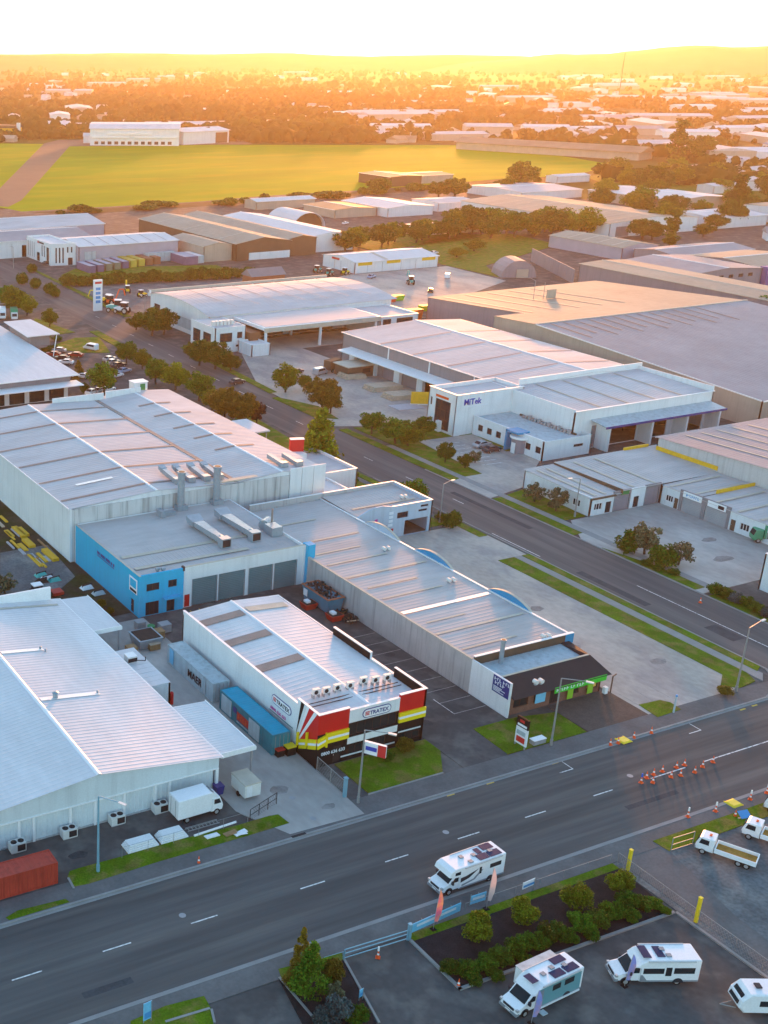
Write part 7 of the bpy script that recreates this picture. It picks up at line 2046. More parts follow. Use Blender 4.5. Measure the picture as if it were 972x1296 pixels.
x, y = (76.92, 93.21)
MB().obox((x + .1, y + .1, 6.6), (1.5, -2.0, 0), (.28, .2, 0), (0, 0, 1.5)).build('box', 'sign_white', c)
MB().obox((x + 1.06, y - 1.18, 6.62), (.55, -.73, 0), (-.03, -.02, 0), (0, 0, 1.46)).build('red_end', 'letter_red', c)
MB().obox((x + .25, y - .1, 7.1), (.75, -1.0, 0), (-.03, -.02, 0), (0, 0, .5)).build('letter_block', 'letter_blue', c)
MB().tube((x, y, 6.9), (x + .3, y + .1, 6.9), .06).tube((x, y, 7.8), (x + .3, y + .1, 7.8), .06).build('bracket', 'steel_post', c)
c = thing('totem_sign', 'leaning black and white totem sign with red panel on the corner lawn', 'sign', (101.18, 94.57, 0.16))
x, y = 102.05, 95.6
c.location = (x, y, .16)
MB().obox((x, y, .5), (.15, -1.75, 0), (.16, 0, 0), (0, 0, 2.3)).build('white_panel', 'sign_white', c)
MB().obox((x - .02, y + .02, 2.82), (.15, -1.79, 0), (.2, 0, 0), (0, 0, 1.35)).build('black_panel', 'black_skin', c)
MB().obox((x - .02, y - .25, .8), (.11, -1.25, 0), (-.02, 0, 0), (0, 0, .75)).build('red_panel', 'letter_red', c)
MB().obox((x - .02, y - .2, 1.8), (.11, -1.3, 0), (-.02, 0, 0), (0, 0, .55)).build('pale_print', 'container_pale', c)
MB().obox((x - .04, y - .2, 3.0), (.11, -1.4, 0), (-.02, 0, 0), (0, 0, .3)).build('white_print', 'sign_white', c)
MB().obox((x - .04, y - .5, 3.55), (.06, -.7, 0), (-.02, 0, 0), (0, 0, .35)).build('red_print', 'letter_red', c)
for d in (.02, 1.6):
    MB().box(x - .02, y - d - .12, .16, x + .18, y - d, .5).build('leg', 'steel_post', c)
c = thing('meter_cabinet', 'pair of white meter boxes on the lawn edge by the lamp', 'cabinet', (104.62, 94.60, 0.16))
x, y = (104.56, 94.51)
for d in (0, 1.0):
    MB().box(x - .7 + d, y - .4, .16, x + .2 + d, y + .4, .75).build('box', 'trim_grey', c)
    MB().box(x - .74 + d, y - .44, .75, x + .24 + d, y + .44, .82).build('lid', 'sign_white', c)
c = thing('pylon_sign', 'tall white pylon sign with blue lettering on the hire yard', 'sign', (168.21, 357.73, 0.09))
x, y = (166.90, 357.39)
MB().box(x, y, 0, x + 3.0, y + .8, 10.2).build('slab', 'sign_white', c)
MB().box(x + .3, y - .05, 8.9, x + 2.7, y, 9.6).build('red_logo', 'letter_red', c)
for k in range(4):
    MB().box(x + .6, y - .05, 2.6 + 1.4 * k, x + 2.3, y, 3.5 + 1.4 * k).build('letter_block', 'sign_blue', c)
c = thing('slim_post', 'slim pale post standing on the small triangular lawn by the lot', 'post', (125.94, 92.70, 0.16))
x, y = (126.19, 92.88)
MB().tube((x, y, .16), (x, y, 2.5), .12, n=10).build('post', 'container_pale', c)
MB().tube((x, y, 2.5), (x, y, 2.75), .14, n=10).build('cap', 'sign_blue', c)
for px, h, lab in (((95.23, 71.71), 2.6, 'yellow gate post by the garden bed corner'), ((94.86, 63.01), 3.0, 'yellow gate post beside the gravel drive')):
    c = thing('yellow_post', lab, 'post', (px[0], px[1], .1))
    x, y = px
    MB().box(x - .14, y - .14, .1, x + .14, y + .14, h).build('shaft', 'plastic_yellow', c)
    MB().box(x - .17, y - .17, h, x + .17, y + .17, h + .06).build('cap', 'plastic_yellow', c)
c = thing('patio_post', 'short dark timber frame at the patio corner of the shop', 'frame', (123.02, 99.91, 0.14))
x, y = (122.79, 100.06)
MB().tube((x, y, .14), (x, y, 2.6), .09).build('post', 'wall_brown', c)
MB().tube((x, y, 2.6), (x + .9, y + .3, 2.6), .08).build('beam', 'wall_brown', c)
MB().box(x - 1.0, y, .14, x - .5, y + .5, 1.1).build('planter', 'sign_white', c)


def fence(label, pts, h, m='steel_post', posts=2.4, mesh=True, z=.1, rails=(1.,), r=.035):
    c = thing('wire_fence' if mesh else 'rail_fence', label, 'fence', (pts[0][0], pts[0][1], z))
    for a, b_ in zip(pts, pts[1:]):
        v = Vector((b_[0] - a[0], b_[1] - a[1], 0))
        n = max(1, int(v.length / posts))
        for i in range(n + 1):
            p = Vector((a[0], a[1], z)) + v * i / n
            MB().tube(p, p + Vector((0, 0, h)), r * 1.3, n=6).build('post', m, c)
        for q in rails:
            MB().tube(Vector((a[0], a[1], z + h * q)), Vector((b_[0], b_[1], z + h * q)), r, n=6).build('rail', m, c)
        if mesh:
            w_ = MB()
            k = int(v.length / .35)
            for i in range(k):
                p = Vector((a[0], a[1], z + .05)) + v * i / k
                w_.tube(p, p + v.normalized() * .35 * 3 * min(1, (k - i) / 3) + Vector((0, 0, h - .05)), .008, n=3, cap=False)
                w_.tube(p + Vector((0, 0, h - .05)), p + v.normalized() * .35 * 3 * min(1, (k - i) / 3), .008, n=3, cap=False)
            tag(w_.build('wire_mesh', m, c), kind='stuff')
    return c


fence('dark rail fence along the driveway by the white warehouse grass', [(63.8, 95.2), (68.3, 96.8)], 1.5, 'frame_dark', 1.5, True, .16, (1., .5))
fence('steel mesh gate standing open beside the striped shop front', [(76.3, 95.0), (76.4, 100.6)], 1.9, 'steel_post', 2.8, True, .14, (1., .05))
fence('wire fence between the display yard and the gravel drive', [(94.9, 72.8), (94.7, 50)], 1.5, 'steel_post', 2.6, True, .1, (1.,), .025)
fence('wire fence along the verge before the garden bed', [(75.3, 73.6), (94.6, 73.4)], .9, 'steel_post', 3.2, False, .16, (1.,), .02)
c = fence('galvanised pipe gate across the display yard entrance', [(60.3, 72.9), (67.4, 72.6)], 1.15, 'post_blue', 3.6, False, .1, (1., .6, .15), .05)
fence('thin white rail left of the pipe gate', [(57.6, 73.1), (60.2, 72.95)], .9, 'post_blue', 2.6, False, .1, (1.,), .025)
fence('steel gate frame by the flatbed truck', [(101.9, 72.1), (105.0, 72.0)], 1.7, 'steel_post', 1.6, False, .1, (1., .5, .1), .04)
fence('low wire fence round the forecourt grass', [(48, 95.2), (63.5, 95.2)], 1.3, 'steel_post', 2.6, False, .16, (1.,), .018)
c = thing('gate_post', 'square blue-grey gate post at the striped shop driveway', 'post', (76.2, 94.8, .14))
MB().box(76.05, 94.65, .14, 76.4, 95.0, 2.6).build('shaft', 'post_blue', c)
MB().box(76.0, 94.6, 2.6, 76.45, 95.05, 2.68).build('cap', 'post_blue', c)
c = thing('gate_post', 'blue-grey gate post at the end of the pipe gate', 'post', (67.6, 72.6, .1))
MB().box(67.45, 72.45, .1, 67.75, 72.75, 1.9).build('shaft', 'post_blue', c)
MB().box(67.42, 72.42, 1.9, 67.78, 72.78, 1.96).build('cap', 'post_blue', c)
for (a, b_, lab) in (((68.25, 73.05), (74.75, 73.64), 'long pale blue banner board along the display yard edge'), ((76.33, 73.96), (78.20, 73.91), 'short pale blue banner board behind the first shrub')):
    c = thing('banner_board', lab, 'banner', (a[0], a[1], .16))
    v = Vector((b_[0] - a[0], b_[1] - a[1], 0))
    s_ = Vector((-v.y, v.x, 0)).normalized()
    MB().obox((a[0], a[1], .3), v, s_ * .06, (0, 0, 1.0)).build('board', 'cyan_sign', c)
    n = 5 if v.length > 4 else 2
    for i in range(n + 1):
        p = Vector((a[0], a[1], .1)) + v * i / n
        MB().tube(p + s_ * .1, p + s_ * .1 + Vector((0, 0, 1.35)), .04, n=6).build('post', 'steel_post', c)
    MB().obox(Vector((a[0], a[1], .75)) + v * .1 - s_ * .015, v * .8, s_ * .01, (0, 0, .28)).build('print', 'letter_pale', c)
for (x, y, lab, z) in ((*(82.99, 73.08), 'small white notice board on two legs by the garden shrubs', .16), (*(39.81, 73.41), 'pale blue folding sign at the bottom left verge', .16), (*(58.52, 67.86), 'small pale blue sign on a dark foot in the display yard', .06)):
    c = thing('notice_board', lab, 'sign', (x, y, z))
    big = 'folding' in lab
    h0, h1, wd = (.3, 2.2, .9) if big else ((.7, 1.5, 1.7) if 'white' in lab else (.5, 1.3, .55))
    m = 'sign_white' if 'white' in lab else 'cyan_sign'
    MB().obox((x - wd / 2, y, z + h0), (wd, .12, 0), (0, .06, 0), (0, 0, h1 - h0)).build('board', m, c)
    MB().obox((x - wd / 2 + .1, y - .01, z + h0 + .15), (wd - .2, .1, 0), (0, .005, 0), (0, 0, (h1 - h0) * .35)).build('print', 'sign_blue', c)
    for d in (-wd / 2 + .05, wd / 2 - .1):
        MB().box(x + d, y + .07, z, x + d + .07, y + .14, z + h1).build('leg', 'steel_post', c)


def feather(label, p, h, m, z, lean=.1):
    c = thing('feather_flag', label, 'flag', (p[0], p[1], z), group='feather flags')
    x, y = p
    n = 12
    pole = [(x + lean * (i / n) ** 2, y, z + h * i / n) for i in range(n + 1)]
    MB().path(pole, .025, 6).build('pole', 'rim', c)
    mb = MB()
    vs, fs = [], []
    for i in range(n + 1):
        s_ = i / n
        zz = z + h * (.2 + .8 * s_)
        xx = x + lean * (.2 + .8 * s_) ** 2
        wd = .62 * (1 - s_ ** 3) ** .8 * (.55 + .45 * min(1, s_ * 4)) + .02
        wob = .05 * sin(s_ * 7)
        vs += [(xx, y - .012, zz), (xx + wd * .85, y - .012 + wob - wd * .4, zz), (xx, y + .012, zz), (xx + wd * .85, y + .012 + wob - wd * .4, zz)]
    for i in range(n):
        a = 4 * i
        fs += [(a, a + 1, a + 5, a + 4), (a + 2, a + 6, a + 7, a + 3), (a + 1, a + 3, a + 7, a + 5)]
    mb.add(vs, fs).build('sail', m, c)
    MB().box(x - .25, y - .25, z, x + .25, y + .25, z + .06).build('base', 'black_skin', c)


feather('pink feather flag before the pale blue banner board', (70.64, 72.71), 4.6, 'flag_pink', .16, .3)
feather('pale pink feather flag near the back of the road motorhome', (77.44, 72.94), 4.9, 'flag_white', .16, .25)
feather('blue and coral feather flag in front of the lowest motorhome', (70.53, 59.53), 3.6, 'flag_blue', .06, .3)
feather('blue and coral feather flag beside the left-facing motorhome', (81.59, 59.48), 3.5, 'flag_blue', .06, .4)
# timber packs in the yard and other mid-distance pieces
for k, (px, L_, lab) in enumerate((((192.01, 236.77), 9, 'largest timber pack on the yard before the grey warehouse'), ((190.81, 228.43), 8, 'second timber pack on the yard'), ((186.81, 221.03), 7, 'thin steel lengths lying on the yard'), ((191.89, 249.70), 6, 'plank pile beside the small dark hut'))):
    c = thing('timber_pack', lab, 'timber', (px[0], px[1], .1))
    x, y = px
    for j in range(3 if k != 2 else 1):
        for i in range(5):
            MB().obox((x - L_ / 2 + .3 * j, y + i * .9, .12 + .4 * j), (L_ - .6 * j, -1.0, 0), (.08, .8, 0), (0, 0, .36 if k != 2 else .12)).build('board_bundle', 'wood_pale' if k != 2 else 'beam_grey', c)
c = thing('yellow_rack', 'yellow steel panel leaning at the head office corner', 'panel', (192.77, 224.03, 0.10))
x, y = (192.44, 223.03)
MB().obox((x - 3.2, y + 1.2, .2), (5.2, -3.0, 0), (.2, .35, 0), (0, 0, 3.0)).build('panel', 'beam_yellow', c)
MB().obox((x - 3.4, y + 1.0, .1), (5.6, -3.2, 0), (.3, .5, 0), (0, 0, .2)).build('footing', 'trim_white', c)
c = thing('dark_hut', 'small dark hut with pale flat roof in the timber yard', 'hut', (191.69, 251.15, 0.10))
x, y = (190.01, 250.55)
MB().box(x, y, .1, x + 8, y + 6, 3.0).build('wall', 'wall_brown', c)
MB().box(x - .4, y - .4, 3.0, x + 8.4, y + 6.4, 3.25).build('roof', 'skylight_tan', c)
MB().box(x + 4.5, y - .06, 1.2, x + 7, y, 2.4).build('window', 'glass', c)
c = thing('transmission_mast', 'tall thin mast on the skyline right of the sun glow', 'mast', (*(1901.93, 1760.27), 0))
mx_, my_ = (1901.93, 1760.27)
MB().tube((mx_, my_, 0), (mx_, my_, 79), .9, .4, n=8).build('pole', 'frame_dark', c)
MB().tube((mx_ - 14, my_ - 6, 0), (mx_, my_, 70), .2, n=4).build('guy_wire', 'frame_dark', c)

# ================================================================== plants
def leaf_mesh(name, centers, radii, nper, size, m, seed, squash=1.):
    """clumps of small leaf faces spread through the crown"""
    rg = np.random.default_rng(seed)
    c = np.repeat(np.asarray(centers, float), nper, axis=0)
    r = np.repeat(np.asarray(radii, float), nper)
    n = len(c)
    d = rg.normal(size=(n, 3))
    d /= np.linalg.norm(d, axis=1)[:, None]
    rad = r * rg.uniform(.25, 1, n) ** .6
    p = c + d * rad[:, None] * np.array([1, 1, squash])
    a = rg.normal(size=(n, 3)) + d * .6
    a /= np.linalg.norm(a, axis=1)[:, None]
    b = np.cross(a, rg.normal(size=(n, 3)))
    b /= np.linalg.norm(b, axis=1)[:, None]
    t = np.cross(a, b)
    s = (size * rg.uniform(.55, 1.35, n))[:, None]
    v = np.stack([p - b * s - t * s * .6, p + b * s - t * s * .6, p + b * s * .7 + t * s * .7, p - b * s * .7 + t * s * .7], axis=1).reshape(-1, 3)
    v[:, 2] = np.maximum(v[:, 2], .02)
    me = bpy.data.meshes.new(name)
    me.vertices.add(4 * n)
    me.vertices.foreach_set('co', v.ravel())
    me.loops.add(4 * n)
    me.loops.foreach_set('vertex_index', np.arange(4 * n, dtype=np.int32))
    me.polygons.add(n)
    me.polygons.foreach_set('loop_start', np.arange(0, 4 * n, 4, dtype=np.int32))
    me.update(calc_edges=True)
    me.materials.append(MATS[m])
    return me


def clumps(kind, R, H, n, seed):
    """clump centres and radii for a crown of radius R and height H above its base"""
    rg = np.random.default_rng(seed)
    C_, r_ = [], []
    for i in range(n):
        if kind == 'cone':
            z = rg.uniform(0, 1) ** 1.25
            rr = R * (1 - z) ** .85 * rg.uniform(.45, 1.0)
            a = rg.uniform(0, 6.283)
            C_.append((rr * cos(a), rr * sin(a), z * H * .96))
            r_.append(R * (.2 + .22 * (1 - z)))
        elif kind == 'column':
            z = rg.uniform(0, 1)
            rr = R * (sin(pi * (.12 + .8 * z)) ** .7) * rg.uniform(.2, .85)
            a = rg.uniform(0, 6.283)
            C_.append((rr * cos(a), rr * sin(a), z * H))
            r_.append(R * rg.uniform(.3, .5))
        elif kind == 'ball':
            d = rg.normal(size=3)
            d /= np.linalg.norm(d)
            q = rg.uniform(.35, .8)
            C_.append((d[0] * R * q, d[1] * R * q, H * .5 + d[2] * H * .45 * q))
            r_.append(R * rg.uniform(.3, .42))
        else:
            d = rg.normal(size=3)
            d /= np.linalg.norm(d)
            q = rg.uniform(.25, 1.12) ** .7
            up = .5 + .42 * d[2] * q
            wd = 1 - .35 * max(0, up - .55) - .25 * max(0, .35 - up)
            C_.append((d[0] * R * q * wd * .85, d[1] * R * q * wd * .85, H * up))
            r_.append(R * rg.uniform(.13, .38))
    return C_, r_


def make_plant(name, cat, kind, m, R, H, trunk, ncl, nper, size, seed):
    c = thing(name, '', cat, (0, 0, 0), rz=0.)
    C_, r_ = clumps(kind, R, H, ncl, seed)
    C_ = [(x, y, z + trunk) for x, y, z in C_]
    rg = random.Random(seed)
    mb = MB()
    top = trunk + H * .55
    tr = max(.05, R * .06)
    pts = [Vector((rg.uniform(-.06, .06) * R * (i > 0), rg.uniform(-.06, .06) * R * (i > 0), top * i / 4)) for i in range(5)]
    for i in range(4):
        mb.tube(pts[i], pts[i + 1], tr * (1.25 - .22 * i), tr * (1.25 - .22 * (i + 1)), n=7)
    for k in range(5 if kind != 'cone' else 0):
        a = rg.uniform(0, 6.28)
        z0 = trunk * .8 + H * rg.uniform(.05, .35)
        mb.tube((0, 0, z0), (R * .6 * cos(a), R * .6 * sin(a), z0 + H * rg.uniform(.15, .35)), tr * .5, tr * .15, n=5)
    mb.build('trunk', 'bark', c)
    me = leaf_mesh('crown', C_, r_, nper, size, m, seed)
    o = bpy.data.objects.new('crown', me)
    C.objects.link(o)
    o.parent = c
    return c


PL = {}


def plant(key, p, rad, hgt, label, group=None, z=.12):
    """a copy of prototype `key` scaled to the wanted crown radius and total height"""
    pr, used, R, Ht = PL[key]
    place(pr, used, (p[0], p[1], z), rnd.uniform(0, 6.28), label, group, (rad / R, rad / R, hgt / Ht))


def proto(key, name, cat, kind, m, R, H, trunk, ncl, nper, size, seed):
    PL[key] = (make_plant(name, cat, kind, m, R, H, trunk, ncl, nper, size, seed), [], R, H + trunk)


proto('round', 'broadleaf_tree', 'tree', 'tree', 'leaf_green', 3.0, 5.0, 1.4, 62, 95, 0.16, 11)
proto('round2', 'broadleaf_tree', 'tree', 'tree', 'leaf_olive', 3.0, 5.2, 1.2, 62, 95, 0.17, 12)
proto('rust', 'autumn_tree', 'tree', 'tree', 'leaf_rust', 3.0, 5.0, 1.3, 62, 95, 0.16, 13)
proto('plum', 'plum_tree', 'tree', 'tree', 'leaf_plum', 2.4, 3.6, 1.0, 30, 60, .2, 14)
proto('dark', 'dark_tree', 'tree', 'tree', 'leaf_dark', 3.4, 6.4, 1.2, 62, 95, 0.19, 15)
proto('gold', 'golden_conifer', 'tree', 'cone', 'leaf_gold', 2.0, 7.0, .4, 60, 46, .17, 16)
proto('pyramid', 'pyramid_tree', 'tree', 'cone', 'leaf_olive', 3.4, 11.0, 1.2, 90, 46, .24, 17)
proto('column', 'columnar_tree', 'tree', 'column', 'leaf_dark', 2.2, 12.0, .8, 44, 70, .26, 18)
proto('shrub', 'round_shrub', 'shrub', 'ball', 'leaf_olive', 1.5, 2.4, .15, 26, 190, .075, 19)
proto('shrub2', 'hedge_shrub', 'shrub', 'ball', 'leaf_green', 1.5, 1.8, .05, 22, 170, .085, 20)
proto('shrub3', 'hedge_shrub', 'shrub', 'ball', 'leaf_dark', 1.5, 1.8, .05, 22, 120, .1, 21)
proto('fir', 'dark_conifer', 'tree', 'cone', 'leaf_green', 1.8, 5.2, .2, 56, 120, .085, 22)
proto('gfir', 'golden_conifer', 'tree', 'cone', 'leaf_gold', 1.2, 4.6, .2, 40, 110, .08, 23)
proto('blue', 'silvery_shrub', 'shrub', 'ball', 'leaf_blue', 1.5, 1.9, .1, 24, 120, .1, 24)
proto('rshrub', 'bronze_shrub', 'shrub', 'ball', 'leaf_rust', 1.4, 2.4, .1, 24, 120, .085, 25)
proto('grey', 'grey_shrub', 'shrub', 'tree', 'leaf_grey', 1.6, 2.4, .4, 26, 70, .1, 26)

proto('bush', 'dark_bush', 'bush', 'ball', 'leaf_dark', 3.0, 3.4, .05, 30, 90, .24, 27)

# garden bed by the display yard: four clipped balls above a loose hedge
for k, (px, r, h, nm) in enumerate((((73.41, 69.74), 1.75, 3.1, 'leftmost'), ((79.29, 69.80), 1.6, 2.8, 'second from the left'), ((85.79, 69.42), 1.7, 2.9, 'third from the left'), ((91.45, 69.53), 1.5, 2.6, 'rightmost'))):
    plant('shrub', px, r, h, 'clipped round olive shrub in the garden bed, %s of four' % nm, 'clipped shrubs in the garden bed')
hedge = [(568, 1232, 1.0, 1.3), (590, 1236, 1.2, 1.4), (612, 1228, 1.3, 1.5), (634, 1218, 1.3, 1.4), (655, 1209, 1.4, 1.6), (676, 1200, 1.4, 1.5), (697, 1190, 1.5, 1.7), (716, 1192, 1.2, 1.4), (734, 1178, 1.5, 1.7), (755, 1172, 1.4, 1.5), (774, 1162, 1.4, 1.6), (792, 1150, 1.3, 1.5), (812, 1150, 1.2, 1.2), (828, 1150, 1.0, 1.0), (664, 1222, 1.0, 1.0), (626, 1240, .9, 1.0), (748, 1190, .9, 1.0), (800, 1166, .9, 1.0), (600, 1246, .8, .9), (842, 1158, .6, .7)]
for k, (x, y, r, h) in enumerate(hedge):
    q = ((68.13, 67.46), (69.32, 66.47), (71.36, 66.45), (73.57, 66.60), (75.68, 66.69), (77.82, 66.79), (80.08, 66.97), (81.23, 66.21), (83.67, 66.82), (85.67, 66.66), (87.92, 66.92), (90.32, 67.38), (91.76, 66.73), (92.91, 66.21), (75.30, 65.36), (71.43, 65.07), (83.62, 65.37), (89.39, 65.74), (69.29, 65.37), (93.13, 65.07))[k]
    plant('shrub2' if k % 3 else 'shrub3', q, r, h, 'loose green hedge shrub below the clipped balls, %s from the left' % ordn[k], 'hedge shrubs in the garden bed')
# left bed
plant('fir', (54.65, 70.25), 1.9, 6.0, 'dark green conifer in the left garden bed')
plant('gfir', (55.99, 73.62), 1.0, 4.6, 'yellow conifer tip rising behind the dark green conifer')
plant('gfir', (54.24, 72.17), 1.0, 2.6, 'low yellow-green conifer left of the dark one')
plant('rshrub', (57.22, 70.61), 1.25, 3.2, 'bronze upright shrub right of the dark conifer')
plant('blue', (55.53, 66.92), 1.5, 2.2, 'silvery blue shrub at the bottom of the left bed')
plant('blue', (53.70, 66.93), 1.3, 1.8, 'silvery shrub nearest the bottom edge of the left bed')
plant('grey', (56.27, 68.66), 1.0, 2.0, 'pale feathery shrub between the conifer and the silvery one')
plant('shrub2', (56.59, 65.83), 1.1, 1.6, 'green shrub at the right corner of the left bed')
# shop front shrubs
plant('rshrub', (88.63, 99.54), 1.3, 2.1, 'bronze round shrub against the striped shop front')
plant('shrub3', (85.62, 99.17), 1.0, 1.0, 'low dark shrub under the striped shop windows')
plant('shrub3', (106.21, 98.69), .9, .9, 'low dark shrub by the brick shop wall')
plant('rshrub', (136.22, 93.52), 1.2, 1.3, 'low bronze hedge clump on the rounded corner lawn')
plant('grey', (60.70, 162.74), 2.4, 3.4, 'bare grey scrub at the left edge of the dirt yard')
plant('rshrub', (72.31, 151.78), .9, 1.6, 'rusty shrub against the blue wall, left')
plant('rshrub', (72.67, 149.18), .7, 1.2, 'small rusty shrub against the blue wall, right')
# street trees, left of the side road
SG = 'street trees left of the side road'
for key, px, r, h, nm in (('round', (125.42, 262.77), 4.0, 8.0, 'round green tree over the parked cars in the car park'), ('round', (144.28, 287.94), 3.2, 6.6, 'green tree at the car park corner by the side road'), ('round2', (145.81, 281.51), 2.6, 5.4, 'smaller green tree right of the car park corner tree'),
                          ('round', (141.83, 266.20), 3.6, 7.0, 'green tree midway along the verge'), ('round2', (143.86, 259.36), 3.8, 6.8, 'olive tree midway along the verge'), ('round', (144.20, 247.92), 3.8, 7.2, 'green tree before the autumn trees'),
                          ('rust', (140.51, 229.72), 4.2, 8.4, 'autumn-tinted tree at the back of the twin-gabled warehouse'), ('rust', (142.51, 225.38), 4.0, 8.2, 'second autumn-tinted tree at the back of the warehouse'), ('plum', (146.29, 225.04), 2.4, 5.2, 'dark plum-leaved small tree'),
                          ('pyramid', (140.41, 192.30), 4.3, 14.0, 'tall yellow-green pyramid tree by the red sign'), ('round2', (142.81, 239.43), 3.0, 5.0, 'low olive tree among the autumn trees'), ('round', (137.10, 219.88), 2.6, 3.6, 'low green tree under the autumn trees')):
    plant(key, px, r, h, nm, SG)
plant('shrub3', (140.64, 184.27), 3.2, 3.2, 'dark hedge mound right of the pyramid tree')
plant('shrub2', (141.45, 189.67), 2.2, 2.4, 'green hedge mound at the foot of the pyramid tree')
plant('shrub2', (144.58, 168.32), 3.0, 4.6, 'yellow-green bush behind the curved-front office')
plant('shrub3', (143.88, 156.25), 1.9, 3.0, 'clipped round dark shrub right of the curved-front office')
plant('shrub3', (144.15, 159.55), 1.2, 1.6, 'low dark shrub at the office corner')
plant('gold', (126.72, 280.94), 1.8, 4.6, 'orange-yellow shrub beside the showroom corner')
plant('gold', (122.88, 273.90), 1.5, 3.0, 'lower orange-yellow shrub beside the showroom corner')
plant('shrub3', (121.74, 266.06), 1.4, 2.6, 'dark shrub by the showroom corner')
plant('round2', (141.16, 363.44), 4.2, 8.6, 'big yellow-topped tree at the left edge')
plant('round2', (143.96, 359.43), 3.4, 6.6, 'tree behind the delivery trucks')
plant('round2', (144.16, 341.02), 2.6, 5.6, 'slender tree on the car park lawn')
plant('round', (143.49, 376.61), 3.6, 7.0, 'tree cut by the left edge above the trucks')
for k, px in enumerate(((137.49, 327.13), (138.40, 322.12), (129.64, 309.70), (132.40, 311.62))):
    plant('shrub3', px, 1.8, 1.6, '%s low dark hedge clump beside the showroom drive' % ordn[k], 'hedge clumps at the showroom')
# right of the side road
RG = 'street trees right of the side road'
for key, px, r, h, nm in (('dark', (167.27, 317.18), 5.0, 8.5, 'broad dark tree left of the depot, left one'), ('dark', (171.02, 316.67), 4.6, 8.0, 'broad dark tree left of the depot, right one'), ('dark', (166.42, 326.00), 3.0, 4.5, 'low dark bush mass left of the depot'),
                          ('dark', (161.88, 279.02), 4.2, 7.2, 'dark tree before the depot office, left one'), ('dark', (163.58, 273.48), 4.6, 7.6, 'dark tree before the depot office, middle one'), ('dark', (166.56, 270.26), 3.0, 4.5, 'dark bush before the depot office, right one'),
                          ('round2', (167.82, 246.05), 3.4, 7.0, 'yellowish tree on the verge before the depot forecourt'), ('round', (173.00, 245.36), 2.0, 4.2, 'small tree right of the yellowish one'), ('rust', (166.77, 228.60), 4.4, 8.2, 'autumn tree on the verge island'), ('rust', (166.90, 225.61), 3.0, 5.6, 'second autumn tree on the verge island'),
                          ('round', (165.65, 208.28), 3.0, 5.2, 'green tree left of the head office, left one'), ('round', (166.06, 200.46), 4.2, 5.8, 'broad green tree left of the head office'), ('round2', (167.48, 197.97), 3.4, 4.6, 'olive tree right of the broad green one'), ('dark', (175.47, 202.54), 2.6, 4.4, 'dark tree at the head office corner'),
                          ('dark', (167.26, 185.71), 2.0, 4.4, 'small dark clipped tree in the office car park, left'), ('dark', (168.57, 181.22), 1.6, 3.0, 'small dark clipped tree in the office car park, right'), ('grey', (172.94, 183.14), 1.6, 2.4, 'bare grey small tree in the office car park'),
                          ('grey', (166.96, 160.08), 2.2, 3.6, 'grey small tree before the corner unit, left'), ('grey', (166.88, 154.59), 2.4, 4.4, 'grey small tree before the corner unit, right'),
                          ('shrub3', (163.49, 134.57), 2.3, 3.8, 'dark green bush on the yard edge, left one'), ('grey', (165.39, 132.96), 3.0, 5.4, 'grey leafless tree between the two dark bushes'), ('shrub3', (164.32, 128.26), 2.6, 3.4, 'dark green bush on the yard edge, right one'), ('grey', (166.71, 127.18), 2.4, 4.0, 'grey tree right of the dark bushes')):
    plant(key, px, r, h, nm, RG)
for k, px in enumerate(((162.66, 116.66), (162.86, 114.96), (162.69, 113.13), (163.00, 111.42), (162.56, 109.17), (162.40, 107.43))):
    plant(('shrub2', 'shrub3', 'blue')[k % 3], px, 1.5, 1.5, '%s low bush along the lower right yard edge, from the left' % ordn[k], 'low bushes along the lower right yard edge')
for k, px in enumerate(((161.99, 127.16), (162.77, 124.70), (161.92, 129.34))):
    plant('shrub3', px, 1.1, 1.0, '%s low groundcover bush under the grey trees' % ordn[k], 'groundcover bushes under the grey trees')
# hedge behind the hire yard
for k in range(16):
    x, y = 178 + k * 4.6, 402 - k * .7 + rnd.uniform(-1, 1)
    plant('bush', (x, y), rnd.uniform(3.0, 3.8), rnd.uniform(2.8, 4.6), 'dark hedge tree behind the hire yard, %s from the left' % ordn[k], 'hedge trees behind the hire yard')
for k, (px, r, h) in enumerate((((163.53, 412.48), 2.6, 4.2), ((165.01, 403.17), 2.4, 3.6), ((165.53, 391.32), 2.6, 3.8), ((165.00, 385.15), 2.0, 3.0), ((176.26, 434.48), 2.2, 3.2))):
    plant('bush', px, r, h, '%s small dark bush on the lawn before the fin-fronted office' % ordn[k], 'bushes before the fin-fronted office')
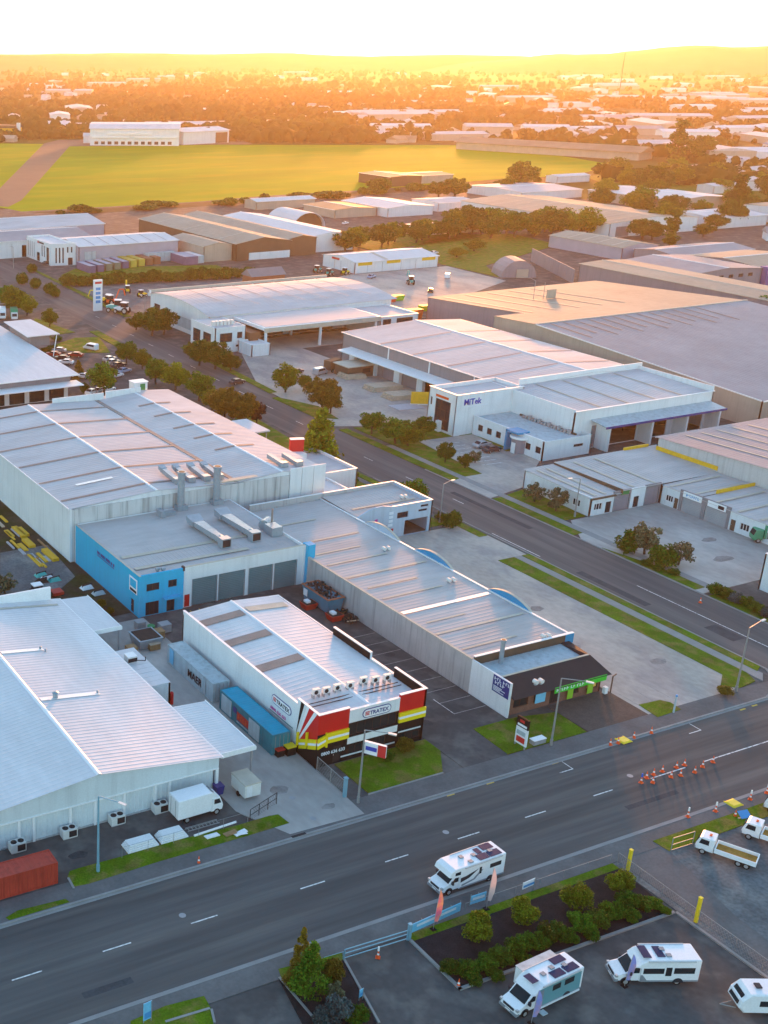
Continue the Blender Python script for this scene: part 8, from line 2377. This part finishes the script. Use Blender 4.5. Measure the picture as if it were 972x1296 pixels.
# belt of trees above the workshop
for k in range(13):
    x, y = 318 + k * 7.2, 428 + (k % 3) * 3.5 + k * 1.2
    plant(('dark', 'round2', 'dark')[k % 3], (x, y), rnd.uniform(5.2, 6.8), rnd.uniform(8, 11), 'dense tree in the belt behind the workshop, %s from the left' % ordn[k], 'belt of trees behind the workshop')
for k in range(12):
    x, y = 402 + (k % 6) * 9.5 + rnd.uniform(-2, 2), 432 + (k // 6) * 14 - (k % 6) * 2
    plant(('dark', 'round', 'round2')[k % 3], (x, y), rnd.uniform(6, 8), rnd.uniform(9, 12.5), 'dense tree in the clump right of centre, %s counted from the left' % ordn[k], 'clump of trees right of centre')
for k, (key, px, r, h, nm) in enumerate((('dark', (562.92, 586.47), 10, 17, 'big round dark tree on the airfield edge'), ('dark', (545.43, 579.72), 5, 8, 'smaller tree left of the big round airfield tree'), ('dark', (497.16, 569.18), 9, 11, 'dark tree before the flat brown shed, right'), ('dark', (488.77, 572.97), 8, 9, 'dark tree before the flat brown shed, middle'), ('dark', (470.28, 604.18), 8, 9, 'dark tree before the brown annex'),
                                         ('dark', (425.69, 476.81), 7, 9, 'dark tree by the sunlit shed, right'), ('dark', (417.32, 477.40), 6, 7, 'dark tree by the sunlit shed, left'), ('column', (455.31, 381.26), 4.0, 15, 'dark columnar tree beside the broad hall'), ('column', (797.56, 674.75), 8, 30, 'tall dark tree on the right skyline'), ('dark', (831.95, 681.94), 11, 20, 'big round dark tree right of the tall one'),
                                         ('dark', (461.50, 401.83), 8, 9, 'round dark tree before the broad hall'), ('dark', (463.75, 398.13), 6, 8, 'second round dark tree before the broad hall'), ('column', (568.05, 439.12), 6, 20, 'dark pointed tree at the right side yard'), ('dark', (540.01, 418.79), 8, 10, 'dark tree below the pointed one'), ('dark', (520.88, 412.03), 6, 7, 'dark bush row on the right side, upper'), ('dark', (493.32, 395.63), 5, 6, 'dark bush row on the right side, lower'),
                                         ('dark', (619.02, 536.97), 12, 16, 'dark spreading tree behind the white works'), ('dark', (633.22, 564.76), 9, 11, 'dark tree left of the spreading one'), ('round2', (368.37, 405.88), 4.5, 5, 'bush on the lawn right of the workshop'), ('round2', (350.19, 395.60), 4, 4, 'bush at the machinery yard edge'), ('round', (354.71, 257.49), 6, 8, 'tree cut by the right edge beyond the mauve shed'))):
    plant(key, px, r, h, nm)
for k in range(7):
    x, y = (336.81, 310.70)
    plant('round', (x + k * 1.2, y - k * 7.5), 2.2, 4.0, 'green tree in the row beside the mauve shed, %s from the left' % ordn[k], 'row of trees beside the mauve shed')
# shrubs along the airfield road
for k in range(26):
    t_ = k / 25
    x, y = 262 + 330 * (t_ + .03 * sin(k * 2.3)) + rnd.uniform(-8, 8), 594 + 22 * t_ + rnd.uniform(-12, 10)
    plant('bush', (x, y), rnd.uniform(2.2, 8.5), rnd.uniform(1.8, 5.0), 'dark bush on the near edge of the airfield', 'bushes on the near edge of the airfield')
# right middle: suburb trees one can tell apart
for k in range(40):
    a = radians(rnd.uniform(47, 56))
    r = rnd.uniform(640, 960)
    plant(('dark', 'round', 'round2')[k % 3], (r * sin(a), r * cos(a)), rnd.uniform(5, 9), rnd.uniform(7, 13), 'dark tree among the houses on the right', 'trees among the houses on the right')

# ---- the far suburb: one mass of tree crowns, houses and sheds showing between them
rg = np.random.default_rng(41)
cen, rad = [], []


def in_field(x, y):
    return (150 < x < 815 and 600 < y < 1095 and y < 1190 - .55 * (x - 150) + 80 and not (x > 760 and y > 900))


while len(cen) < 13000:
    u = rg.uniform(0, 1)
    r = 1 / (1 / 880. * (1 - u) + 1 / 5400. * u)
    az = radians(rg.uniform(14, 60))
    x, y = r * sin(az), r * cos(az)
    if in_field(x, y) or (x < 560 and y < 1120 and x > 430) or (r < 1300 and az > radians(40) and rg.uniform() < .6):
        continue
    belt = sin(x * .013 + 1 + 2 * sin(y * .004)) * sin(y * .0093 + 2 * sin(x * .003))
    if (belt > .2 and rg.uniform() < .8) or (az > radians(41) and rg.uniform() < .35):
        continue
    s = rg.uniform(2.4, 5.8) * (1.35 if belt < -.3 else 1) * (1 + r / 9000) * (.85 if az > radians(41) else 1)
    for k in range(1 if r > 2600 else 2):
        cen.append((x + rg.normal() * s * .6, y + rg.normal() * s * .6, s * rg.uniform(.5, .95)))
        rad.append(s * rg.uniform(.65, 1.0))
cen, rad = np.array(cen), np.array(rad)
dist = np.hypot(cen[:, 0], cen[:, 1])


def lump_mesh(name, c, r, sub, m, seed):
    """one uneven solid lump per crown, all in one mesh"""
    import bmesh
    rg_ = np.random.default_rng(seed)
    bm = bmesh.new()
    bmesh.ops.create_icosphere(bm, subdivisions=sub, radius=1)
    v0 = np.array([v.co[:] for v in bm.verts])
    f0 = np.array([[v.index for v in f.verts] for f in bm.faces], dtype=np.int32)
    bm.free()
    n, k, q = len(c), len(v0), len(f0)
    sc3 = rg_.uniform(.75, 1.25, (n, 1, 3)) * r[:, None, None]
    v = v0[None] * sc3 * rg_.uniform(.72, 1.2, (n, k, 1)) + c[:, None, :]
    v[..., 2] = np.maximum(v[..., 2], 0)
    f = (f0[None] + (np.arange(n, dtype=np.int32) * k)[:, None, None]).reshape(-1)
    me = bpy.data.meshes.new(name)
    me.vertices.add(n * k)
    me.vertices.foreach_set('co', v.reshape(-1).astype(np.float32))
    me.loops.add(len(f))
    me.loops.foreach_set('vertex_index', f)
    me.polygons.add(n * q)
    me.polygons.foreach_set('loop_start', np.arange(0, 3 * n * q, 3, dtype=np.int32))
    me.update(calc_edges=True)
    me.materials.append(MATS[m])
    return me


near = dist < 1900
o = bpy.data.objects.new('suburb_trees', lump_mesh('suburb_trees', cen[near], rad[near], 2, 'leaf_far', 5))
C.objects.link(o)
tag(o, 'dark mass of garden trees in the suburb beyond the airfield', 'trees', kind='stuff')
o = bpy.data.objects.new('suburb_leaves', leaf_mesh('suburb_leaves', cen[near], rad[near] * 1.12, 22, .75, 'leaf_far', 6))
C.objects.link(o)
tag(o, 'ragged leafy edges of the suburb trees', 'trees', kind='stuff')
o = bpy.data.objects.new('distant_trees', lump_mesh('distant_trees', cen[~near], rad[~near] * 1.15, 1, 'leaf_far', 7))
C.objects.link(o)
tag(o, 'hazy distant trees reaching to the horizon', 'trees', kind='stuff')


def make_house(L_, w_, h_, rise, wm, rm):
    c = thing('far_house', '', 'house', (0, 0, 0), rz=0.)
    MB().box(-L_ / 2, -w_ / 2, 0, L_ / 2, w_ / 2, h_).build('wall', wm, c)
    MB().extrude([(-L_ / 2 - .5, -w_ / 2 - .6, h_), (-L_ / 2 - .5, w_ / 2 + .6, h_), (-L_ / 2 - .5, 0, h_ + rise)], (L_ + 1, 0, 0)).build('roof', rm, c)
    return c


HP = [(make_house(16, 10, 3.4, 2.4, 'wall_white', 'roof_mid'), [], 1), (make_house(20, 11, 3.4, 2.6, 'wall_beige', 'roof_rust'), [], 1), (make_house(14, 10, 5.4, 2.2, 'wall_white', 'roof_zinc'), [], 1), (make_house(18, 12, 3.2, 2.8, 'wall_beige', 'roof_tan'), [], 1),
      (make_house(60, 24, 7, 2.0, 'wall_white', 'roof_white'), [], 2), (make_house(90, 34, 8, 2.4, 'wall_beige', 'roof_zinc'), [], 2)]
HP[4][0].name = HP[5][0].name = 'far_shed'
HP[4][0]['category'] = HP[5][0]['category'] = 'shed'
k = 0
hl = ('grey-roofed house among the trees beyond the airfield', 'brown-roofed house among the trees beyond the airfield', 'two-storey pale house among the trees beyond the airfield', 'tan-roofed house among the trees beyond the airfield', 'long white shed among the distant trees', 'very long pale shed among the distant trees')
while k < 290:
    u = rg.uniform(0, 1)
    big = k % 5 == 4
    r = 1 / (1 / 900. * (1 - u) + 1 / (5000. if big else 3200.) * u) if not big else rg.uniform(1300, 4900)
    az = radians(rg.uniform(19.5, 54.5))
    x, y = r * sin(az), r * cos(az)
    if in_field(x, y) or (430 < x < 640 and y < 1130):
        continue
    i = (4 + (k // 5) % 2) if big else k % 4
    place(HP[i][0], HP[i][1], (x, y, 0), rg.uniform(0, 6.28) if not big else az * 0 + rg.choice([-.25, -.55, 1.2]), hl[i], ('far houses', 'far sheds')[big])
    k += 1
for k in range(42):
    az, r = radians(rg.uniform(40, 54)), rg.uniform(880, 3000)
    x, y = r * sin(az), r * cos(az)
    if in_field(x, y):
        continue
    i = 4 + k % 2
    place(HP[i][0], HP[i][1], (x, y, 0), rg.choice([-.3, -.6, 1.1]), ('long white shed of the far right works', 'very long pale shed of the far right works')[k % 2], 'sheds of the far right works area', (rg.uniform(.5, 1.0), rg.uniform(.6, 1.1), rg.uniform(.7, 1.1)))
# nearer houses and sheds on the right, between the airfield and the right edge
for k in range(34):
    a = radians(rnd.uniform(46.5, 54.5))
    r = rnd.uniform(600, 980)
    x, y = r * sin(a), r * cos(a)
    if x < 700 and 380 < y < 700 and x < 690:
        continue
    i = k % 4
    place(HP[i][0], HP[i][1], (x, y, 0), rnd.uniform(0, 6.28), ('grey-roofed', 'brown-roofed', 'pale two-storey', 'tan-roofed')[i] + ' house in the near suburb on the right', 'houses in the near suburb on the right')
for k, (px, L_, lab) in enumerate((((900.91, 780.71), 70, 'long pale shed with white roof line beyond the houses, right'), ((1124.80, 909.98), 40, 'bright white-roofed shed right of the tall dark tree'), ((1047.50, 944.91), 55, 'long grey shed left of the tall dark tree'), ((1232.24, 1241.65), 45, 'pale shed in the sun glow, right of centre'), ((888.25, 696.63), 50, 'pale low warehouse on the right behind the round tree'), ((1196.51, 1116.88), 90, 'very long white-ridged shed before the mast'), ((544.81, 1290.57), 40, 'pale shed behind the yellow terminal'), ((771.74, 1188.03), 36, 'pale shed in the trees behind the hangar'), ((1931.86, 1616.26), 120, 'long pale roof on the far right plain'))):
    c = thing('plain_shed', lab, 'shed', (px[0], px[1], 0), rz=-.45 if k not in (1,) else .3)
    MB().box(-L_ / 2, -10, 0, L_ / 2, 10, 6).build('wall', ('wall_beige', 'wall_white')[k % 2], c)
    MB().extrude([(-L_ / 2 - .5, -10.8, 6), (-L_ / 2 - .5, 10.8, 6), (-L_ / 2 - .5, 0, 8.6)], (L_ + 1, 0, 0)).build('roof', ('roof_zinc', 'roof_white', 'roof_mid')[k % 3], c)

byl = {}
for o in C.objects:
    if o.parent is None and o.get('label'):
        byl.setdefault(o['label'], []).append(o)
for lab, objs in byl.items():
    if len(objs) > 1:
        relabel(objs, lab + ', %s such from the left')

# ================================================================== evening haze: one closed box of even, pale air
hz = MB().box(-7000, -7000, -2, 7000, 7000, 165).build('haze', [])
hm = bpy.data.materials.new('haze')
hm.use_nodes = True
t = hm.node_tree
t.nodes.remove(t.nodes['Principled BSDF'])
pv = t.nodes.new('ShaderNodeVolumePrincipled')
pv.inputs['Density'].default_value = HAZE_DENSITY
pv.inputs['Anisotropy'].default_value = HAZE_ANISO
pv.inputs['Color'].default_value = (.96, .77, .55, 1)
t.links.new(pv.outputs[0], t.nodes['Material Output'].inputs['Volume'])
hz.data.materials.append(hm)
tag(hz, kind='stuff')
for o in bpy.data.objects:
    if '_local' in o:
        del o['_local']
